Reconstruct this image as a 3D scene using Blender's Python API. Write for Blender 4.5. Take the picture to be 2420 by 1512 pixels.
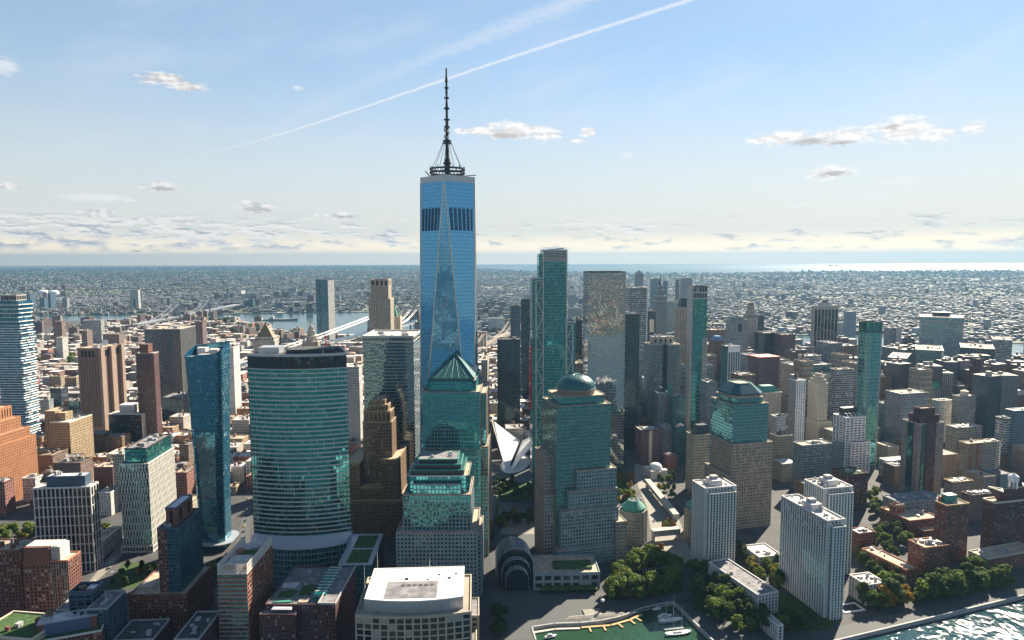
import bpy, math, random
import numpy as np
from mathutils import Vector, Matrix

for o in list(bpy.data.objects):
    bpy.data.objects.remove(o)
SC = bpy.context.scene
COL = SC.collection
RNG = random.Random(7)
rad = math.radians

# ------------------------------------------------------------------ camera
FPX, CX, CY, CAMH, EYEY = 1613.0, 1210.0, 756.0, 320.0, 610.0
PITCH = math.atan((CY - EYEY) / FPX)
ROLL = rad(0.17)
FWD = Vector((0, math.cos(PITCH), -math.sin(PITCH)))
_R = Vector((1, 0, 0)); _U = _R.cross(FWD)
RGT = _R * math.cos(ROLL) - _U * math.sin(ROLL)
UPV = _U * math.cos(ROLL) + _R * math.sin(ROLL)
EYE = Vector((0, 0, CAMH))
cam_data = bpy.data.cameras.new('camera')
cam_data.sensor_width = 36.0
cam_data.lens = 36.0 * FPX / 2420.0
cam_data.clip_start = 1.0
cam_data.clip_end = 600000.0
cam = bpy.data.objects.new('camera', cam_data)
COL.objects.link(cam)
cam.matrix_world = Matrix(((RGT.x, UPV.x, -FWD.x, EYE.x), (RGT.y, UPV.y, -FWD.y, EYE.y),
                           (RGT.z, UPV.z, -FWD.z, EYE.z), (0, 0, 0, 1)))
SC.camera = cam


def ray(x, y):
    return FWD + RGT * ((x - CX) / FPX) + UPV * ((CY - y) / FPX)


def at(x, y, z=0.0):
    d = ray(x, y)
    return EYE + d * ((z - CAMH) / d.z)


def atD(x, y, D):
    d = ray(x, y)
    return EYE + d * (D / d.y)


# ------------------------------------------------------------------ light, exposure
SUN_AZ, SUN_EL = rad(35), rad(34)
SUNV = Vector((math.sin(SUN_AZ) * math.cos(SUN_EL), math.cos(SUN_AZ) * math.cos(SUN_EL), math.sin(SUN_EL)))
sl = bpy.data.lights.new('sun', 'SUN')
sl.energy = 5.0
sl.angle = rad(0.53)
sl.color = (1.0, 0.87, 0.68)
sun = bpy.data.objects.new('sun', sl)
COL.objects.link(sun)
sun.location = (800, 800, 900)
sun.rotation_euler = SUNV.to_track_quat('Z', 'Y').to_euler()

SC.view_settings.view_transform = 'Standard'
SC.view_settings.look = 'None'
SC.view_settings.exposure = 1.7
SC.view_settings.gamma = 1.0
SC.view_settings.use_curve_mapping = False
SC.render.engine = 'CYCLES'
cy = SC.cycles
cy.use_denoising = True
cy.max_bounces = 5
cy.diffuse_bounces = 3
cy.glossy_bounces = 3
cy.transmission_bounces = 2
cy.volume_bounces = 0
cy.transparent_max_bounces = 4
cy.sample_clamp_direct = 0
cy.sample_clamp_indirect = 6
cy.use_adaptive_sampling = True
cy.adaptive_threshold = 0.015
cy.caustics_reflective = False
cy.caustics_refractive = False

WORLD = bpy.data.worlds.new('World')
SC.world = WORLD
WORLD.use_nodes = True


class NT:
    """small helper round a node tree"""
    def __init__(s, tree):
        s.t = tree; s.n = tree.nodes; s.l = tree.links

    def node(s, typ, **kw):
        n = s.n.new(typ)
        for k, v in kw.items():
            setattr(n, k, v)
        return n

    def set(s, sock, v):
        if isinstance(v, bpy.types.NodeSocket):
            s.l.new(v, sock)
        elif v is not None:
            if isinstance(v, (tuple, list)) and len(v) == 3 and sock.type == 'RGBA':
                v = (*v, 1)
            sock.default_value = v

    def m(s, op, a, b=0.0, c=0.0, clamp=False):
        n = s.node('ShaderNodeMath', operation=op, use_clamp=clamp)
        s.set(n.inputs[0], a); s.set(n.inputs[1], b); s.set(n.inputs[2], c)
        return n.outputs[0]

    def vm(s, op, a, b=None, sc=None):
        n = s.node('ShaderNodeVectorMath', operation=op)
        s.set(n.inputs[0], a)
        if b is not None: s.set(n.inputs[1], b)
        if sc is not None: s.set(n.inputs[3], sc)
        return n.outputs[0]

    def mix(s, f, a, b, blend='MIX'):
        n = s.node('ShaderNodeMix', data_type='RGBA', blend_type=blend)
        s.set(n.inputs[0], f); s.set(n.inputs[6], a); s.set(n.inputs[7], b)
        return n.outputs[2]

    def ss(s, x, lo, hi, a=0.0, b=1.0):
        n = s.node('ShaderNodeMapRange', interpolation_type='SMOOTHSTEP')
        s.set(n.inputs[0], x); n.inputs[1].default_value = lo; n.inputs[2].default_value = hi
        n.inputs[3].default_value = a; n.inputs[4].default_value = b
        return n.outputs[0]

    def noise(s, vec, scale, detail=3.0, rough=0.55, dim='3D'):
        n = s.node('ShaderNodeTexNoise', noise_dimensions=dim)
        s.set(n.inputs['Vector'], vec)
        n.inputs['Scale'].default_value = scale
        n.inputs['Detail'].default_value = detail
        n.inputs['Roughness'].default_value = rough
        return n.outputs['Fac']

    def comb(s, x, y, z=0.0):
        n = s.node('ShaderNodeCombineXYZ')
        s.set(n.inputs[0], x); s.set(n.inputs[1], y); s.set(n.inputs[2], z)
        return n.outputs[0]

    def sep(s, v):
        n = s.node('ShaderNodeSeparateXYZ'); s.set(n.inputs[0], v)
        return n.outputs[0], n.outputs[1], n.outputs[2]


def azel(x, y):
    d = ray(x, y)
    return math.atan2(d.x, d.y), d.z / math.hypot(d.x, d.y)


SKY_STRENGTH = 0.05


def build_world():
    T = NT(WORLD.node_tree)
    T.n.clear()
    out = T.node('ShaderNodeOutputWorld')
    bg = T.node('ShaderNodeBackground')
    T.l.new(bg.outputs[0], out.inputs[0])
    sky = T.node('ShaderNodeTexSky', sky_type='NISHITA')
    sky.sun_disc = False
    sky.sun_elevation = SUN_EL
    sky.sun_rotation = SUN_AZ
    sky.altitude = 300
    sky.air_density = 1.0
    sky.dust_density = 0.05
    sky.ozone_density = 2.5
    col = sky.outputs[0]
    tc = T.node('ShaderNodeTexCoord').outputs['Generated']
    x, y, z = T.sep(tc)
    az = T.m('ARCTAN2', x, y)
    el = T.m('DIVIDE', z, T.m('SQRT', T.m('ADD', T.m('ADD', T.m('MULTIPLY', x, x), T.m('MULTIPLY', y, y)), 1e-6)))
    P = T.comb(az, T.m('MULTIPLY', el, 2.2), 0.0)
    n1 = T.noise(P, 48.0, 6.0, 0.62)
    n2 = T.noise(T.vm('ADD', P, (3.1, 1.7, 0.4)), 120.0, 5.0, 0.62)
    wob = T.m('SUBTRACT', n1, 0.5)
    wob2 = T.m('SUBTRACT', n2, 0.5)
    W = 1.0 / SKY_STRENGTH
    K = W * 0.308          # display white
    # even high veil over the whole sky, and the cream haze low over the horizon
    col = T.mix(1.0, col, (0.80, 0.83, 0.83), 'MULTIPLY')
    col = T.mix(T.ss(el, 0.9, 0.3, 0.0, 0.40), col, (0.56 * K, 0.74 * K, 0.88 * K))
    warm = T.m('MULTIPLY', T.ss(el, 0.30, 0.0), 0.92)
    warmc = T.mix(T.ss(az, -0.7, 0.7), (0.78 * K, 0.78 * K, 0.74 * K), (0.90 * K, 0.85 * K, 0.76 * K))
    col = T.mix(warm, col, warmc)
    low = T.mix(T.ss(az, -0.7, 0.7), (1.70 * K, 1.36 * K, 0.92 * K), (2.0 * K, 1.52 * K, 0.92 * K))
    col = T.mix(T.ss(el, 0.042, 0.0), col, low)
    # thin high veils
    Pv = T.comb(T.m('MULTIPLY', T.m('ADD', az, T.m('MULTIPLY', el, 1.4)), 2.2), T.m('MULTIPLY', T.m('SUBTRACT', el, T.m('MULTIPLY', az, 0.45)), 9.0), 0.0)
    veil = T.ss(T.noise(Pv, 1.6, 4.0, 0.5), 0.42, 0.85)
    veil = T.m('MULTIPLY', veil, T.ss(el, 0.02, 0.20))
    col = T.mix(T.m('MULTIPLY', veil, 0.30), col, (0.82 * K, 0.88 * K, 0.95 * K))
    # contrail: el as a cubic of az through points of the trail
    pts = [azel(*p) for p in ((1700, -24), (1625, 1), (1400, 74), (1060, 183), (860, 254), (640, 326), (520, 354), (420, 375), (330, 396))]
    co = np.polyfit([p[0] for p in pts], [p[1] for p in pts], 4)
    g = float(co[0])
    for c in co[1:]:
        g = T.m('ADD', T.m('MULTIPLY', g, az), float(c))
    dist = T.m('ABSOLUTE', T.m('ADD', T.m('SUBTRACT', el, g), T.m('ADD', T.m('MULTIPLY', wob2, 0.003), T.m('MULTIPLY', wob, 0.003))))
    a0, a1 = azel(330, 395)[0], azel(1700, -20)[0]
    wdt = T.ss(az, a0, a1, 0.0014, 0.0042)
    tr = T.m('SUBTRACT', 1.0, T.m('DIVIDE', dist, wdt), clamp=True)
    tr = T.m('MULTIPLY', T.m('MULTIPLY', tr, T.ss(az, a0 - 0.03, a0 + 0.25)), T.ss(az, 0.7, 0.45))
    col = T.mix(T.m('MULTIPLY', tr, 0.68), col, (0.97 * K, 0.98 * K, 1.0 * K))
    # older, spread trail
    q = [azel(*p) for p in ((1350, 5), (1060, 118), (700, 268))]
    c2 = np.polyfit([p[0] for p in q], [p[1] for p in q], 2)
    g2 = T.m('ADD', T.m('MULTIPLY', T.m('ADD', T.m('MULTIPLY', az, float(c2[0])), float(c2[1])), az), float(c2[2]))
    d2 = T.m('ABSOLUTE', T.m('ADD', T.m('SUBTRACT', el, g2), T.m('MULTIPLY', wob, 0.03)))
    t2 = T.m('SUBTRACT', 1.0, T.m('DIVIDE', d2, 0.016), clamp=True)
    t2 = T.m('MULTIPLY', T.m('MULTIPLY', t2, T.ss(az, -0.35, 0.02)), T.ss(az, 0.5, 0.2))
    col = T.mix(T.m('MULTIPLY', t2, 0.38), col, (0.88 * K, 0.92 * K, 0.97 * K))
    # cloud banks low over the horizon
    Pb = T.comb(T.m('MULTIPLY', az, 1.0), T.m('MULTIPLY', el, 4.6), 0.3)
    nb = T.noise(Pb, 24.0, 7.0, 0.6)
    nlow = T.noise(Pb, 5.0, 2.0, 0.5)
    nb = T.m('ADD', nb, T.m('MULTIPLY', T.m('SUBTRACT', nlow, 0.5), 0.45))
    e1 = azel(300, 592)[1]; e2 = azel(300, 500)[1]
    band = T.m('MULTIPLY', T.ss(el, e1 - 0.006, e1 + 0.008), T.ss(el, e2 + 0.006, e2 - 0.022))
    thr = T.ss(az, -0.75, 0.05, -0.07, 0.03)
    thr = T.m('ADD', thr, T.ss(az, 0.5, 0.9, 0.0, 0.03))
    bank = T.m('MULTIPLY', T.ss(T.m('SUBTRACT', nb, thr), 0.46, 0.58), band)
    nb2 = T.noise(T.vm('ADD', Pb, (0.0, -0.010, 0.0)), 24.0, 7.0, 0.6)
    shade = T.ss(T.m('SUBTRACT', nb2, nb), -0.06, 0.06)
    bcol = T.mix(shade, (1.0 * K, 0.96 * K, 0.91 * K), (0.48 * K, 0.52 * K, 0.57 * K))
    col = T.mix(T.m('MULTIPLY', bank, 0.95), col, bcol)
    e3 = azel(1800, 583)[1]; e4 = azel(1800, 548)[1]
    band2 = T.m('MULTIPLY', T.m('MULTIPLY', T.ss(el, e3 - 0.008, e3 + 0.004), T.ss(el, e4 + 0.006, e4 - 0.006)), T.ss(az, -0.1, 0.02))
    bank2 = T.m('MULTIPLY', T.ss(nb, 0.47, 0.60), band2)
    bcol2 = T.mix(shade, (1.05 * K, 0.98 * K, 0.86 * K), (0.66 * K, 0.62 * K, 0.55 * K))
    col = T.mix(T.m('MULTIPLY', bank2, 0.8), col, bcol2)
    # cumulus clouds: (x, y, half width, half height) round each cloud; the outline comes from noise
    q = T.comb(T.m('ADD', az, T.m('MULTIPLY', wob, 0.020)), T.m('ADD', el, T.m('MULTIPLY', wob2, 0.010)), 0.0)

    def blobs(cl):
        f = None
        for (cx, cyy, hw, hh) in cl:
            a, e = azel(cx, cyy)
            n = T.node('ShaderNodeVectorMath', operation='LENGTH')
            T.set(n.inputs[0], T.vm('MULTIPLY', T.vm('SUBTRACT', q, (a, e, 0.0)), (FPX / hw, FPX / hh, 0.0)))
            f = n.outputs['Value'] if f is None else T.m('MINIMUM', f, n.outputs['Value'])
        return f

    def lay(col, f, amount, hi, soft):
        v = T.m('ADD', T.m('SUBTRACT', 1.0, f), T.m('ADD', T.m('MULTIPLY', wob, 1.5), T.m('MULTIPLY', wob2, 0.9)))
        return T.mix(T.m('MULTIPLY', T.ss(v, 0.10, soft), amount), col, hi)
    faint = blobs([(10, 155, 36, 22), (704, 208, 16, 7), (1480, 366, 24, 8), (2130, 428, 44, 13), (1890, 484, 44, 7), (2075, 461, 34, 9), (230, 467, 110, 11)])
    col = lay(col, faint, 0.6, (0.95 * K, 0.95 * K, 0.95 * K), 0.8)
    solid_ = blobs([(385, 184, 60, 17), (440, 203, 52, 15), (1130, 310, 62, 13), (1210, 308, 105, 27), (1290, 318, 50, 20), (1388, 309, 27, 14), (1368, 334, 19, 8),
                    (1850, 326, 95, 19), (1980, 322, 110, 24), (2130, 306, 85, 32), (2210, 318, 60, 16), (2300, 300, 34, 15), (1962, 408, 66, 19),
                    (600, 488, 64, 17), (375, 441, 44, 14), (22, 441, 24, 11), (808, 509, 64, 10), (225, 503, 50, 14), (433, 521, 38, 11), (330, 521, 42, 9)])
    n1b = T.noise(T.vm('ADD', P, (-0.0045, -0.009, 0.0)), 48.0, 6.0, 0.62)
    puff = T.ss(T.m('SUBTRACT', n1b, n1), -0.10, 0.12)
    lit = T.mix(puff, T.mix(T.ss(az, -0.6, 0.3), (0.92 * K, 0.90 * K, 0.88 * K), (1.06 * K, 1.05 * K, 1.04 * K)), T.mix(T.ss(az, -0.6, 0.3), (0.58 * K, 0.60 * K, 0.63 * K), (0.84 * K, 0.83 * K, 0.83 * K)))
    col = lay(col, solid_, 1.0, lit, 0.6)
    greys = blobs([(1915, 334, 62, 10), (1985, 338, 40, 7), (1968, 410, 44, 8), (606, 494, 48, 8), (1195, 320, 60, 9), (380, 446, 30, 6), (812, 512, 45, 4), (2110, 300, 26, 7)])
    vg = T.m('ADD', T.m('SUBTRACT', 1.0, greys), T.m('MULTIPLY', wob2, 1.6))
    col = T.mix(T.m('MULTIPLY', T.ss(vg, 0.0, 0.8), 0.8), col, (0.50 * K, 0.48 * K, 0.48 * K))
    T.l.new(col, bg.inputs[0])
    bg.inputs[1].default_value = SKY_STRENGTH


build_world()
WORLD.cycles.sampling_method = 'MANUAL'
WORLD.cycles.sample_map_resolution = 256


# ------------------------------------------------------------------ materials
def new_mat(name):
    m = bpy.data.materials.new(name)
    m.use_nodes = True
    T = NT(m.node_tree)
    T.n.clear()
    out = T.node('ShaderNodeOutputMaterial')
    b = T.node('ShaderNodeBsdfPrincipled')
    T.l.new(b.outputs[0], out.inputs[0])
    return m, T, b


def shade(c, k):
    return tuple(min(1.0, v * k) for v in c)


def mat_wall(name, col, rough=0.85, var=0.22, scale=0.12, metal=0.0, spec=0.3, streak=True):
    m, T, b = new_mat(name)
    tc = T.node('ShaderNodeTexCoord').outputs['Object']
    n = T.noise(tc, scale, 4.0, 0.6)
    f = T.ss(n, 0.3, 0.7)
    if streak:
        st = T.noise(T.vm('MULTIPLY', tc, (1.0, 1.0, 0.06)), 0.9, 3.0, 0.6)
        f = T.m('ADD', T.m('MULTIPLY', f, 0.55), T.m('MULTIPLY', T.ss(st, 0.35, 0.7), 0.45))
    oi = T.node('ShaderNodeObjectInfo').outputs['Random']
    c = T.mix(f, shade(col, 1 - var), shade(col, 1 + var * 0.5))
    T.set(b.inputs['Base Color'], c)
    b.inputs['Roughness'].default_value = rough
    b.inputs['Metallic'].default_value = metal
    b.inputs['Specular IOR Level'].default_value = spec
    return m


def mat_glass(name, dark, tint, ior=2.3, rough=0.04, mu=0.0, mv=0.0, mcol=(0.2, 0.2, 0.2), blind=0.08, bcol=(0.3, 0.32, 0.32), wav=0.012, vary=0.6, objrand=False):
    """window glass; the UV counts bays and floors, so each pane gets its own tilt and blind"""
    m, T, b = new_mat(name)
    uv = T.node('ShaderNodeTexCoord').outputs['UV']
    u, v, _ = T.sep(uv)
    wn = T.node('ShaderNodeTexWhiteNoise', noise_dimensions='2D')
    cell = T.comb(T.m('FLOOR', u), T.m('FLOOR', v))
    T.set(wn.inputs['Vector'], cell)
    r = wn.outputs['Value']
    if objrand:
        wn2 = T.node('ShaderNodeTexWhiteNoise', noise_dimensions='1D')
        T.set(wn2.inputs['W'], T.node('ShaderNodeObjectInfo').outputs['Random'])
        r = wn2.outputs['Value']; rc = wn2.outputs['Color']
    else:
        rc = wn.outputs['Color']
    base = T.mix(T.m('MULTIPLY', r, vary), dark, shade(dark, 2.2))
    if blind > 0:
        isb = T.m('GREATER_THAN', r, 1 - blind)
        base = T.mix(isb, base, bcol)
    geo = T.node('ShaderNodeNewGeometry').outputs['Normal']
    tl = T.vm('SCALE', T.vm('SUBTRACT', rc, (0.5, 0.5, 0.5)), sc=wav * 2)
    pos = T.node('ShaderNodeNewGeometry').outputs['Position']
    nz = T.node('ShaderNodeTexNoise'); nz.inputs['Scale'].default_value = 0.11; nz.inputs['Detail'].default_value = 2
    T.set(nz.inputs['Vector'], pos)
    tl2 = T.vm('SCALE', T.vm('SUBTRACT', nz.outputs['Color'], (0.5, 0.5, 0.5)), sc=wav * 2.5)
    nrm = T.vm('NORMALIZE', T.vm('ADD', T.vm('ADD', geo, tl), tl2))
    T.set(b.inputs['Normal'], nrm)
    rg = rough
    if mu > 0 or mv > 0:
        fu = T.m('FRACT', u); fv = T.m('FRACT', v)
        lu = T.m('LESS_THAN', fu, mu); lv = T.m('LESS_THAN', fv, mv)
        ln = T.m('MAXIMUM', lu, lv)
        base = T.mix(ln, base, mcol)
        rg = T.m('ADD', T.m('MULTIPLY', ln, 0.5), rough)
    T.set(b.inputs['Base Color'], base)
    T.set(b.inputs['Roughness'], rg)
    b.inputs['IOR'].default_value = ior
    b.inputs['Specular Tint'].default_value = (*tint, 1)
    return m


def mat_punched(name, wall, glass, wu=0.5, wv=0.55, rough=0.8, ior=1.8, tint=(0.55, 0.82, 1), var=0.2):
    """masonry with window openings, for blocks too far away to model the openings"""
    m, T, b = new_mat(name)
    uv = T.node('ShaderNodeTexCoord').outputs['UV']
    u, v, _ = T.sep(uv)
    wn = T.node('ShaderNodeTexWhiteNoise', noise_dimensions='2D')
    T.set(wn.inputs['Vector'], T.comb(T.m('FLOOR', u), T.m('FLOOR', v)))
    r = wn.outputs['Value']
    fu = T.m('FRACT', u); fv = T.m('FRACT', v)
    iu = T.m('LESS_THAN', T.m('ABSOLUTE', T.m('SUBTRACT', fu, 0.5)), wu / 2)
    iv = T.m('LESS_THAN', T.m('ABSOLUTE', T.m('SUBTRACT', fv, 0.5)), wv / 2)
    win = T.m('MULTIPLY', iu, iv)
    tc = T.node('ShaderNodeTexCoord').outputs['Object']
    n = T.ss(T.noise(tc, 0.1, 4.0, 0.6), 0.3, 0.7)
    wc = T.mix(n, shade(wall, 1 - var), shade(wall, 1 + var * 0.5))
    gc = T.mix(T.m('GREATER_THAN', r, 0.86), T.mix(r, glass, shade(glass, 2.0)), shade(wall, 0.9))
    T.set(b.inputs['Base Color'], T.mix(win, wc, gc))
    T.set(b.inputs['Roughness'], T.m('SUBTRACT', rough, T.m('MULTIPLY', win, rough - 0.08)))
    b.inputs['IOR'].default_value = ior
    b.inputs['Specular Tint'].default_value = (*tint, 1)
    return m


M = {}
def W_(k, col, *a, **kw):
    M[k] = mat_wall(k, col, *a, **kw)
def G_(k, *a, **kw): M[k] = mat_glass(k, *a, **kw)
def P_(k, col, *a, **kw): M[k] = mat_punched(k, shade(col, 0.92), *a, **kw)

W_('white_panel', (0.62, 0.60, 0.56), 0.6, 0.1)
W_('cream_panel', (0.60, 0.53, 0.42), 0.7, 0.12)
W_('stone_beige', (0.32, 0.28, 0.23))
W_('stone_pink', (0.33, 0.28, 0.25))
W_('stone_grey', (0.24, 0.30, 0.32))  # granite cooled: the blue of its shaded fronts is put into the colour
W_('stone_pale', (0.46, 0.43, 0.38))
W_('limestone', (0.42, 0.37, 0.30))
W_('granite_tan', (0.30, 0.25, 0.21), 0.7)
W_('brown_brick', (0.20, 0.135, 0.09))
W_('orange_brick', (0.40, 0.19, 0.10))
W_('tan_brick', (0.36, 0.27, 0.17))
W_('red_brick', (0.19, 0.085, 0.065))
W_('red_brick_light', (0.34, 0.15, 0.10))
W_('maroon_brick', (0.11, 0.055, 0.058))
W_('brown_granite', (0.22, 0.15, 0.12), 0.75, 0.12)
W_('concrete', (0.36, 0.36, 0.36))
W_('concrete_pink', (0.60, 0.58, 0.58), 0.85, 0.08)
W_('dark_metal', (0.035, 0.04, 0.045), 0.5, 0.2)
W_('blue_metal', (0.06, 0.10, 0.15), 0.45, 0.2)
W_('light_metal', (0.42, 0.45, 0.48), 0.35, 0.1, metal=0.4)
W_('steel_trim', (0.62, 0.58, 0.50), 0.4, 0.1, metal=0.3)
W_('teal_copper', (0.02, 0.11, 0.12), 0.35, 0.2, 0.3, metal=0.2, spec=0.5)
W_('louvre_blue', (0.02, 0.06, 0.12), 0.4, 0.1)
W_('bridge_steel', (0.25, 0.28, 0.32))
W_('granite_rose', (0.29, 0.215, 0.175), 0.75, 0.12)
W_('green_copper', (0.06, 0.26, 0.20), 0.55, 0.25, 0.3)
W_('gold_roof', (0.20, 0.15, 0.07), 0.5, 0.25)
W_('slate_roof', (0.03, 0.05, 0.06), 0.4, 0.2)
W_('roof_light', (0.52, 0.50, 0.46), 0.8, 0.3, 0.2, streak=False)
W_('roof_tan', (0.42, 0.35, 0.26), 0.85, 0.3, 0.2, streak=False)
W_('roof_grey', (0.20, 0.20, 0.21), 0.85, 0.4, 0.15, streak=False)
W_('roof_dark', (0.06, 0.065, 0.07), 0.8, 0.4, 0.15, streak=False)
W_('roof_white', (0.86, 0.85, 0.82), 0.6, 0.12, 0.08, streak=False)
W_('roof_silver', (0.55, 0.56, 0.58), 0.45, 0.3, 0.2, streak=False)
W_('roof_green', (0.05, 0.10, 0.03), 0.95, 0.5, 0.3, streak=False)
W_('red_paint', (0.45, 0.03, 0.03), 0.5, 0.1)
W_('white_paint', (0.80, 0.80, 0.80), 0.45, 0.06)
W_('black_metal', (0.015, 0.016, 0.02), 0.45, 0.2)
W_('wood_tank', (0.16, 0.11, 0.08))
W_('orange_deck', (0.45, 0.32, 0.16))
W_('blue_panel', (0.10, 0.20, 0.36), 0.45, 0.15, metal=0.2)

G_('glass_blue', (0.01, 0.06, 0.14), (0.24, 0.66, 1.0), ior=4.6, mu=0.10, mv=0.13, mcol=(0.03, 0.12, 0.24), blind=0.02, bcol=(0.2, 0.28, 0.36), wav=0.004, rough=0.03)
G_('glass_teal', (0.004, 0.045, 0.052), (0.22, 0.95, 1.0), ior=2.7, blind=0.05, bcol=(0.06, 0.14, 0.15), wav=0.012)
G_('glass_teal_grid', (0.004, 0.05, 0.056), (0.22, 0.95, 1.0), ior=2.8, mu=0.16, mv=0.2, mcol=(0.035, 0.14, 0.15), blind=0.05, bcol=(0.06, 0.16, 0.16), wav=0.012)
G_('glass_green', (0.004, 0.06, 0.06), (0.22, 0.95, 0.97), ior=3.0, blind=0.12, bcol=(0.10, 0.22, 0.19), wav=0.02)
G_('glass_dark', (0.008, 0.010, 0.014), (0.75, 0.88, 1.0), ior=1.6, blind=0.05, bcol=(0.10, 0.10, 0.10), wav=0.012)
G_('glass_dark_grid', (0.008, 0.012, 0.016), (0.7, 0.85, 1.0), ior=1.6, mu=0.14, mv=0.16, mcol=(0.015, 0.02, 0.025), blind=0.04, wav=0.012)
G_('glass_mid', (0.02, 0.035, 0.045), (0.8, 0.95, 1.0), ior=1.9, blind=0.14, bcol=(0.26, 0.27, 0.26), wav=0.012)
G_('glass_mirror', (0.02, 0.03, 0.04), (0.88, 0.96, 1.0), ior=4.2, mu=0.07, mv=0.10, mcol=(0.10, 0.12, 0.13), blind=0.0, wav=0.005, rough=0.02)
G_('glass_seven', (0.015, 0.025, 0.035), (0.75, 0.92, 1.0), ior=2.6, mu=0.06, mv=0.24, mcol=(0.10, 0.14, 0.16), blind=0.03, wav=0.008)
G_('glass_murray', (0.004, 0.04, 0.075), (0.28, 0.78, 1.0), ior=2.5, mu=0.07, mv=0.12, mcol=(0.03, 0.06, 0.08), blind=0.06, bcol=(0.10, 0.18, 0.22), wav=0.012)
G_('glass_three', (0.004, 0.05, 0.07), (0.25, 0.85, 1.0), ior=2.4, mu=0.09, mv=0.14, mcol=(0.03, 0.09, 0.10), blind=0.05, bcol=(0.10, 0.20, 0.2), wav=0.01)
G_('window', (0.010, 0.014, 0.018), (0.8, 0.93, 1.0), ior=1.7, blind=0.16, bcol=(0.30, 0.31, 0.28), wav=0.01, objrand=True, vary=0.9)
G_('window_dark', (0.005, 0.007, 0.010), (0.6, 0.85, 1.0), ior=1.55, blind=0.03, bcol=(0.10, 0.10, 0.10), wav=0.01, objrand=True, vary=0.9)
G_('window_teal', (0.006, 0.03, 0.034), (0.6, 1.0, 1.0), ior=2.0, blind=0.07, bcol=(0.10, 0.2, 0.2), wav=0.012, objrand=True, vary=0.9)

P_('p_cream', (0.44, 0.38, 0.29), (0.03, 0.035, 0.04), 0.5, 0.55)
P_('p_pale', (0.50, 0.48, 0.45), (0.03, 0.04, 0.05), 0.5, 0.5)
P_('p_grey', (0.30, 0.30, 0.31), (0.03, 0.04, 0.05), 0.5, 0.55)
P_('p_tan', (0.34, 0.26, 0.17), (0.025, 0.03, 0.035), 0.45, 0.55)
P_('p_red', (0.27, 0.10, 0.065), (0.03, 0.03, 0.035), 0.45, 0.55)
P_('p_brown', (0.20, 0.12, 0.085), (0.025, 0.028, 0.032), 0.45, 0.55)
P_('p_maroon', (0.16, 0.075, 0.07), (0.04, 0.045, 0.05), 0.5, 0.5)
P_('p_white', (0.62, 0.60, 0.57), (0.04, 0.05, 0.06), 0.5, 0.5)
P_('p_band', (0.46, 0.45, 0.42), (0.02, 0.03, 0.04), 1.0, 0.55)
P_('p_stripe', (0.42, 0.42, 0.42), (0.02, 0.03, 0.04), 0.55, 1.0)
P_('p_dark', (0.035, 0.04, 0.05), (0.01, 0.013, 0.018), 0.8, 0.7, rough=0.4)
P_('p_blue', (0.10, 0.15, 0.20), (0.02, 0.04, 0.06), 0.75, 0.7, rough=0.4, ior=2.0)
P_('p_teal', (0.06, 0.16, 0.17), (0.01, 0.045, 0.05), 0.8, 0.7, rough=0.4, ior=2.0, tint=(0.6, 1, 1))


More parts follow.
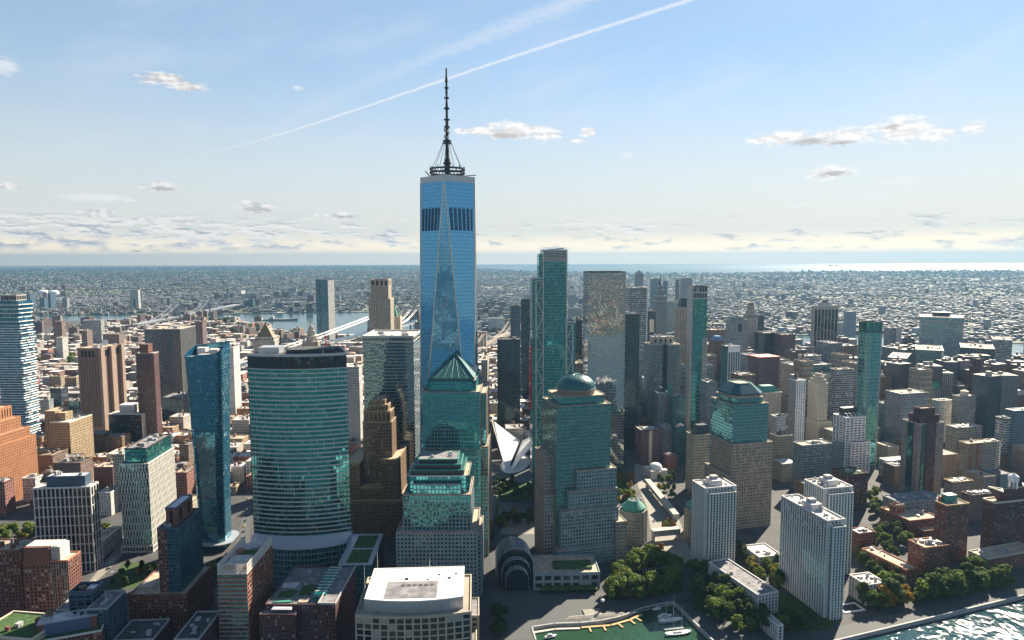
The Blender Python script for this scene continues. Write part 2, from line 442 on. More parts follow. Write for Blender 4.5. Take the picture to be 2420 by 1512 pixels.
# ------------------------------------------------------------------ mesh building
class MB:
    def __init__(s):
        s.v = []; s.f = []; s.uv = []

    def face(s, idx, uv=None):
        s.f.append(idx); s.uv.append(uv)

    def quad(s, a, b, c, d, uv=None):
        i = len(s.v); s.v += [tuple(a), tuple(b), tuple(c), tuple(d)]
        s.face((i, i + 1, i + 2, i + 3), uv)

    def tri(s, a, b, c, uv=None):
        i = len(s.v); s.v += [tuple(a), tuple(b), tuple(c)]
        s.face((i, i + 1, i + 2), uv)

    def hexa(s, p, bottom=True):
        """eight points: four round the bottom, four round the top"""
        i = len(s.v); s.v += [tuple(q) for q in p]
        if bottom: s.face((i + 3, i + 2, i + 1, i))
        s.face((i + 4, i + 5, i + 6, i + 7))
        for k in range(4):
            n = (k + 1) % 4
            s.face((i + k, i + n, i + 4 + n, i + 4 + k))

    def box(s, x0, x1, y0, y1, z0, z1, bottom=True):
        s.hexa([(x0, y0, z0), (x1, y0, z0), (x1, y1, z0), (x0, y1, z0), (x0, y0, z1), (x1, y0, z1), (x1, y1, z1), (x0, y1, z1)], bottom)

    def fbox(s, o, t, n, a0, a1, b0, b1, z0, z1):
        """box in a face frame: along t from a0 to a1, out along n from b0 to b1"""
        def P(a, b, z): return (o[0] + t[0] * a + n[0] * b, o[1] + t[1] * a + n[1] * b, z)
        s.hexa([P(a0, b1, z0), P(a1, b1, z0), P(a1, b0, z0), P(a0, b0, z0), P(a0, b1, z1), P(a1, b1, z1), P(a1, b0, z1), P(a0, b0, z1)])

    def prism(s, poly, z0, z1, bay=3.0, floor=4.0, top=True, poly2=None, skip=()):
        q = poly2 or poly
        n = len(poly)
        for i in range(n):
            if i in skip: continue
            a, b = poly[i], poly[(i + 1) % n]; a2, b2 = q[i], q[(i + 1) % n]
            L = math.hypot(b[0] - a[0], b[1] - a[1])
            nb = max(1, round(L / bay)); nf = max(1, round((z1 - z0) / floor))
            ou = RNG.randrange(200) * 7; ov = RNG.randrange(50)
            s.quad((*a, z0), (*b, z0), (*b2, z1), (*a2, z1), ((ou, ov), (ou + nb, ov), (ou + nb, ov + nf), (ou, ov + nf)))
        if top:
            i = len(s.v); s.v += [(*p, z1) for p in q]
            s.face(tuple(range(i, i + n)))

    def cyl(s, c, r0, r1, z0, z1, n=12, cap=True):
        i = len(s.v)
        for r, z in ((r0, z0), (r1, z1)):
            for k in range(n):
                a = 2 * math.pi * k / n
                s.v.append((c[0] + r * math.cos(a), c[1] + r * math.sin(a), z))
        for k in range(n):
            m = (k + 1) % n
            s.face((i + k, i + m, i + n + m, i + n + k))
        if cap:
            s.face(tuple(range(i + n, i + 2 * n)))
            s.face(tuple(range(i + n - 1, i - 1, -1)))

    def bar(s, p, q, r, n=4, r2=None):
        p = Vector(p); q = Vector(q); d = (q - p)
        if d.length < 1e-6: return
        d.normalize()
        u = d.orthogonal().normalized(); w = d.cross(u)
        i = len(s.v)
        for c, rr in ((p, r), (q, r if r2 is None else r2)):
            for k in range(n):
                a = 2 * math.pi * (k + 0.5) / n
                s.v.append(tuple(c + u * (rr * math.cos(a)) + w * (rr * math.sin(a))))
        for k in range(n):
            m = (k + 1) % n
            s.face((i + k, i + m, i + n + m, i + n + k))
        s.face(tuple(range(i + n, i + 2 * n))); s.face(tuple(range(i + n - 1, i - 1, -1)))

    def lathe(s, c, prof, n=24, arc=(0, 2 * math.pi)):
        full = abs(arc[1] - arc[0] - 2 * math.pi) < 1e-6
        cols = n if full else n + 1
        i = len(s.v)
        for (r, z) in prof:
            for k in range(cols):
                a = arc[0] + (arc[1] - arc[0]) * k / n
                s.v.append((c[0] + r * math.cos(a), c[1] + r * math.sin(a), z))
        for j in range(len(prof) - 1):
            for k in range(n):
                m = (k + 1) % cols
                s.face((i + j * cols + k, i + j * cols + m, i + (j + 1) * cols + m, i + (j + 1) * cols + k))

    def mesh(s, name, mat, smooth=False):
        me = bpy.data.meshes.new(name)
        me.from_pydata(s.v, [], s.f)
        if any(u is not None for u in s.uv):
            lay = me.uv_layers.new(name='UVMap')
            flat = []
            for f, u in zip(s.f, s.uv):
                if u is None or len(u) != len(f):
                    flat += [0.5, 0.5] * len(f)
                else:
                    for p in u: flat += [p[0], p[1]]
            lay.data.foreach_set('uv', flat)
        me.materials.append(M[mat] if isinstance(mat, str) else mat)
        if smooth:
            me.polygons.foreach_set('use_smooth', [True] * len(me.polygons))
        return me

    def build(s, name, mat, parent=None, smooth=False):
        if not s.f: return None
        o = bpy.data.objects.new(name, s.mesh(name, mat, smooth))
        COL.objects.link(o)
        if parent is not None: o.parent = parent
        return o


def tag(o, label=None, cat=None, group=None, kind=None):
    if label: o['label'] = label
    if cat: o['category'] = cat
    if group: o['group'] = group
    if kind: o['kind'] = kind
    return o


def thing(name, label, cat, loc, rz=0.0, group=None):
    o = bpy.data.objects.new(name, None)
    o.empty_display_size = 5
    COL.objects.link(o)
    o.location = loc; o.rotation_euler = (0, 0, rz)
    return tag(o, label, cat, group)


def inst(name, mesh, parent, loc, rz=0.0, sc=(1, 1, 1)):
    o = bpy.data.objects.new(name, mesh)
    COL.objects.link(o)
    o.parent = parent
    o.location = loc; o.rotation_euler = (0, 0, rz); o.scale = sc
    return o


def copy_tree(o, parent=None):
    c = o.copy(); COL.objects.link(c); c.parent = parent
    for ch in o.children:
        copy_tree(ch, c)
    return c


def rect(x0, x1, y0, y1):
    return [(x0, y0), (x1, y0), (x1, y1), (x0, y1)]


def chamfer(x0, x1, y0, y1, c):
    return [(x0 + c, y0), (x1 - c, y0), (x1, y0 + c), (x1, y1 - c), (x1 - c, y1), (x0 + c, y1), (x0, y1 - c), (x0, y0 + c)]


def inset(poly, d):
    """shrink a convex counter-clockwise polygon by d"""
    n = len(poly); out = []
    for i in range(n):
        a, b, c = poly[i - 1], poly[i], poly[(i + 1) % n]
        def nrm(p, q):
            L = math.hypot(q[0] - p[0], q[1] - p[1]) or 1
            return (-(q[1] - p[1]) / L, (q[0] - p[0]) / L)
        n1, n2 = nrm(a, b), nrm(b, c)
        k = 1 + n1[0] * n2[0] + n1[1] * n2[1]
        k = max(k, 0.25)
        out.append((b[0] + d * (n1[0] + n2[0]) / k, b[1] + d * (n1[1] + n2[1]) / k))
    return out


# rooftop units shared between roofs -------------------------------------------------
def _unit_meshes():
    U = {}
    b = MB(); b.box(-.5, .5, -.5, .5, 0, .8); b.cyl((-.22, 0), .2, .2, .8, .95, 10); b.cyl((.22, 0), .2, .2, .8, .95, 10); b.box(-.54, .54, -.54, .54, .05, .12)
    U['cooling_unit'] = b.mesh('cooling_unit', 'light_metal')
    b = MB(); b.box(-.5, .5, -.5, .5, 0, .92); b.box(-.54, .54, -.54, .54, .92, 1.0); b.box(-.12, .12, -.56, -.5, 0, .7)
    U['bulkhead'] = b.mesh('bulkhead', 'concrete')
    b = MB(); b.box(-.5, .5, -.5, .5, 0, .92); b.box(-.54, .54, -.54, .54, .92, 1.0); b.box(-.12, .12, -.56, -.5, 0, .7)
    U['brick_bulkhead'] = b.mesh('bulkhead', 'red_brick')
    b = MB(); b.box(-.5, .5, -.12, .12, .1, .6); b.box(-.5, -.4, -.2, .2, 0, .12); b.box(.4, .5, -.2, .2, 0, .12); b.box(-.1, .1, .12, .5, .1, .55)
    U['duct'] = b.mesh('duct', 'light_metal')
    b = MB()
    for sx in (-.3, .3):
        for sy in (-.3, .3): b.bar((sx, sy, 0), (sx, sy, .4), .04)
    b.cyl((0, 0), .44, .42, .4, .92, 14); b.lathe((0, 0), [(.46, .92), (.02, 1.15)], 14)
    U['water_tank'] = b.mesh('water_tank', 'wood_tank')
    b = MB(); b.box(-.5, .5, -.5, .5, 0, .5)
    for k in range(6): b.box(-.52, .52, -.45 + k * .17, -.38 + k * .17, .5, .58)
    U['louvre_box'] = b.mesh('louvre_box', 'dark_metal')
    return U


UNITS = _unit_meshes()


def unit(T, k, loc, rz, sc):
    if not hasattr(T, 'units'): T.units = []
    T.units.append((k.replace('brick_', ''), UNITS[k], loc, rz, sc))


def clutter(T, poly, z, n, seed, kinds=('cooling_unit', 'bulkhead', 'duct', 'cooling_unit'), big=6.0):
    r = random.Random(seed)
    xs = [p[0] for p in poly]; ys = [p[1] for p in poly]
    x0, x1, y0, y1 = min(xs), max(xs), min(ys), max(ys)
    for i in range(n):
        k = r.choice(kinds)
        s = r.uniform(.35, 1.0) * big
        mx = min(s * .8, (x1 - x0) * .3); my = min(s * .8, (y1 - y0) * .3)
        x = r.uniform(x0 + mx, x1 - mx); y = r.uniform(y0 + my, y1 - my)
        s2 = s * r.uniform(.5, 1.0)
        hz = {'bulkhead': 3.6, 'brick_bulkhead': 4, 'water_tank': 5.5}.get(k, 2.6) * r.uniform(.7, 1.2)
        if k == 'water_tank': s = s2 = 5.0
        unit(T, k, (x, y, z), r.choice((0, math.pi / 2)), (s, s2, hz))


# ------------------------------------------------------------------ buildings
FOOT = []          # footprints already taken: (cx, cy, half w, half d, angle)
class Bld:
    pass


def style(wall, glass, bay=4.0, floor=4.0, pw=0.4, sh=0.4, pr=0.4, base=0):
    return dict(wall=wall, glass=glass, bay=bay, floor=floor, pw=pw, sh=sh, pr=pr)


def solve_t(P, dx, dy, x):
    """how far to go from P along (dx, dy) until the point stands over picture column x"""
    v = P - EYE
    k = (x - CX) / FPX
    # (v + t d).R = k (v + t d).F
    num = k * v.dot(FWD) - v.dot(RGT)
    d = Vector((dx, dy, 0))
    return num / (d.dot(RGT) - k * d.dot(FWD))


def B(name, label, c, xo, xd, h=None, D=None, a=0.0, dep=None, wid=None, cat='building', group=None):
    """a building from its near roof corner c (picture point), its height or distance, the column xo where the
    front ends and the column xd where the visible side ends (or its depth in metres)"""
    T = Bld()
    P = at(c[0], c[1], h) if h is not None else atD(c[0], c[1], D)
    T.h = P.z
    ar = rad(a); ux = Vector((math.cos(ar), math.sin(ar), 0)); uy = Vector((-math.sin(ar), math.cos(ar), 0))
    s = 1 if xo is None or xo > c[0] else -1
    T.w = wid if wid else abs(solve_t(P, ux.x * s, ux.y * s, xo))
    T.d = dep if dep else abs(solve_t(P, uy.x, uy.y, xd))
    T.d = min(max(T.d, 14.0), 92.0)
    g = Vector((P.x, P.y, 0))
    ctr = g + ux * (s * T.w / 2) + uy * (T.d / 2)
    T.o = thing(name, label, cat, ctr, ar, group)
    T.acc = {}; T.win = []; T.cap = 0; T.ctr = ctr; T.a = ar
    T.x0, T.x1, T.y0, T.y1 = -T.w / 2, T.w / 2, -T.d / 2, T.d / 2
    FOOT.append((ctr.x, ctr.y, T.w / 2, T.d / 2, ar))
    T.loc = lambda q: (((q[0] - ctr.x) * ux.x + (q[1] - ctr.y) * ux.y), ((q[0] - ctr.x) * uy.x + (q[1] - ctr.y) * uy.y))
    if LOG: print('BLD %-28s w %.1f d %.1f h %.1f at %.0f %.0f' % (name, T.w, T.d, T.h, ctr.x, ctr.y))
    return T


LOG = False


def mbof(T, part, mat):
    k = (part, mat)
    if k not in T.acc: T.acc[k] = MB()
    return T.acc[k]


def tier(T, poly, z0, z1, st, part='facade', gpart='glazing', win=0, wmat='window', faces=None, stagger=False, skipf=()):
    """one storey stack: a glass core behind piers and spandrels that stand proud of it"""
    T.nt = getattr(T, 'nt', 0) + 1
    part = '%s#%d' % (part, T.nt); gpart = '%s#%d' % (gpart, T.nt)
    gl = mbof(T, gpart, st['glass']); wl = mbof(T, part, st['wall'])
    n = len(poly)
    nf = max(1, round((z1 - z0) / st['floor'])); fh = (z1 - z0) / nf
    for i in range(n):
        a, b = poly[i], poly[(i + 1) % n]
        L = math.hypot(b[0] - a[0], b[1] - a[1])
        if L < 0.3: continue
        t = ((b[0] - a[0]) / L, (b[1] - a[1]) / L); nn = (t[1], -t[0])
        nb = max(1, round(L / st['bay'])); bw = L / nb
        ou = RNG.randrange(300) * 5; ov = RNG.randrange(50)
        gl.quad((*a, z0), (*b, z0), (*b, z1), (*a, z1), ((ou, ov), (ou + nb, ov), (ou + nb, ov + nf), (ou, ov + nf)))
        if i in skipf: continue
        pw = st['pw'] * bw; sh = st['sh'] * fh; pr = st['pr']
        if pw > 0:
            if stagger:
                rows = max(1, nf // 2); rh = (z1 - z0) / rows
                for j in range(rows):
                    off = (j % 2) * 0.5
                    for k in range(nb + 1):
                        c = (k + off) * bw
                        if c > L: continue
                        wl.fbox(a, t, nn, max(0, c - pw / 2), min(L, c + pw / 2), -0.02, pr, z0 + j * rh + 0.02, z0 + (j + 1) * rh - 0.02)
            else:
                for k in range(nb + 1):
                    c = k * bw
                    l0 = c - pw / 2 if k else -pr * 0.97
                    l1 = c + pw / 2 if k < nb else L + pr * 0.97
                    wl.fbox(a, t, nn, l0, l1, -0.02, pr, z0, z1)
        if sh > 0:
            rows = range(nf + 1)
            q = 2 if stagger else 1
            for j in rows:
                if stagger and j % 2: continue
                zc = z0 + j * fh
                s0 = max(z0 + 0.01, zc - sh / 2); s1 = min(z1 - 0.01, zc + sh / 2)
                if j == nf: s0 = z1 - sh * 0.8
                if j == 0: s1 = z0 + sh * 0.8
                e = pr * 0.8 if pw > 0 else pr
                wl.fbox(a, t, nn, -e * .9 if pw <= 0 else 0, L + e * .9 if pw <= 0 else L, -0.02, e, s0, s1)
        if win and (faces is None or i in faces):
            ww, wh = bw - pw - 0.12, fh - sh - 0.12
            ang = math.atan2(t[1], t[0])
            for j in range(nf - 1, -1, -1):
                for k in range(nb):
                    if len(T.win) >= win: break
                    cx = (k + .5) * bw
                    cz = z0 + (j + .5) * fh
                    T.win.append((a[0] + t[0] * cx + nn[0] * 0.06, a[1] + t[1] * cx + nn[1] * 0.06, cz, ang, round(ww, 2), round(wh, 2), wmat, (part, st['wall'])))


def roof(T, poly, z, mat='roof_grey', par=1.1, pmat=None, out=0.45, name='roof'):
    T.nt = getattr(T, 'nt', 0) + 1
    b = mbof(T, '%s#%d' % (name, T.nt), mat)
    i = len(b.v); b.v += [(*p, z + 0.02) for p in poly]
    b.face(tuple(range(i, i + len(poly))))
    if par > 0:
        w = mbof(T, 'parapet#%d' % T.nt, pmat or mat)
        po = inset(poly, -out); pi = inset(poly, 0.45)
        n = len(poly)
        for k in range(n):
            m = (k + 1) % n
            w.hexa([(*po[k], z - 0.3), (*po[m], z - 0.3), (*pi[m], z - 0.3), (*pi[k], z - 0.3), (*po[k], z + par), (*po[m], z + par), (*pi[m], z + par), (*pi[k], z + par)])


def solid(T, part, mat, poly, z0, z1, bay=3.0, floor=4.0, poly2=None):
    T.nt = getattr(T, 'nt', 0) + 1
    mbof(T, '%s#%d' % (part, T.nt), mat).prism(poly, z0, z1, bay, floor, True, poly2)


_WM = {}
def finish(T):
    made = {}
    rf = None
    roofs = {}
    for (part, mat), mb in T.acc.items():
        nm, _, num = part.partition('#')
        if nm == 'parapet': continue
        o = made[(part, mat)] = mb.build(nm, mat, T.o)
        if nm == 'roof':
            rf = o; roofs[num] = o
    for (part, mat), mb in T.acc.items():
        nm, _, num = part.partition('#')
        if nm == 'parapet': mb.build(nm, mat, roofs.get(num) or rf or T.o)
    for (x, y, z, ang, w, h, wm, key) in T.win:
        k = (w, h, wm)
        if k not in _WM:
            b = MB(); b.box(-w / 2, w / 2, -0.05, 0.05, -h / 2, h / 2)
            _WM[k] = b.mesh('window', wm)
        inst('window', _WM[k], made.get(key) or T.o, (x, y, z), ang)
    for (nm, me, loc, rz, sc) in getattr(T, 'units', ()):
        inst(nm, me, rf or T.o, loc, rz, sc)
    return T


def simple(T, st, rmat='roof_grey', n=5, seed=1, z0=0.0, win=0, faces=None, par=1.1, pmat=None, poly=None, kinds=('cooling_unit', 'bulkhead', 'duct', 'cooling_unit'), big=6.0, fin=True):
    poly = poly or rect(T.x0, T.x1, T.y0, T.y1)
    if isinstance(st, str):
        solid(T, 'wall', st, poly, z0, T.h, 3.2, 3.8)
        st = dict(wall=st)
        pm = {'p_cream': 'limestone', 'p_pale': 'stone_pale', 'p_grey': 'stone_grey', 'p_tan': 'tan_brick', 'p_red': 'red_brick', 'p_brown': 'brown_brick', 'p_maroon': 'maroon_brick', 'p_white': 'white_panel', 'p_band': 'stone_pale', 'p_stripe': 'concrete', 'p_dark': 'dark_metal', 'p_blue': 'blue_metal', 'p_teal': 'blue_metal'}[st['wall']]
    else:
        tier(T, poly, z0, T.h, st, win=win, faces=faces)
        pm = st['wall']
    roof(T, poly, T.h, rmat, par, pmat or pm, out=0.5)
    if n: clutter(T, inset(poly, 1.5), T.h, n, seed, kinds, big)
    if fin: finish(T)
    return T
# ================================================================== landmark towers
S = style


def arc_front(w, d, sag, n=16, back=0.0):
    """plan with a bowed front: counter-clockwise, front arc first"""
    pts = []
    for k in range(n + 1):
        u = -1 + 2 * k / n
        pts.append((u * w / 2, -d / 2 - sag * (1 - u * u)))
    pts += [(w / 2 - back, d / 2), (-w / 2 + back, d / 2)]
    return pts


def ring(c, r, z, rt, n=28):
    b = MB()
    prof = [(r - rt, z - rt), (r + rt, z - rt), (r + rt, z + rt), (r - rt, z + rt), (r - rt, z - rt)]
    b.lathe(c, prof, n)
    return b


def tallest_tower():
    P = atD(1063, 900, 790)
    o = thing('glass_tower', 'tallest blue glass tower with long triangular facets and a dark mast', 'skyscraper', (P.x, P.y, 0), rad(-2))
    FOOT.append((P.x, P.y, 34, 34, 0))
    hs = 31.0; zb, zt, zp = 57.0, 405.0, 412.0
    bot = [(-hs, -hs), (hs, -hs), (hs, hs), (-hs, hs)]
    top = [(0, -hs), (hs, 0), (0, hs), (-hs, 0)]
    g = MB()
    g.prism(bot, 0, zb, 1.6, 4.2, False)
    bay, fl = 1.6, 4.1
    for k in range(4):
        n = (k + 1) % 4
        a, b, t = bot[k], bot[n], top[k]
        L = 2 * hs; nb = L / bay; nf = (zt - zb) / fl
        g.tri((*a, zb), (*b, zb), (*t, zt), ((0, 0), (nb, 0), (nb / 2, nf)))
        t2 = top[n]
        g.tri((*b, zb), (*t2, zt), (*t, zt), ((500 + nb / 2, 0), (500 + nb * .85, nf), (500 + nb * .15, nf)))
    g.build('glazing', 'glass_blue', o)
    for k in range(4):
        n = (k + 1) % 4
        for (p, q) in (((*bot[k], zb), (*top[k], zt)), ((*bot[n], zb), (*top[k], zt))):
            b = MB(); b.bar(p, q, 0.75, 6); b.build('edge_trim', 'steel_trim', o)
    b = MB()
    po = inset(top, -0.25); pi = inset(top, 1.0)
    for k in range(4):
        m = (k + 1) % 4
        b.hexa([(*po[k], zt), (*po[m], zt), (*pi[m], zt), (*pi[k], zt), (*po[k], zp), (*po[m], zp), (*pi[m], zp), (*pi[k], zp)])
    b.build('parapet', 'light_metal', o)
    b = MB(); b.prism(inset(top, 1.0), zt - 1, zt + 3.5); b.build('roof', 'roof_grey', o)
    # dark louvre slats of the plant floors on the outer facets
    for k in range(4):
        n = (k + 1) % 4
        bb, t1, t2 = Vector((*bot[n], zb)), Vector((*top[k], zt)), Vector((*top[n], zt))
        nrm = (t2 - bb).cross(t1 - bb).normalized()
        def pt(u, z):
            f = (z - zb) / (zt - zb)
            l = bb.lerp(t1, f); r = bb.lerp(t2, f)
            return l.lerp(r, u) + nrm * 0.15
        for q in range(22):
            if q % 4 == 3: continue
            u = 0.08 + 0.84 * (q + .5) / 22
            s = MB(); s.bar(pt(u, 351), pt(u, 376), 0.42, 4); s.build('louvre', 'louvre_blue', o)
    # antenna ring platform and mast
    for z, r in ((409, 18.5), (413, 19.5), (417, 19.5)):
        ring((0, 0), r, z + 4, 0.9).build('antenna_ring', 'black_metal', o)
    b = MB()
    for k in range(28):
        a = 2 * math.pi * k / 28; a2 = 2 * math.pi * (k + 1) / 28
        b.bar((18.5 * math.cos(a), 18.5 * math.sin(a), 410), (19.5 * math.cos(a2), 19.5 * math.sin(a2), 421), .3)
        if k % 2: b.bar((19.5 * math.cos(a), 19.5 * math.sin(a), 421), (19.5 * math.cos(a), 19.5 * math.sin(a), 421 + RNG.uniform(2, 5)), .4)
    b.build('ring_bracing', 'black_metal', o)
    m = MB()
    segs = [(408, 437.01, 3.2, 3.2), (437, 446, 3.8, 3.0), (446, 470, 2.2, 2.0), (470, 512, 2.0, 1.7), (512, 530, 1.5, 1.4), (530, 549, 1.9, 1.0), (549, 560, 0.9, 1.5), (560, 580, 1.35, 1.1), (580, 600, 1.0, 0.9)]
    ZT = atD(1059, 161, 790).z
    K = (ZT - 427) / (600 - 437)
    def zz(z): return 427 + (z - 437) * K if z > 437 else min(z, 427)
    segs = [(zz(a), zz(b), c, d) for a, b, c, d in segs]
    for z0, z1, r0, r1 in segs: m.cyl((0, 0), r0, r1, z0, z1, 10)
    m.build('mast', 'black_metal', o)
    for z, r in ((437, 5), (472, 5.4), (476, 5.0), (500, 3.2), (512, 3.6), (531, 3.4), (549, 3.0), (566, 2.6)):
        c = MB(); c.cyl((0, 0), r, r, zz(z), zz(z) + 1.2, 12); c.build('mast_collar', 'black_metal', o)
    c = MB(); c.cyl((0, 0), 1.9, 0.1, ZT - 15, ZT, 10); c.build('mast_tip', 'black_metal', o)
    for k in range(8):
        a = 2 * math.pi * (k + .5) / 8
        c = MB(); c.bar((17 * math.cos(a), 17 * math.sin(a), 423), (4.4 * math.cos(a), 4.4 * math.sin(a), zz(474)), 0.28)
        c.build('stay_cable', 'light_metal', o)
    for k in range(14):
        a = RNG.uniform(0, 6.28); z = zz(RNG.uniform(478, 506))
        c = MB(); c.box(-.5, .5, -.5, .5, z, z + 2.5)
        q = c.build('antenna_panel', 'concrete', o); q.location = (3.0 * math.cos(a), 3.0 * math.sin(a), 0)
    # building maintenance arm on the roof edge
    c = MB(); c.bar((20, -4, 413), (33, -2, 414), .5); c.bar((-20, -3, 413), (-25, -2, 419), .6); c.build('roof_crane_arm', 'black_metal', o)
    # lobby fins
    c = MB()
    for k in range(4):
        a, b2 = bot[k], bot[(k + 1) % 4]
        t = ((b2[0] - a[0]) / 62, (b2[1] - a[1]) / 62); nn = (t[1], -t[0])
        for q in range(24): c.fbox(a, t, nn, q * 2.6 + .6, q * 2.6 + 1.2, 0, .5, 0, zb)
    c.build('base_fins', 'light_metal', o)


tallest_tower()


# ---- bowed glass tower with white bands and its podium
def bowed_tower():
    T = B('bowed_office_tower', 'wide curved tower banded in white and green glass', (818, 838), 585, None, h=228, a=2.5, dep=42)
    st = S('white_panel', 'glass_green', 3.1, 4.3, 0.0, 0.26, 0.3)
    sd = S('dark_metal', 'glass_dark', 3.1, 4.3, 0.06, 0.10, 0.25)
    poly = arc_front(T.w, T.d, 9.5, 16, 13)
    tier(T, poly, 52, 216, st)
    tier(T, poly, 216, 228, sd, part='crown')
    # thin vertical mullions in front of the bands
    wl = mbof(T, 'mullions', 'dark_metal')
    for i in range(len(poly) - 2):
        a, b = poly[i], poly[(i + 1) % len(poly)]
        L = math.hypot(b[0] - a[0], b[1] - a[1]); t = ((b[0] - a[0]) / L, (b[1] - a[1]) / L); nn = (t[1], -t[0])
        for k in range(2): wl.fbox(a, t, nn, k * L / 2, k * L / 2 + .22, -.02, .5, 52, 216)
    roof(T, poly, 228, 'roof_dark', 2.2, 'light_metal')
    solid(T, 'penthouse', 'light_metal', rect(T.x0 + 6, T.x0 + 26, -8, 10), 228, 234)
    solid(T, 'penthouse', 'roof_dark', rect(T.x0 + 34, T.x1 - 14, -12, 14), 228, 232)
    clutter(T, rect(T.x0 + 8, T.x1 - 8, -14, 14), 228, 9, 4)
    # sloping metal skirt over the podium
    p1 = arc_front(T.w + 1, T.d + 2, 10, 16, 13); p2 = arc_front(T.w + 8, T.d + 8, 17, 16, 13)
    mbof(T, 'skirt_roof', 'light_metal').prism(p2, 44, 53, 3, 4, True, p1)
    tier(T, p2, 0, 44, S('light_metal', 'glass_teal_grid', 3.0, 5.5, 0.06, 0.14, 0.3), part='podium_frame', gpart='podium_glazing')
    return finish(T)


bowed_tower()
T = B('podium_wing', 'low angular glass wing with planted roof panels beside the curved tower', (878, 1334), 800, 905, h=50, a=2)
poly = rect(T.x0, T.x1, T.y0, T.y1)
tier(T, poly, 0, T.h, S('dark_metal', 'glass_teal_grid', 2.6, 4.5, 0.05, 0.1, 0.2))
roof(T, poly, T.h, 'light_metal', 0.8, 'light_metal')
for y0, y1 in ((T.y0 + 4, -1.5), (2.5, T.y1 - 3)):
    solid(T, 'roof_planting', 'roof_green', rect(T.x0 + 6, T.x1 - 4, y0, y1), T.h + .03, T.h + .5)
finish(T)


# ---- leaf-shaped glass tower
def flared_tower():
    P = atD(494, 900, 742)
    o = thing('flared_glass_tower', 'slim blue glass tower with rounded corners that flares towards its open crown', 'skyscraper', (P.x, P.y, 0), rad(2))
    FOOT.append((P.x, P.y, 20, 18, 0))
    def plan(w, d, n=7, r=7):
        pts = []
        for (cx, cyy, a0) in ((w / 2 - r, -d / 2 + r, -90), (w / 2 - r, d / 2 - r, 0), (-w / 2 + r, d / 2 - r, 90), (-w / 2 + r, -d / 2 + r, 180)):
            for k in range(n): pts.append((cx + r * math.cos(rad(a0 + 90 * k / (n - 1))), cyy + r * math.sin(rad(a0 + 90 * k / (n - 1)))))
        return pts
    g = MB(); fr = MB()
    zs = [0, 30, 60, 90, 120, 150, 180, 200, 214]
    def sz(z):
        k = z / 214.0
        return 29 + 11 * k ** 1.5, 27 + 8 * k ** 1.5
    for a, b in zip(zs, zs[1:]):
        pa, pb = plan(*sz(a)), plan(*sz(b))
        n = len(pa); L = 0
        for i in range(n):
            p, q, p2, q2 = pa[i], pa[(i + 1) % n], pb[i], pb[(i + 1) % n]
            l = math.hypot(q[0] - p[0], q[1] - p[1])
            u0, u1 = L / 1.5, (L + l) / 1.5; L += l
            g.quad((*p, a), (*q, a), (*q2, b), (*p2, b), ((u0, a / 3.6), (u1, a / 3.6), (u1, b / 3.6), (u0, b / 3.6)))
    g.build('glazing', 'glass_murray', o)
    # raking crown screen, higher at the back
    p = plan(*sz(214)); cr = MB(); n = len(p)
    def zc(q): return 216 + 9.0 * max(0.0, (q[1] / 17 + 1) / 2) + 5 * max(0, (q[0] / 20))
    pi = inset(p, 0.7)
    for i in range(n):
        m = (i + 1) % n
        cr.quad((*p[i], 214), (*p[m], 214), (*p[m], zc(p[m])), (*p[i], zc(p[i])), ((i, 0), (i + 1, 0), (i + 1, 2), (i, 2)))
        cr.quad((*pi[m], 214), (*pi[i], 214), (*pi[i], zc(p[i])), (*pi[m], zc(p[m])))
        cr.quad((*p[i], zc(p[i])), (*p[m], zc(p[m])), (*pi[m], zc(p[m])), (*pi[i], zc(p[i])))
    cr.build('crown_screen', 'glass_murray', o)
    b = MB(); b.prism(inset(p, 1), 213, 214.1); b.build('roof', 'roof_light', o)
    for (x, y, w, d, h) in ((-6, 2, 9, 8, 9), (6, 4, 10, 9, 7), (0, -8, 12, 5, 3)):
        b = MB(); b.box(x - w / 2, x + w / 2, y - d / 2, y + d / 2, 214, 214 + h); b.box(x - w / 2 - .3, x + w / 2 + .3, y - d / 2 - .3, y + d / 2 + .3, 214 + h, 214.5 + h); b.build('plant_box', 'white_panel', o)
    for z in range(20, 210, 38):
        b = MB(); q = plan(*sz(z)); q2 = inset(q, -.2)
        b.prism(q2, z, z + .7); b.build('floor_band', 'dark_metal', o)
    b = MB(); b.prism(inset(plan(34, 32), -5), 7, 8.2); b.build('entrance_canopy', 'light_metal', o)


flared_tower()


# ---- mirror tower with light parapet (behind left of the tallest)
T = B('glass_office_tower', 'dark reflective office tower with pale glass parapet left of the tallest tower', (977, 793), 857, 995, h=226, a=0)
poly = rect(T.x0, T.x1, T.y0, T.y1)
tier(T, poly, 0, 218, S('light_metal', 'glass_seven', 1.6, 4.1, 0.0, 0.05, 0.12))
tier(T, poly, 218, T.h, S('white_panel', 'glass_mid', 3, 8, 0.12, 0.2, 0.3), part='crown')
roof(T, poly, T.h - 2, 'roof_light', 2.2, 'white_panel')
clutter(T, inset(poly, 6), T.h - 2, 8, 5, big=9)
finish(T)

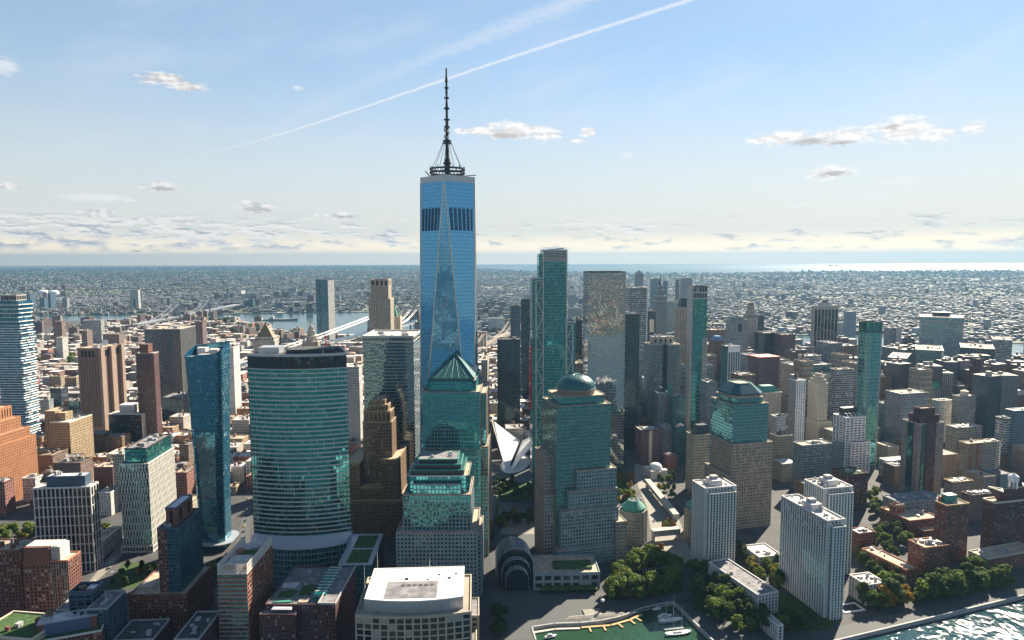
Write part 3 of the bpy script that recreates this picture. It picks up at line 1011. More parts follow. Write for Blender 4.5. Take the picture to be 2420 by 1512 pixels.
# ---- pyramid-topped tower
def pyramid_tower():
    T = B('pyramid_roof_tower', 'teal glass office tower crowned by a copper pyramid roof', (1135, 905), 996, 1150, h=190, a=-1)
    w, d = T.w, T.d
    gt = S('granite_tan', 'glass_teal_grid', 3.0, 3.9, 0.0, 0.0, 0.2)
    st1 = S('granite_tan', 'glass_teal', 3.0, 3.9, 0.18, 0.16, 0.25)
    st2 = S('granite_tan', 'glass_teal', 3.0, 3.9, 0.42, 0.40, 0.35)
    x0, x1, y0, y1 = T.x0, T.x1, T.y0, T.y1
    tier(T, rect(x0, x1, y0, y1), 0, 60, st2)
    tier(T, rect(x0, x1, y0, y1), 60, 120, st1, part='upper_facade')
    tier(T, rect(x0 + .6, x1 - .6, y0 + .6, y1 - .6), 120, 180, S('granite_tan', 'glass_teal_grid', 3.0, 3.9, 0.07, 0.07, 0.12), part='glass_grid')
    roof(T, rect(x0 + .6, x1 - .6, y0 + .6, y1 - .6), 180, 'roof_tan', 0.8, 'granite_tan')
    c1 = chamfer(x0 + 5, x1 - 5, y0 + 4, y1 - 5, 4)
    tier(T, c1, 180, 191, S('teal_copper', 'glass_teal_grid', 3, 4, 0.0, 0.08, 0.15), part='crown_wall')
    c2 = chamfer(x0 + 8, x1 - 8, y0 + 7, y1 - 8, 3)
    roof(T, c1, 191, 'roof_tan', .6, 'teal_copper')
    py = mbof(T, 'pyramid_roof', 'teal_copper')
    bb = rect(x0 + 7, x1 - 7, y0 + 6, y1 - 7); ap = ((x0 + x1) / 2, (y0 + y1) / 2)
    for k in range(4):
        a, b = bb[k], bb[(k + 1) % 4]
        py.quad((*a, 191), (*b, 191), (*b, 194), (*a, 194))
        py.tri((*a, 194), (*b, 194), (*ap, 216))
    rg = mbof(T, 'roof_ridges', 'green_copper')
    for p in bb: rg.bar((*p, 194.2), (*ap, 216.4), .5)
    for k in range(4):
        a, b = bb[k], bb[(k + 1) % 4]
        for q in range(1, 6):
            m = (a[0] + (b[0] - a[0]) * q / 6, a[1] + (b[1] - a[1]) * q / 6)
            f = 1 - abs(q / 3 - 1)
            e = (m[0] + (ap[0] - m[0]) * f, m[1] + (ap[1] - m[1]) * f, 194.2 + 22 * f)
            rg.bar((*m, 194.1), e, .14)
    # stepped side wing on the sunlit flank
    tier(T, rect(x1, x1 + 7, y0 + 6, y1 - 4), 0, 120, st2, part='side_wing')
    roof(T, rect(x1, x1 + 7, y0 + 6, y1 - 4), 120, 'roof_tan', .8, 'granite_tan')
    tier(T, rect(x1 + .02, x1 + 5, y0 + 14, y1 - 8), 120.5, 176, st1, part='side_wing')
    roof(T, rect(x1, x1 + 5, y0 + 14, y1 - 8), 176, 'roof_tan', .8, 'granite_tan')
    return finish(T)


pyramid_tower()


# ---- ziggurat tower
def ziggurat_tower():
    T = B('stepped_roof_tower', 'granite and teal glass tower with a stepped dark roof, nearest of the plaza towers', (1127, 1259), 937, 1136, h=66, a=0)
    x0, x1, y0 = T.x0, T.x1, T.y0
    y1 = y0 + 62
    sg = S('stone_grey', 'glass_teal', 3.45, 3.9, 0.44, 0.46, 0.45)
    sm = S('stone_grey', 'glass_teal', 3.45, 3.9, 0.24, 0.20, 0.35)
    sl_ = S('teal_copper', 'glass_teal_grid', 3.0, 3.6, 0.05, 0.08, 0.15)
    tier(T, rect(x0, x1, y0, y1), 0, 66, sg, win=300, wmat='window_teal', faces=[0])
    roof(T, rect(x0, x1, y0, y1), 66, 'roof_tan', 1.0, 'stone_pink')
    a = rect(x0 + 6, x1 - 6, y0 + 6, y1 - 4)
    tier(T, a, 66, 100, S('stone_grey', 'glass_teal', 3.45, 3.9, 0.24, 0.2, 0.35), part='upper_facade')
    roof(T, a, 100, 'roof_tan', .8, 'stone_pink')
    b = rect(x0 + 15, x1 - 15, y0 + 6.5, y0 + 14)
    tier(T, b, 100.5, 110, sm, part='upper_facade')
    roof(T, b, 110, 'roof_grey', .6, 'stone_grey')
    c = chamfer(x0 + 9, x1 - 8, y0 + 11, y1 - 7, 2.5)
    tier(T, c, 100.4, 116.5, sl_, part='glass_grid')
    roof(T, c, 116.5, 'roof_tan', .7, 'light_metal')
    for k, (i, z0, z1) in enumerate(((12.5, 116.5, 121.5), (15.5, 121.5, 126), (19, 126, 130))):
        p = rect(x0 + i, x1 - i, y0 + i + 1, y1 - i + 4)
        solid(T, 'roof_step', 'slate_roof', p, z0 + .05, z1)
        roof(T, p, z1, 'roof_grey' if k == 2 else 'teal_copper', .5, 'green_copper', out=.6)
    clutter(T, rect(x0 + 22, x1 - 22, y0 + 22, y1 - 18), 130, 5, 9, big=4)
    # side wing steps on the sunlit flank
    tier(T, rect(x1, x1 + 3.5, y0 + 10, y1 - 6), 0, 60, sg, part='side_wing')
    roof(T, rect(x1, x1 + 3.5, y0 + 10, y1 - 6), 60, 'roof_tan', .8, 'stone_pink')
    return finish(T)


ziggurat_tower()


# ---- domed tower
def domed_tower():
    T = B('domed_roof_tower', 'teal glass office tower under a round copper dome', (1315, 962), 1443, 1281, h=167, a=14)
    x0, x1, y0, y1 = T.x0, T.x1, T.y0, T.y1
    y1 = y0 + 50
    sg = S('stone_grey', 'glass_teal', 3.1, 3.9, 0.46, 0.46, 0.4)
    sm = S('stone_grey', 'glass_teal', 3.0, 3.9, 0.20, 0.18, 0.3)
    su = S('granite_tan', 'glass_teal_grid', 2.6, 3.9, 0.08, 0.08, 0.15)
    core = rect(x0, x1, y0, y1)
    tier(T, core, 0, 167, S('granite_tan', 'glass_teal_grid', 2.8, 3.9, 0.12, 0.12, 0.18))
    roof(T, core, 167, 'roof_tan', .9, 'granite_tan')
    cc = chamfer(x0 + 4, x1 - 4, y0 + 4, y1 - 4, 4)
    tier(T, cc, 167, 176, su, part='crown_wall')
    roof(T, cc, 176, 'roof_tan', .6, 'granite_tan')
    c = ((x0 + x1) / 2, (y0 + y1) / 2); R = 21.0
    b = MB(); b.lathe(c, [(R - 1, 176), (R - 1, 180), (R + .6, 180), (R + .6, 182)], 48)
    b.build('drum', 'granite_tan', T.o, True)
    b = MB(); b.lathe(c, [(R + .5, 182.02)] + [(R * math.cos(rad(q)), 182 + 14.5 * math.sin(rad(q))) for q in range(2, 90, 8)] + [(0.3, 196.6)], 48)
    b.build('dome', 'teal_copper', T.o, True)
    rb = mbof(T, 'dome_ribs', 'teal_copper')
    for k in range(24):
        a = 2 * math.pi * k / 24; pr = None
        for q in range(0, 86, 12):
            p = (c[0] + R * math.cos(rad(q)) * math.cos(a), c[1] + R * math.cos(rad(q)) * math.sin(a), 182.1 + 14.5 * math.sin(rad(q)))
            if pr: rb.bar(pr, p, .12, 4)
            pr = p
    b = MB(); b.cyl(c, 1.6, 1.2, 196, 197.4, 12); b.build('finial', 'green_copper', T.o)
    # stepped granite blocks at the front and sides
    def blk(xa, xb, ya, yb, z, st, rm='roof_tan', win=0, z0=0, part='lower_block'):
        p = rect(xa, xb, ya, yb)
        tier(T, p, z0, z, st, part=part, win=win, wmat='window_teal', faces=[0])
        roof(T, p, z, rm, .8, 'stone_pink')
    w = x1 - x0
    blk(x0 + .36 * w, x1 + 5, y0 - 5, y1 - 6, 99, S('stone_grey', 'glass_teal', 3.1, 3.9, 0.40, 0.42, .35))
    blk(x0 + .20 * w, x1 + 5.6, y0 - 7, y0 + 10, 78, sg)
    blk(x0 + .05 * w, x1 + 6, y0 - 9, y0 + 16, 58, sg, win=300)
    blk(x0 - 2, x1 + 6.4, y0 - 11, y0 + 20, 18, sg)
    blk(x1 + 2, x1 + 13, y0 - 15, y0 + 6, 44, S('stone_pink', 'glass_teal', 3.1, 3.9, 0.5, 0.5, .35))
    blk(x0 - 9, x0 + 3, y0 + 12, y1 - 2, 112, S('stone_pink', 'glass_teal', 3.1, 3.9, 0.46, 0.46, .35))
    blk(x0 - 11, x0 + 2, y0 + 6, y1 - 8, 72, S('stone_pink', 'glass_teal', 3.1, 3.9, 0.46, 0.46, .35))
    return finish(T)


domed_tower()


# ---- tower with truncated mansard roof
def mansard_tower():
    T = B('mansard_roof_tower', 'granite and glass tower with a truncated blue copper hip roof', (1733, 958), 1816, 1681, h=148, a=14)
    x0, x1, y0, y1 = T.x0, T.x1, T.y0, T.y1
    sg = S('stone_beige', 'glass_mid', 3.0, 3.8, 0.48, 0.48, 0.4)
    tier(T, rect(x0, x1, y0, y1), 0, 148, S('stone_grey', 'glass_teal_grid', 2.8, 3.8, 0.16, 0.14, 0.2))
    roof(T, rect(x0, x1, y0, y1), 148, 'roof_tan', .8, 'granite_tan')
    c1 = chamfer(x0 + 3, x1 - 3, y0 + 3, y1 - 3, 4)
    tier(T, c1, 148, 155, S('granite_tan', 'glass_teal_grid', 2.8, 4, 0.05, 0.1, .15), part='crown_wall')
    roof(T, c1, 155, 'roof_tan', .6, 'granite_tan')
    c2 = chamfer(x0 + 1.5, x1 - 1.5, y0 + 1.5, y1 - 1.5, 9); c3 = chamfer(x0 + 12, x1 - 12, y0 + 12, y1 - 12, 4)
    mbof(T, 'drum', 'stone_pale').prism(inset(c2, 2), 155, 158)
    mbof(T, 'roof_edge', 'slate_roof').prism(c2, 158, 160)
    mbof(T, 'hip_roof', 'teal_copper').prism(c2, 160, 170, 3, 4, True, c3)
    roof(T, inset(c3, 1.2), 170, 'roof_tan', 1.0, 'green_copper', out=.3)
    p = rect(x0 - 1.5, x1 + 4, y0 - 4, y1 - 5)
    tier(T, p, 0, 102, sg, part='lower_block', win=300, faces=[0])
    roof(T, p, 102, 'roof_tan', .8, 'stone_beige')
    p = rect(x0 - 5, x1 + 6, y0 - 2, y1 + 3)
    tier(T, p, 0, 64, sg, part='base_block')
    roof(T, p, 64, 'roof_tan', .8, 'stone_beige')
    return finish(T)


mansard_tower()


# ---- octagonal gatehouse rotundas with copper cones
def rotunda(px, py, label, h=37, R=15):
    P = at(px, py, h)
    o = thing('rotunda', label, 'pavilion', (P.x, P.y, 0), rad(14), 'copper-roofed gatehouses')
    T = Bld(); T.o = o; T.acc = {}; T.win = []; FOOT.append((P.x, P.y, R, R, 0))
    p = [(R * math.cos(rad(22.5 + 45 * k)), R * math.sin(rad(22.5 + 45 * k))) for k in range(8)]
    tier(T, p, 0, h, S('stone_beige', 'glass_mid', 3.0, 3.8, .5, .5, .35), win=120)
    roof(T, p, h, 'roof_tan', .8, 'stone_pink')
    r2 = inset(p, 1.6)
    b = MB(); b.lathe((0, 0), [(R - 2.2, h), (R - 2.0, h + 3.2), (R - 1.6, h + 3.6), (6.2, h + 10.5), (6.2, h + 11.3), (5.4, h + 11.3), (5.4, h + 10.4)], 24)
    b.build('cone_roof', 'green_copper', o)
    b = MB(); b.cyl((0, 0), 5.5, 5.5, h + 10, h + 10.5, 20)
    b.build('roof_deck', 'roof_grey', o)
    for k in range(6):
        a = rad(60 * k); b = MB(); b.bar((0, 0, h + 10.9), (5.4 * math.cos(a), 5.4 * math.sin(a), h + 10.9), .25); b.build('roof_spoke', 'roof_light', o)
    finish(T)


rotunda(1497, 1203, 'octagonal gatehouse with green copper cone roof right of the domed tower')
rotunda(1650, 1200, 'octagonal gatehouse with green copper cone roof half hidden by a pale apartment slab')
T = B('gatehouse_wing', 'low stone link block between the domed tower and the copper-roofed gatehouse', (1492, 1215), 1455, None, h=26, a=14, dep=14)
simple(T, S('stone_beige', 'glass_mid', 3.0, 3.8, .5, .5, .35), 'roof_tan', 3, 3)


# ---- art deco telephone building
def deco_tower():
    T = B('art_deco_tower', 'brown brick setback tower with buttressed crown behind the curved tower', (925, 998), 858, 941, h=131, a=-1)
    x0, x1, y0, y1 = T.x0, T.x1, T.y0, T.y1
    st = S('brown_brick', 'glass_dark', 3.3, 3.9, 0.55, 0.5, 0.4)
    sw = S('brown_brick', 'glass_dark', 3.3, 3.9, 0.6, 0.5, 0.4)
    tier(T, rect(x0, x1, y0, y1), 0, 131, st, win=200, faces=[0])
    roof(T, rect(x0, x1, y0, y1), 131, 'roof_tan', 1, 'tan_brick')
    z = 131
    for k, (i, h) in enumerate(((2.0, 12), (5, 7), (9, 5))):
        p = rect(x0 + i, x1 - i, y0 + i, y1 - i)
        tier(T, p, z, z + h, S('tan_brick' if k else 'brown_brick', 'glass_dark', 3.6, h, .5, .3, .7), part='crown')
        roof(T, p, z + h, 'roof_tan', .9, 'tan_brick', out=.8)
        cb = mbof(T, 'crown_buttress', 'tan_brick')
        L = p[1][0] - p[0][0]
        for q in range(7):
            xx = p[0][0] + L * q / 6
            cb.box(xx - .6, xx + .6, p[0][1] - .9, p[0][1] - .2, z + h * .3, z + h + 1.6)
        z += h
    clutter(T, rect(x0 + 11, x1 - 11, y0 + 11, y1 - 11), z, 3, 2, big=4)
    # lower wings round a light court
    for xa, xb, ya, yb, h in ((x0 - 20, x0 - 2, y0 - 14, y1 + 8, 86), (x1 - 10, x1 + 9, y0 - 12, y1 + 10, 90), (x0 - 4, x1 - 8, y0 - 13, y0 - 1, 58), (x0 - 24, x1 + 14, y0 - 18, y1 + 14, 44)):
        p = rect(xa, xb, ya, yb)
        tier(T, p, 0, h, sw, part='wing')
        roof(T, p, h, 'roof_tan', 1.0, 'tan_brick')
        cb = mbof(T, 'wing_crest', 'tan_brick')
        n = int((xb - xa) / 3)
        for q in range(n): cb.box(xa + q * 3 + .5, xa + q * 3 + 1.7, ya - .8, ya - .1, h - 3, h + 1.8)
    return finish(T)


deco_tower()


# ---- white-roofed building at the foot of the picture
def white_roof_building():
    T = B('white_roofed_office', 'white-roofed curved stone office block with flagpoles at the front', (1112, 1447), 841, None, h=62, a=3, dep=58)
    w, d = T.w, T.d
    p = arc_front(w, d, 5, 14)
    tier(T, p, 0, T.h, S('limestone', 'glass_dark', 4.4, 4.6, .22, .22, .5), win=300)
    roof(T, p, T.h, 'stone_beige', 1.2, 'limestone')
    q = arc_front(w - 11, d - 9, 5, 14)
    q = [(x, y + 2) for x, y in q]
    mb = mbof(T, 'metal_screen_wall', 'light_metal'); mb.prism(q, T.h, T.h + 9, 2, 9, False)
    fins = mbof(T, 'screen_fin', 'white_panel')
    for i in range(14):
        a, b = q[i], q[i + 1]
        L = math.hypot(b[0] - a[0], b[1] - a[1]); t = ((b[0] - a[0]) / L, (b[1] - a[1]) / L); nn = (t[1], -t[0])
        for k in range(2): fins.fbox(a, t, nn, k * L / 2, k * L / 2 + .18, -.02, .35, T.h, T.h + 8.6)
    roof(T, q, T.h + 9, 'roof_white', .5, 'white_paint', out=.2)
    z = T.h + 9.05
    solid(T, 'grey_plant_roof', 'roof_grey', rect(-w * .27, w * .20, -d * .40, d * .06), z, z + .25)
    fz = mbof(T, 'fan', 'roof_dark')
    for k in range(6): fz.cyl((-w * .12 + k * 4.4, -d * .06), 1.7, 1.7, z + .2, z + .5, 14)
    sm = mbof(T, 'roof_seam', 'roof_dark')
    sm.box(-w * .30, w * .30, d * .10, d * .10 + .35, z, z + .12); sm.box(-w * .30, -w * .30 + .35, -d * .12, d * .10, z, z + .12)
    for (x, y, s) in ((-w * .1, d * .13, 2.4), (w * .30, d * .13, 2), (w * .2, d * .23, 1.6), (w * .36, d * .25, 1.6), (w * .1, d * .1, 1.2)):
        unit(T, 'louvre_box', (x, y, z), 0, (s, s, 1.2))
    for (x, y, h) in ((-w * .40, d * .42, 16), (-w * .47, -d * .05, 16), (w * .43, -d * .05, 12), (w * .1, d * .44, 8)):
        b = MB(); b.bar((x, y, z - 1), (x, y, z + h), .14, 6, .07); b.cyl((x, y), .35, .35, z - 1, z, 8); b.build('flagpole', 'white_paint', T.o)
    # lower steps to the right
    for (xa, xb, ya, yb, h) in ((w / 2, w / 2 + 6, 6, 34, 40), (w / 2 - .5, w / 2 + 4, -16, 8, 30)):
        pp = rect(xa, xb, ya, yb)
        tier(T, pp, 0, h, S('stone_beige', 'glass_dark', 4.4, 4.6, .4, .4, .4), part='step_wing')
        roof(T, pp, h, 'roof_grey', .9, 'limestone')
    return finish(T)


white_roof_building()


# ---- winter garden: stepped glass barrel vault
def glass_vault():
    P = at(1222, 1392, 0)
    o = thing('glass_vault_hall', 'stepped glass barrel vault hall between the plaza towers', 'hall', (P.x, P.y, 0), rad(6))
    FOOT.append((P.x, P.y + 25, 20, 28, 0))
    G = M['glass_dark_grid']
    y = 0
    for k, (R, y0, y1, zb) in enumerate(((11, -2, 6, 10), (14, 6, 13, 13), (17.5, 13, 44, 17), (14, 44, 52, 14))):
        g = MB(); n = 20
        prof = [(R * math.cos(math.pi * q / n), zb + R * math.sin(math.pi * q / n)) for q in range(n + 1)]
        prof = [(R, 0)] + prof + [(-R, 0)]
        for i in range(len(prof) - 1):
            a, b = prof[i], prof[i + 1]
            g.quad((a[0], y0, a[1]), (a[0], y1, a[1]), (b[0], y1, b[1]), (b[0], y0, b[1]), ((0, i), (int((y1 - y0) / 2), i), (int((y1 - y0) / 2), i + 1), (0, i + 1)))
        # glazed end wall
        i0 = len(g.v); g.v += [(p[0], y0, p[1]) for p in prof]; g.face(tuple(range(i0, i0 + len(prof)))[::-1])
        g.build('glass_vault', G, o)
        for yy in np.arange(y0, y1 + .1, 3.5):
            r = MB()
            for i in range(len(prof) - 1): r.bar((prof[i][0] * 1.012, yy, prof[i][1] * 1.012), (prof[i + 1][0] * 1.012, yy, prof[i + 1][1] * 1.012), .28)
            r.build('vault_rib', 'light_metal', o)
        for q in range(3, n, 3):
            r = MB(); p = prof[q]; r.bar((p[0] * 1.012, y0, p[1] * 1.012), (p[0] * 1.012, y1, p[1] * 1.012), .22); r.build('vault_purlin', 'light_metal', o)
        f = MB()
        for xx in np.arange(-R + 2, R - 1, 2.5): f.bar((xx, y0 - .12, 0), (xx, y0 - .12, zb + math.sqrt(max(0, R * R - xx * xx))), .14)
        for zz in np.arange(3, zb + R - 2, 3.4):
            half = R if zz < zb else math.sqrt(max(0, R * R - (zz - zb) ** 2))
            f.bar((-half, y0 - .1, zz), (half, y0 - .1, zz), .12)
        f.build('end_wall_frame', 'dark_metal', o)


glass_vault()

T = B('market_hall', 'low stone hall with shopfront windows and dark awning facing the cove', (1262, 1356), 1417, None, h=16, a=2, dep=40)
p = rect(T.x0, T.x1, T.y0, T.y1)
tier(T, p, 0, T.h, S('stone_grey', 'glass_dark', 8.5, 8, .3, .35, .5), win=40)
roof(T, p, T.h, 'roof_tan', .9, 'stone_grey')
solid(T, 'awning', 'roof_green', rect(T.x0 + 6, T.x1 - 3, T.y0 - 9, T.y0 - .6), 3.6, 4.2)
aw = mbof(T, 'awning_post', 'dark_metal')
for k in range(14): aw.box(T.x0 + 7 + k * 4, T.x0 + 7.3 + k * 4, T.y0 - 8.6, T.y0 - 8.3, 0, 3.6)
solid(T, 'terrace_planting', 'roof_green', rect(T.x0 + 20, T.x1 - 6, T.y0 + 8, T.y1 - 16), T.h + .05, T.h + 2)
finish(T)
T = B('glass_link_pavilion', 'dark low round-cornered office wing behind the glass vault hall', (1168, 1232), 1146, 1182, h=22, a=2)
simple(T, S('dark_metal', 'glass_dark', 3, 3.8, .3, .3, .3), 'roof_grey', 2, 8, poly=chamfer(T.x0, T.x1, T.y0, T.y1, 5))


# ---- winged white transit hall
def winged_hall():
    F0 = at(1204, 1118, 0); Bk = at(1234, 1062, 6)
    o = thing('winged_hall', 'white winged transit hall with rows of steel ribs', 'hall', (F0.x, F0.y, 0), 0)
    ax = Vector((Bk.x - F0.x, Bk.y - F0.y, 0)); L = 96.0; ax.normalize(); sd = Vector((ax.y, -ax.x, 0))
    FOOT.append((F0.x + ax.x * 50, F0.y + ax.y * 50, 38, 50, 0))
    n = 44
    def spine(t): return ax * (L * t) + Vector((0, 0, 6 + 17 * t))
    def wing(t, s):
        out = 5 + (44 if s < 0 else 36) * t ** 0.9
        return ax * (L * t * 0.98 + 4 * t) + sd * (s * out) + Vector((0, 0, 6 + (50 if s < 0 else 40) * t ** 0.85))
    for s in (-1, 1):
        for k in range(n):
            t = 0.02 + 0.98 * k / (n - 1)
            a = spine(t) + sd * (s * 2.2); b = wing(t, s)
            m = (a + b) / 2 - Vector((0, 0, 2.5 * math.sin(math.pi * t)))
            r = MB(); r.bar(a, m, .55, 4); r.bar(m, b, .55, 4, .3)
            r.build('rib', 'white_paint', o)
        for k in range(n - 1):
            t0 = 0.02 + 0.98 * k / (n - 1); t1 = 0.02 + 0.98 * (k + .62) / (n - 1)
            q = MB()
            a0, a1 = spine(t0) + sd * (s * 2.2), spine(t1) + sd * (s * 2.2)
            b0, b1 = a0.lerp(wing(t0, s), .9), a1.lerp(wing(t1, s), .9)
            dz = Vector((0, 0, .4))
            pts = [a0, a1, b1, b0] if s > 0 else [a1, a0, b0, b1]
            q.hexa([p - dz for p in pts] + [p for p in pts])
            q.build('wing_panel', 'white_paint', o)
        e = MB(); pr = None
        for k in range(24):
            p = wing(k / 23, s)
            if pr: e.bar(pr, p, .5)
            pr = p
        e.build('wing_edge', 'white_paint', o)
    # body: ribs down to the ground ellipse, and the skylight
    b = MB(); m = 40
    pr = [(22 * math.cos(2 * math.pi * k / m), 48 * math.sin(2 * math.pi * k / m)) for k in range(m)]
    body = []
    for z, f in ((0, 1.0), (3, .93), (5, .7), (7, .4)):
        body.append([ax * (48 + y * f) + sd * (x * f) + Vector((0, 0, z)) for x, y in pr])
    i0 = 0
    for lev in body: b.v += [tuple(p) for p in lev]
    for j in range(3):
        for k in range(m):
            q = (k + 1) % m; b.face((j * m + k, j * m + q, (j + 1) * m + q, (j + 1) * m + k))
    b.face(tuple(range(3 * m, 4 * m)))
    b.build('hall_body', 'white_paint', o)
    g = MB()
    for k in range(12):
        t0, t1 = .12 + .7 * k / 12, .12 + .7 * (k + 1) / 12
        w0, w1 = 2.2 * math.sin(math.pi * min(1, t0 + .1)), 2.2 * math.sin(math.pi * min(1, t1 + .1))
        u = Vector((0, 0, .5))
        g.quad(spine(t0) - sd * w0 + u, spine(t0) + sd * w0 + u, spine(t1) + sd * w1 + u, spine(t1) - sd * w1 + u)
    g.build('skylight', 'glass_dark', o)


winged_hall()


# ---- three linked towers to the right of the tallest
def braced_tower():
    T = B('braced_glass_tower', 'teal glass tower with exposed steel cross bracing and lower shoulders', (1283, 592), 1340, None, D=905, a=2, dep=40)
    h = T.h; x0, x1, y0, y1 = T.x0, T.x1, T.y0, T.y1
    tier(T, rect(x0, x1, y0, y1), 0, h - 14, S('light_metal', 'glass_three', 1.6, 4.1, 0, .03, .08))
    tier(T, rect(x0, x1, y0, y1), h - 14, h, S('light_metal', 'glass_dark', 40, 2.2, 0.02, .4, .5), part='crown_louvres', gpart='crown_glazing')
    roof(T, rect(x0, x1, y0, y1), h, 'roof_grey', 1.5, 'light_metal')
    hl = atD(1260, 658, 905).z; hr = atD(1340, 762, 905).z
    L = rect(x0 - 14, x0, y0 + 1, y1 + 8); R = rect(x1, x1 + 12, y0 + 1, y1 + 4)
    for p, hh, nm in ((L, hl, 'side_shaft'), (R, hr, 'side_shaft')):
        tier(T, p, 0, hh, S('light_metal', 'glass_three', 1.6, 4.1, 0, .03, .08), part=nm, gpart='side_glazing')
        roof(T, p, hh, 'roof_grey', 1.2, 'light_metal')
    tier(T, rect(x0 - 5, x0 - .02, y0 + 6, y1), hl + .3, h - 4, S('light_metal', 'glass_three', 1.6, 4.1, 0, .03, .08), part='side_shaft', gpart='side_glazing')
    for (xa, xb, zt) in ((x0 - 9, x0 + .6, hl - 3), (x1 - .6, x1 + 8, hr - 3)):
        br = MB()
        z = zt; k = 0; st = 23.0
        yb = y0 - .5
        br.bar((xa, yb, 0), (xa, yb, zt), .75); br.bar((xb, yb, 0), (xb, yb, zt), .75)
        while z > 5:
            br.bar((xa, yb, z), (xb, yb, z), .6)
            zz = max(0, z - st)
            br.bar((xb if k % 2 == 0 else xa, yb, z), (xa if k % 2 == 0 else xb, yb, zz), .6)
            z -= st; k += 1
        br.build('steel_bracing', 'steel_trim', T.o)
    cm = MB(); cm.bar((x1, y0 - .4, 0), (x1, y0 - .4, h), .8); cm.bar((x0 + .6, y0 - .4, hl), (x0 + .6, y0 - .4, h), .8)
    cm.build('corner_column', 'steel_trim', T.o)
    cr = MB(); cr.box(-6, 6, -2, 2, h, h + 2.2); cr.bar((2, 0, h + 2), (14, 0, h + 3.4), .6); cr.build('roof_crane', 'dark_metal', T.o)
    finish(T)


braced_tower()
T = B('mirror_glass_tower', 'plain mirror glass slab tower reflecting the buildings around it', (1390, 642), 1479, None, D=985, a=3, dep=44)
p = rect(T.x0, T.x1, T.y0, T.y1)
tier(T, p, 0, T.h, S('light_metal', 'glass_mirror', 1.6, 4.1, 0, 0, .1))
roof(T, p, T.h - 1, 'roof_grey', 1.2, 'dark_metal', out=.1)
finish(T)
# ================================================================== north-west blocks (left, near)
def stacked(T, tiers, rm='roof_light'):
    """tiers: (poly, z0, z1, style, part)"""
    for (p, z0, z1, st, part) in tiers:
        tier(T, p, z0, z1, st, part=part)
        roof(T, p, z1, rm, .9, st['wall'])


# white gridded dark tower
T = B('gridded_office_tower', 'dark glass tower in a white stone grid with blue metal roof box', (213, 1151), 79, 231, h=89, a=5)
p = rect(T.x0, T.x1, T.y0, T.y1)
tier(T, p, 0, T.h, S('white_panel', 'glass_dark_grid', 4.35, 10.2, .24, .07, .6), win=120, wmat='window_dark')
roof(T, p, T.h, 'roof_light', 1.0, 'white_panel')
solid(T, 'plant_screen', 'blue_metal', rect(T.x0 + 11, T.x1 - 6, T.y0 + 3, T.y1 - 1), T.h, T.h + 11)
solid(T, 'plant_screen_roof', 'roof_silver', rect(T.x0 + 12, T.x1 - 7, T.y0 + 4, T.y1 - 2), T.h + 11.02, T.h + 11.3)
clutter(T, rect(T.x0 + 13, T.x1 - 8, T.y0 + 5, T.y1 - 3), T.h + 11.3, 6, 3, big=4)
finish(T)

# staggered white panels
T = B('staggered_panel_tower', 'pale tower with staggered vertical white panels and dark glass penthouse', (349, 1096), 282, 411, h=98.6, a=3)
p = rect(T.x0, T.x1, T.y0, T.y1)
tier(T, p, 8, T.h, S('white_panel', 'glass_green', 3.1, 3.9, .42, .10, .5), stagger=True)
tier(T, rect(T.x0 - 1.5, T.x1 + 2, T.y0 - 2, T.y1 + 2), 0, 8, S('white_panel', 'glass_dark', 3.1, 8, .3, .3, .5), part='base')
roof(T, p, T.h, 'roof_dark', .8, 'white_panel')
q = rect(T.x0 + 5, T.x1 - 2, T.y0 + 3, T.y1 - 2)
tier(T, q, T.h, T.h + 16, S('dark_metal', 'glass_green', 2.4, 4, .06, .1, .15), part='penthouse_frame', gpart='penthouse_glazing')
roof(T, q, T.h + 16, 'roof_grey', 1, 'dark_metal')
clutter(T, inset(q, 2), T.h + 16, 9, 11, kinds=('cooling_unit', 'bulkhead', 'water_tank', 'duct'))
finish(T)

T = B('low_gridded_block', 'low white gridded block with brown roof terrace beside the dark gridded tower', (238, 1283), 210, 287, h=17.3, a=4)
simple(T, S('white_panel', 'glass_dark', 3.6, 4.2, .3, .25, .4), 'roof_tan', 4, 5, win=60)
T = B('corner_apartment_block', 'white corner apartment house with planted roof between two towers', (261, 1165), 232, 286, h=29, a=3)
simple(T, S('white_panel', 'glass_mid', 3.0, 3.0, .5, .45, .25), 'roof_light', 6, 6, win=120, kinds=('bulkhead', 'water_tank', 'cooling_unit'))

# brick and glass apartment tower
T = B('brick_glass_tower', 'dark brick and blue glass apartment tower with brick roof box', (422, 1249), 372, 475, h=92, a=2)
x0, x1, y0, y1 = T.x0, T.x1, T.y0, T.y1
stb = S('red_brick', 'glass_mid', 2.9, 3.1, .45, .42, .3)
tier(T, rect(x0, x0 + T.w * .45, y0, y1), 0, T.h, stb, win=90, faces=[0])
tier(T, rect(x0 + T.w * .45 + .02, x1, y0 - .4, y1 - .5), 0, T.h - .2, S('blue_metal', 'glass_teal', 2.9, 3.1, .12, .26, .25), part='glass_bay')
roof(T, rect(x0, x1, y0, y1), T.h, 'roof_dark', 1.0, 'blue_metal')
tier(T, rect(x0 + 4, x1 - 5, y0 + 8, y1 - 6), T.h, T.h + 15, S('red_brick', 'glass_dark', 14, 15, .7, .2, .2), part='roof_box')
roof(T, rect(x0 + 4, x1 - 5, y0 + 8, y1 - 6), T.h + 15, 'roof_silver', .7, 'blue_metal')
clutter(T, rect(x0 + 1, x1 - 1, y0 + 1, y0 + 8), T.h, 5, 12, big=2.5)
tier(T, rect(x0 - 24, x1 + 6, y0 - 5, y1 + 4), 0, 36, S('red_brick', 'glass_mid', 2.9, 3.1, .5, .45, .3), part='lower_block', win=290, faces=[0, 1])
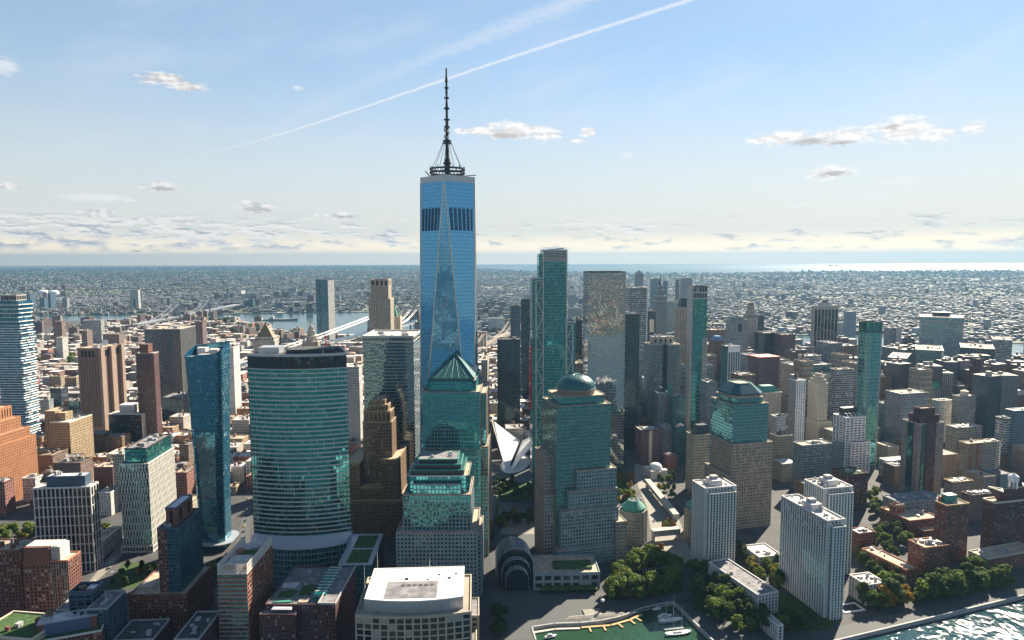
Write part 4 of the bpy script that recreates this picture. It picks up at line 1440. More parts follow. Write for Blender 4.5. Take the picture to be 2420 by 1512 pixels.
roof(T, rect(x0 - 24, x1 + 6, y0 - 5, y1 + 4), 36, 'roof_tan', 1.0, 'red_brick')
pg = mbof(T, 'roof_pergola', 'white_panel')
for k in range(8): pg.box(x0 - 22 + k * 1.6, x0 - 21.4 + k * 1.6, y0 + 4, y0 + 14, 39, 39.4)
for xx in (x0 - 22, x0 - 11): pg.box(xx, xx + .4, y0 + 4, y0 + 4.4, 36, 39); pg.box(xx, xx + .4, y0 + 13.6, y0 + 14, 36, 39)
finish(T)

# terracotta office with roof screens
T = B('terracotta_office', 'slim glass and terracotta office block with open roof screens and a helipad-like deck', (583, 1356), 515, 643, h=70, a=0)
x0, x1, y0, y1 = T.x0, T.x1, T.y0, T.y1
p = rect(x0, x1, y0, y1)
tier(T, p, 0, T.h, S('red_brick_light', 'glass_green', 2.6, 3.6, .16, .34, .35), win=150, faces=[1])
fr = mbof(T, 'front_glass_bay', 'light_metal')
for j in range(int(T.h / 3.6)): fr.box(x0 - .5, x1 + .4, y0 - .9, y0 - .36, j * 3.6 + .2, j * 3.6 + .75)
sc = mbof(T, 'roof_screen', 'white_panel')
for k in range(int(T.w / 1.1)): sc.box(x0 + k * 1.1, x0 + k * 1.1 + .4, y0 - .2, y0 + .2, T.h, T.h + 8)
for k in range(int(T.d / 1.1)): sc.box(x1 - .2, x1 + .2, y0 + k * 1.1, y0 + k * 1.1 + .4, T.h, T.h + 8)
for k in range(int(T.d / 1.1)): sc.box(x0 - .2, x0 + .2, y0 + k * 1.1, y0 + k * 1.1 + .4, T.h, T.h + 8)
for z in (T.h + 3, T.h + 7.8):
    sc.box(x0 - .4, x1 + .4, y0 - .35, y0 - .22, z, z + .4); sc.box(x1 + .22, x1 + .35, y0, y1, z, z + .4); sc.box(x0 - .35, x0 - .22, y0, y1, z, z + .4)
roof(T, p, T.h, 'roof_light', .5, 'white_panel')
solid(T, 'roof_deck', 'red_brick_light', rect(x0 + 3, x1 - 3, y0 + 6, y0 + 24), T.h, T.h + 5)
solid(T, 'roof_deck_top', 'roof_light', rect(x0 + 3.5, x1 - 3.5, y0 + 6.5, y0 + 23.5), T.h + 5.02, T.h + 5.2)
ring((0, y0 + 15), 4.5, T.h + 5.5, .25, 24).build('fan_ring', 'light_metal', T.o)
solid(T, 'lawn_panel', 'roof_green', rect(x0 + 6, x1 - 3, y0 + 28, y0 + 38), T.h + .05, T.h + 3.5)
solid(T, 'roof_box', 'red_brick_light', rect(x0 + 3, x0 + 8, y0 + 30, y0 + 36), T.h, T.h + 6)
clutter(T, rect(x0 + 2, x1 - 2, y0 + 39, y1 - 2), T.h, 4, 15, big=4)
finish(T)

# brick block with white louvres
T = B('louvred_brick_block', 'brick and glass apartment block with white louvred roof screen', (160, 1326), 56, 189, h=66, a=3)
x0, x1, y0, y1 = T.x0, T.x1, T.y0, T.y1
tier(T, rect(x0, x1, y0, y1), 0, T.h, S('red_brick', 'glass_mid', 3.2, 3.1, .42, .38, .3), win=200)
gb = mbof(T, 'glass_bay', 'light_metal')
for k in range(7): gb.box(x0 + T.w * .62 + k * 2.1, x0 + T.w * .62 + k * 2.1 + .2, y0 - .8, y0 - .3, 22, T.h - .5)
roof(T, rect(x0, x1, y0, y1), T.h, 'roof_tan', 1.0, 'red_brick_light')
solid(T, 'stair_tower', 'red_brick', rect(x0 + 1, x0 + T.w * .6, y0 - .9, y1 - 3), T.h - 2, T.h + 13)
lv = mbof(T, 'louvre_screen', 'white_panel')
for k in range(9): lv.box(x0 + T.w * .6 + .01, x0 + T.w * .82, y0 + 1.5, y1 - 3, T.h + .3 + k * 1.4, T.h + 1.0 + k * 1.4)
for k in range(12): lv.box(x0 + 2 + k * 2.2, x0 + 3 + k * 2.2, y0 + 1, y1 - 4, T.h + 13.1, T.h + 13.6)
tier(T, rect(x0 - 3, x1 + 3, y0 - 3, y1 + 3), 0, 22, S('red_brick', 'glass_mid', 3.2, 3.1, .42, .38, .3), part='podium')
roof(T, rect(x0 - 3, x1 + 3, y0 - 3, y1 + 3), 22, 'roof_dark', .8, 'light_metal')
finish(T)

T = B('brick_courtyard_block', 'long red brick apartment block with tan roof at the edge of the picture', (45, 1302), -60, 90, h=62, a=2)
simple(T, S('red_brick', 'glass_mid', 3.0, 3.1, .45, .42, .3), 'roof_tan', 7, 21, win=200, kinds=('brick_bulkhead', 'cooling_unit', 'bulkhead'))

T = B('blue_grey_stepped_block', 'blue-grey stepped apartment block with an open-topped roof box', (217, 1397), 163, 243, h=60, a=4)
x0, x1, y0, y1 = T.x0, T.x1, T.y0, T.y1
tier(T, rect(x0, x1, y0, y1), 36, T.h, S('blue_metal', 'glass_dark', 6.5, 6.5, .22, .22, .4), part='roof_box')
roof(T, rect(x0, x1, y0, y1), T.h - 3, 'roof_dark', 3.2, 'blue_metal')
solid(T, 'round_tank', 'wood_tank', [(-4 + 3 * math.cos(rad(30 * k)), 2 + 3 * math.sin(rad(30 * k))) for k in range(12)], T.h - 2.9, T.h - .5)
solid(T, 'plant_box', 'light_metal', rect(1, 8, -2, 5), T.h - 2.9, T.h - .8)
for (xa, xb, ya, yb, h) in ((x0 - 9, x0 - .05, y0 - 2, y1 + 6, 46), (x1 + .05, x1 + 15, y0 - 8, y1 + 4, 49), (x0, x1, y0 - 5, y1 + 5, 36)):
    p = rect(xa, xb, ya, yb)
    tier(T, p, 0, h, S('blue_metal', 'glass_mid', 2.8, 3.1, .4, .4, .3), part='wing', win=280)
    roof(T, p, h, 'roof_grey', 1, 'concrete')
clutter(T, rect(x1 + 2, x1 + 13, y0 - 6, y1), 49, 7, 31, big=4)
finish(T)

T = B('blue_clad_block', 'low block with a blue corrugated roof wall, brick ends and a water tank', (228, 1452), 88, None, h=46, a=22, dep=14)
x0, x1, y0, y1 = T.x0, T.x1, T.y0, T.y1
tier(T, rect(x0 - 2, x1 + 4, y0 - 8, y1 + 6), 0, 36, S('red_brick', 'glass_mid', 2.8, 3.1, .4, .4, .3), part='lower_block', win=120)
roof(T, rect(x0 - 2, x1 + 4, y0 - 8, y1 + 6), 36, 'roof_green', 1, 'white_panel')
solid(T, 'brick_end', 'red_brick', rect(x0, x1, y0, y1), 36.02, T.h - .5)
cg = mbof(T, 'corrugated_wall', 'blue_panel')
n = int(T.w * .8 / .9)
for k in range(n): cg.box(x0 + T.w * .1 + k * .9, x0 + T.w * .1 + k * .9 + .55, y0 - .45, y0 - .01, 36.1, T.h - .6)
roof(T, rect(x0, x1, y0, y1), T.h - .5, 'roof_silver', .6, 'light_metal')
unit(T, 'water_tank', (x0 + 6, 1, T.h - .5), 0, (6, 6, 6))
clutter(T, rect(x0 + 14, x1 - 3, y0 + 3, y1 - 2), T.h - .5, 7, 5, kinds=('duct', 'cooling_unit', 'louvre_box'), big=4)
finish(T)

T = B('green_roof_block', 'low block with a lawn roof and pink roof hut in the bottom corner', (74, 1512), -60, None, h=40, a=-8, dep=34)
simple(T, S('cream_panel', 'glass_mid', 3, 3.2, .4, .4, .3), 'roof_green', 3, 8, kinds=('brick_bulkhead', 'bulkhead'), par=1.0, pmat='cream_panel')

# dark brick block with skylights
T = B('skylight_brick_block', 'dark brick block with a long glazed skylight and planted terraces on its roof', (792, 1428), 752, 856, h=48, a=-1)
x0, x1, y0, y1 = T.x0, T.x1, T.y0, T.y1
tier(T, rect(x0, x1, y0, y1), 0, T.h, S('maroon_brick', 'glass_dark', 2.9, 3.1, .5, .4, .3), win=200, faces=[0])
roof(T, rect(x0, x1, y0, y1), T.h, 'roof_grey', 1.4, 'concrete')
sk = mbof(T, 'skylight', 'glass_green'); skf = mbof(T, 'skylight_frame', 'white_panel')
for k in range(9):
    yy = y0 + 14 + k * 5.4
    sk.prism(rect(x0 - 8, x0 + 2, yy, yy + 4.6), T.h - 4, T.h + 1.2)
    skf.box(x0 - 8.4, x0 + 2.4, yy + 4.65, yy + 5.3, T.h - 4, T.h + 1.6)
tier(T, rect(x0 - 44, x0 - .05, y0 + 6, y1 - 18), 0, T.h - 4, S('maroon_brick', 'glass_mid', 2.9, 3.1, .45, .4, .3), part='rear_block')
roof(T, rect(x0 - 44, x0 - .05, y0 + 6, y1 - 18), T.h - 4, 'roof_grey', 1.0, 'maroon_brick')
tier(T, rect(x0 - 46, x0 - 18, y0 - 2, y0 + 5.9), 0, T.h - 8, S('maroon_brick', 'glass_mid', 2.9, 3.1, .45, .4, .3), part='front_block', win=260, faces=[0])
roof(T, rect(x0 - 46, x0 - 18, y0 - 2, y0 + 5.9), T.h - 8, 'roof_grey', .9, 'maroon_brick')
for (xa, xb, ya, yb, mt) in ((x0 - 40, x0 - 26, y0 + 18, y0 + 30, 'roof_green'), (x0 - 24, x0 - 12, y0 + 22, y0 + 40, 'roof_green'), (x0 - 42, x0 - 28, y0 + 34, y0 + 44, 'roof_silver'), (x0 - 20, x0 - 10, y0 + 9, y0 + 17, 'roof_tan'), (x0 - 40, x0 - 24, y0 + 9, y0 + 13, 'green_copper')):
    solid(T, 'terrace_bed', mt, [(xa + 1, ya), (xb - 2, ya + .6), (xb, yb - 2), (xb - 4, yb), (xa, yb - 3)], T.h - 3.95, T.h - 3.2)
clutter(T, rect(x0 - 30, x0 - 12, y0 + 30, y1 - 20), T.h - 4, 4, 8, big=4)
tn = mbof(T, 'white_canopy', 'white_paint'); tn.prism(rect(x0 - 38, x0 - 22, y0 + .5, y0 + 5), T.h - 5, T.h - 4.2, 3, 4, True, rect(x0 - 37, x0 - 23, y0 + 2, y0 + 3.5))
finish(T)

T = B('dark_low_block', 'dark low apartment block with planted light wells on its roof at the bottom', (470, 1512), 412, 520, h=32, a=2)
simple(T, S('maroon_brick', 'glass_dark', 3, 3.1, .45, .4, .3), 'roof_dark', 6, 44, pmat='concrete', kinds=('cooling_unit', 'duct', 'louvre_box'))
T = B('dark_infill_block', 'dark brick apartment block with a planted court at the bottom edge', (362, 1512), 268, None, h=24, a=4, dep=30)
simple(T, S('maroon_brick', 'glass_mid', 3, 3.1, .45, .4, .3), 'roof_dark', 3, 45, pmat='concrete')

# ================================================================== downtown north (left, middle distance)
# windowless brown granite tower
T = B('windowless_tower', 'windowless brown granite tower with fluted shafts and vent openings at the top', (233, 824), 182, 287, h=167, a=-3)
x0, x1, y0, y1 = T.x0, T.x1, T.y0, T.y1
solid(T, 'shaft', 'brown_granite', rect(x0, x1, y0, y1), 0, T.h)
fl = mbof(T, 'pilaster', 'brown_granite')
for k in range(7):
    xx = x0 + 3 + k * (T.w - 8) / 6
    fl.box(xx, xx + 2.2, y0 - 1.2, y0 - .01, 0, T.h - 20)
fl.box(x0 - .5, x1 - 4, y0 - 1.3, y0 - .02, T.h - 3, T.h + 1)
W2 = mbof(T, 'shaft_bay', 'granite_rose')
for (ya, yb) in ((y0 - 1.6, y0 + 8), (y0 + T.d * .42, y0 + T.d * .6), (y1 - 8, y1)):
    W2.box(x1 + .01, x1 + 5, ya, yb, 0, T.h + 1)
W2.box(x0, x1 + 4.9, y0 - 1.55, y0 - .05, 24, 30)
vn = mbof(T, 'vent_opening', 'black_metal')
for k in range(4): vn.box(x0 + 7 + k * 6.3, x0 + 11.2 + k * 6.3, y0 - .35, y0 + .2, T.h - 15, T.h - 4)
for k in range(3): vn.box(x1 - .2, x1 + .3, y0 + 10 + k * 6, y0 + 14.4 + k * 6, T.h - 15, T.h - 4)
for k in range(3): vn.box(x1 - .2, x1 + .3, y0 + T.d * .62 + k * 6, y0 + T.d * .62 + 4.4 + k * 6, T.h - 15, T.h - 4)
for k in range(6): vn.box(x1 + .02, x1 + .4, y0 + 9 + k * 9, y0 + 14 + k * 9, 14, 21)
roof(T, rect(x0, x1, y0, y1), T.h, 'roof_tan', 1.2, 'brown_granite')
clutter(T, inset(rect(x0, x1, y0, y1), 3), T.h, 14, 17, big=7)
ds = MB(); ds.lathe((0, 0), [(0.2, -1.8), (3, -1.2), (5.2, 0), (5.3, .2), (3, -.9), (.2, -1.5)], 20)
dd = ds.build('satellite_dish', 'white_paint', T.o, True); dd.location = (6, 6, T.h + 6); dd.rotation_euler = (rad(70), 0, rad(20))
b = MB(); b.bar((6, 7, T.h), (6, 7, T.h + 6), .5); b.build('dish_mount', 'light_metal', T.o)
finish(T)

# stacked glass box tower with white slabs (left edge)
def jenga_tower():
    P = atD(18, 714, 1130)
    T = Bld(); T.acc = {}; T.win = []
    T.o = thing('stacked_slab_tower', 'tower of shifted glass floors with white balcony slabs at the left edge', 'skyscraper', (P.x, P.y + 15, 0), rad(-2))
    FOOT.append((P.x, P.y + 15, 24, 22, 0))
    r = random.Random(5); z = 0.0; H = P.z
    k = 0
    while z < H - 1:
        fh = 4.2 if z < H - 40 else 7.0
        ex = r.uniform(-2.0, 2.2) if z > 20 else 0; ey = r.uniform(-2.0, 1.2)
        xa, xb, ya, yb = -24 + r.uniform(-2, 2), 18 + ex, -15 + ey, 15
        g = mbof(T, 'glazing', 'glass_murray'); g.prism(rect(xa, xb, ya, yb), z + .5, z + fh, 1.6, fh, False)
        s = MB(); bx = r.uniform(0, 3.2) if k % 2 else 0
        s.box(xa - .4, xb + 1.2 + bx * .8, ya - .9 - bx * .5, yb + .5, z - .1, z + .95)
        if r.random() < .75:
            y2 = r.uniform(ya, yb - 12)
            s.box(xb + .9, xb + 3.0, y2, y2 + r.uniform(7, 13), z - .02, z + 1.3)
        if r.random() < .6:
            x2 = r.uniform(xa + 4, xb - 12)
            s.box(x2, x2 + 9, ya - 3.0, ya - .8, z - .02, z + 1.3)
        s.build('floor_slab', 'white_paint', T.o)
        z += fh; k += 1
    p = rect(-14, 12, -10, 12)
    tier(T, p, z, z + 9, S('white_panel', 'glass_dark', 4, 9, .12, .15, .2), part='top_box')
    roof(T, p, z + 9, 'roof_grey', .8, 'concrete')
    finish(T)


jenga_tower()

# dark federal slab with pale vertical lines
T = B('black_pinstripe_slab', 'broad black office slab with fine pale vertical lines', (426, 778), 341, 461, h=179, a=2)
simple(T, S('concrete', 'glass_dark', 1.9, 4.0, .16, .0, .35), 'roof_tan', 12, 33, big=10)
T = B('maroon_brick_tower', 'slim maroon brick tower gridded with pale lines and topped by a brick box', (363, 835), 321, 374, h=163, a=2)
x0, x1, y0, y1 = T.x0, T.x1, T.y0, T.y1
simple(T, S('maroon_brick', 'glass_mid', 2.6, 3.2, .55, .4, .25), 'roof_light', 2, 3, fin=False, pmat='stone_pale')
tier(T, rect(-8, 6, -8, 6), T.h, T.h + 15, S('red_brick', 'glass_dark', 4, 5, .6, .3, .2), part='roof_box')
roof(T, rect(-8, 6, -8, 6), T.h + 15, 'roof_tan', .8, 'red_brick')
finish(T)
# setback orange brick block at left edge
T = B('orange_setback_block', 'massive orange brick block stepping back in ribbed tiers at the left edge', (-14, 1058), -120, 83, h=80, a=-6)
x0, x1, y0, y1 = T.x0, T.x1, T.y0, T.y1
so = S('orange_brick', 'glass_dark', 2.7, 3.8, .62, .42, .55)
so2 = S('orange_brick', 'glass_dark', 4.2, 11, .6, .2, .6)
for i, (ins, z0, z1, st) in enumerate(((0, 0, 80, so), (4, 80, 92, so), (10, 92, 108, so), (16, 108, 124, so2))):
    p = rect(x0 + ins, x1 - ins, y0 + ins * 1.6, y1 - ins * 1.2)
    tier(T, p, z0, z1, st, part='wall', win=300 if i == 0 else 0, faces=[1])
    roof(T, p, z1, 'roof_tan', 1.1, 'orange_brick')
clutter(T, rect(x1 - 30, x1 - 18, y0 + 30, y1 - 24), 124, 3, 7, kinds=('water_tank', 'brick_bulkhead'))
finish(T)
# beige courthouse-like block
T = B('beige_brick_block', 'beige brick block with two tall wings and rows of windows, half in shade', (164, 999), 118, 217, h=78, a=-2)
x0, x1, y0, y1 = T.x0, T.x1, T.y0, T.y1
sb = S('tan_brick', 'glass_dark', 3.4, 3.9, .55, .5, .35)
tier(T, rect(x0, x1, y0, y1), 0, T.h, sb, win=250, faces=[1])
roof(T, rect(x0, x1, y0, y1), T.h, 'roof_light', 1.2, 'cream_panel')
for (xa, xb, ya, yb, h) in ((x0 - 16, x0 - .1, y0 + 12, y1 - 10, 92), (x0, x0 + 14, y0 + 14, y0 + 30, 89)):
    tier(T, rect(xa, xb, ya, yb), 0, h, sb, part='wing'); roof(T, rect(xa, xb, ya, yb), h, 'roof_tan', 1, 'tan_brick')
clutter(T, rect(x0 + 8, x1 - 3, y0 + 20, y1 - 4), T.h, 6, 71)
finish(T)
T = B('black_band_block', 'black banded office block with a blank pale side wall and white roof box', (336, 979), 256, 358, h=62, a=1)
x0, x1, y0, y1 = T.x0, T.x1, T.y0, T.y1
tier(T, rect(x0, x1 - 1.5, y0, y1), 0, T.h, S('dark_metal', 'glass_dark', 3, 3.8, 0, .35, .3))
solid(T, 'blank_side_wall', 'cream_panel', rect(x1 - 1.5, x1, y0 + .3, y1), 0, T.h)
roof(T, rect(x0, x1, y0, y1), T.h, 'roof_light', .9, 'roof_light')
tier(T, rect(x0 + 15, x1 - 18, y0 + 8, y1 - 2), T.h, T.h + 14, S('white_panel', 'glass_dark', 1.8, 14, .6, .2, .3), part='roof_box')
roof(T, rect(x0 + 15, x1 - 18, y0 + 8, y1 - 2), T.h + 14, 'roof_white', .7, 'white_panel')
finish(T)

def gold_pyramid_courthouse():
    P = atD(621, 797, 1500)
    T = Bld(); T.acc = {}; T.win = []
    T.o = thing('gilded_pyramid_courthouse', 'stone courthouse tower with a gilded pyramid roof', 'tower', (P.x, P.y + 20, 0), rad(8))
    FOOT.append((P.x, P.y + 20, 26, 24, 0))
    z = P.z; st = S('stone_pale', 'glass_dark', 4, 4.4, .55, .4, .6)
    tier(T, rect(-24, 24, -22, 22), 0, z - 34, st); roof(T, rect(-24, 24, -22, 22), z - 34, 'roof_light', 1.4, 'stone_pale', out=1.2)
    tier(T, rect(-22, 22, -20, 20), z - 34, z - 9, st, part='tower_wall'); roof(T, rect(-22, 22, -20, 20), z - 9, 'roof_light', 1.2, 'stone_pale', out=1)
    tier(T, rect(-19.5, 19.5, -18, 18), z - 9, z, S('stone_pale', 'glass_dark', 3.5, 9, .5, .3, .5), part='attic'); roof(T, rect(-19.5, 19.5, -18, 18), z, 'roof_light', .6, 'stone_pale')
    mbof(T, 'pyramid_roof', 'gold_roof').prism(rect(-17.5, 17.5, -17, 17), z, z + 27, 3, 4, True, rect(-2, 2, -2, 2))
    b = MB(); b.cyl((0, 0), 2, 2, z + 27, z + 30, 8); b.cyl((0, 0), 1.6, .1, z + 30, z + 35, 8); b.build('lantern', 'gold_roof', T.o)
    finish(T)


gold_pyramid_courthouse()


def wedding_cake_tower():
    P = atD(731, 826, 1640)
    T = Bld(); T.acc = {}; T.win = []
    T.o = thing('municipal_tower', 'ornate stone civic tower rising in colonnaded tiers to a gilded statue', 'tower', (P.x, P.y + 18, 0), rad(6))
    FOOT.append((P.x, P.y + 18, 50, 22, 0))
    z = P.z; st = S('stone_beige', 'glass_dark', 4.2, 4.6, .5, .4, .6)
    tier(T, rect(-52, 52, -16, 18), 0, z - 10, st); roof(T, rect(-52, 52, -16, 18), z - 10, 'roof_light', 1.6, 'stone_pale', out=1.4)
    tier(T, rect(-18, 18, -16, 16), z - 10, z + 18, st, part='tower_wall'); roof(T, rect(-18, 18, -16, 16), z + 18, 'roof_light', 1.2, 'stone_pale', out=1)
    for (r, h, z0) in ((13, 14, z + 18), (9, 13, z + 32), (6, 9, z + 45)):
        b = MB(); b.cyl((0, 0), r * .8, r * .8, z0, z0 + h, 16); b.build('drum', 'stone_pale', T.o)
        for k in range(12):
            a = 2 * math.pi * k / 12; c = MB(); c.cyl((r * .95 * math.cos(a), r * .95 * math.sin(a)), .8, .8, z0 + 1, z0 + h - 1.5, 6); c.build('column', 'stone_pale', T.o)
        b = MB(); b.cyl((0, 0), r * 1.1, r * 1.1, z0 + h - 1.5, z0 + h, 16); b.cyl((0, 0), r * 1.1, r * 1.1, z0, z0 + 1, 16); b.build('cornice', 'stone_pale', T.o)
    b = MB(); b.cyl((0, 0), 4, 1, z + 54, z + 62, 10); b.build('spire_cone', 'stone_pale', T.o)
    b = MB(); b.cyl((0, 0), 1.4, 1.0, z + 62, z + 70, 8); b.lathe((0, 0), [(.2, z + 73), (1, z + 72), (1, z + 71), (.3, z + 70)], 8); b.build('statue', 'gold_roof', T.o)
    for sx in (-15, 15):
        b = MB(); b.cyl((sx, -13), 2.4, 2.4, z + 18, z + 25, 8); b.cyl((sx, -13), 2.6, .2, z + 25, z + 30, 8); b.build('corner_turret', 'stone_pale', T.o)
    finish(T)


wedding_cake_tower()

# tower crane and its building site
def tower_crane(px, pyb, pyt, D, label, jib):
    A = atD(px, pyb, D); t = atD(px, pyt, D)
    o = thing('tower_crane', label, 'crane', (A.x, A.y, A.z - 25))
    h = t.z - A.z + 25
    b = MB(); s = 1.3
    for sx in (-s, s):
        for sy in (-s, s): b.bar((sx, sy, 0), (sx, sy, h), .35)
    z = 0
    while z < h - 3:
        b.bar((-s, -s, z), (s, -s, z + 3), .25); b.bar((s, -s, z), (s, s, z + 3), .25); b.bar((s, s, z), (-s, s, z + 3), .25); b.bar((-s, s, z), (-s, -s, z + 3), .25); z += 3
    b.build('mast', 'red_paint', o)
    b = MB(); b.box(-2, 2, -2, 2, h, h + 2.5); b.box(-8, -2, -1.2, 1.2, h + .5, h + 2); b.build('slewing_cab', 'red_paint', o)
    b = MB(); b.box(-9, -6, -1.6, 1.6, h - 1, h + 2.4); b.build('counterweight', 'concrete', o)
    b = MB(); e = Vector((jib[0], 0, h + jib[1])); s0 = Vector((1, 0, h + 2))
    for off in ((0, -.8, 0), (0, .8, 0), (0, 0, 1.5)): b.bar(s0 + Vector(off), e, .3)
    for k in range(12):
        f = k / 12; p = s0.lerp(e, f); q = s0.lerp(e, f + 1 / 12)
        b.bar(p + Vector((0, -.8, 0)), q + Vector((0, 0, 1.5 * (1 - f))), .2); b.bar(p + Vector((0, .8, 0)), q + Vector((0, 0, 1.5 * (1 - f))), .2)
    b.build('jib', 'red_paint', o)


tower_crane(771, 836, 800, 1480, 'red tower crane with raised jib above the curved tower', (-14, 24))
T = B('building_site_frame', 'bare concrete building frame under the red tower crane', (781, 812), 758, 790, D=1490, a=2)
simple(T, S('concrete', 'glass_dark', 5, 4, .2, .3, .3), 'roof_grey', 3, 4)

def hoist(px, y0, y1, D):
    A = atD(px, y1, D); t = atD(px, y0, D)
    o = thing('construction_hoist', 'slim red construction hoist mast left of the braced glass tower', 'hoist', (A.x, A.y, A.z))
    b = MB(); h = t.z - A.z
    for sx in (-1.6, 1.6):
        for sy in (-1.6, 1.6): b.bar((sx, sy, 0), (sx, sy, h), .5)
    z = 0
    while z < h - 3: b.bar((-1.6, -1.6, z), (1.6, -1.6, z + 3), .4); b.bar((-1.6, 1.6, z), (-1.6, -1.6, z + 3), .4); z += 3
    b.build('mast', 'red_paint', o)
    b = MB(); b.box(-2.2, 2.2, -4, -1.8, h * .5, h * .5 + 4); b.build('cage', 'red_paint', o)


hoist(1253, 818, 968, 880)

# waterfront skyscraper with patterned side
T = B('waterfront_glass_tower', 'tall blue glass apartment tower alone by the river with a zigzag-patterned side', (774, 661), 746, 789, D=2500, a=0)
p = rect(T.x0, T.x1, T.y0, T.y1)
tier(T, p, 0, T.h, S('blue_metal', 'glass_murray', 3.2, 3.6, .12, .22, .35))
zg = mbof(T, 'zigzag_screen', 'white_panel')
for j in range(60):
    for k in range(8):
        yy = T.y0 + (k + .5 * (j % 2)) * T.d / 8
        zg.box(T.x1 + .36, T.x1 + .8, yy, yy + T.d / 17, 6 + j * T.h / 62, 6 + (j + .7) * T.h / 62)
solid(T, 'notch', 'dark_metal', rect(T.x0 + T.w * .28, T.x0 + T.w * .34, T.y0 - .5, T.y0 - .01), 0, T.h)
roof(T, p, T.h, 'roof_grey', 2, 'blue_metal')
finish(T)

# limestone hotel tower
T = B('limestone_tower', 'pale limestone tower with notched crown and square windows behind the mirror office tower', (917, 660), 876, 924, D=1240, a=0)
x0, x1, y0, y1 = T.x0, T.x1, T.y0, T.y1
h = T.h
sl2 = S('limestone', 'glass_dark', 4.0, 3.9, .55, .5, .45)
tier(T, rect(x0, x1, y0, y1), h - 36, h - 12, sl2, part='tower_wall')
tier(T, rect(x0, x1, y0, y1), h - 12, h, S('limestone', 'glass_dark', 8, 12, .45, .12, .8), part='crown')
roof(T, rect(x0, x1, y0, y1), h - 2, 'roof_grey', 2.4, 'limestone')
p = rect(x0 - 3.5, x1 + 3.5, y0 - 2, y1 + 3)
tier(T, p, 0, h - 36, S('limestone', 'glass_dark', 4.0, 3.9, .52, .48, .45), win=200, faces=[0]); roof(T, p, h - 36, 'roof_grey', 1.2, 'limestone')
p = rect(x0 - 9, x0 - 3.6, y0 + 4, y1 + 8)
tier(T, p, 0, h - 92, sl2, part='wing'); roof(T, p, h - 92, 'roof_grey', 1, 'limestone')
finish(T)

def gothic_tower():
    P = atD(934, 748, 1330)
    T = Bld(); T.acc = {}; T.win = []
    T.o = thing('gothic_green_roof_tower', 'cream gothic tower with a green copper pyramid roof half hidden by the limestone tower', 'tower', (P.x, P.y, 0), 0)
    FOOT.append((P.x, P.y, 16, 16, 0))
    z = P.z; st = S('cream_panel', 'glass_dark', 3, 4, .5, .3, .5)
    tier(T, rect(-11, 11, -11, 11), 0, z, st); roof(T, rect(-11, 11, -11, 11), z, 'roof_grey', 1, 'cream_panel')
    mbof(T, 'pyramid_roof', 'green_copper').prism(rect(-9, 5, -7, 7), z, z + 22, 3, 4, True, rect(-3.5, -.5, -1.5, 1.5))
    b = MB(); b.cyl((-2, 0), 1.6, .1, z + 22, z + 32, 8); b.build('spire', 'green_copper', T.o)
    for sx in (-10, 10):
        for sy in (-10, 10): b = MB(); b.cyl((sx, sy), 1.5, 1.5, z, z + 5, 8); b.cyl((sx, sy), 1.7, .1, z + 5, z + 10, 8); b.build('pinnacle', 'cream_panel', T.o)
    finish(T)


gothic_tower()
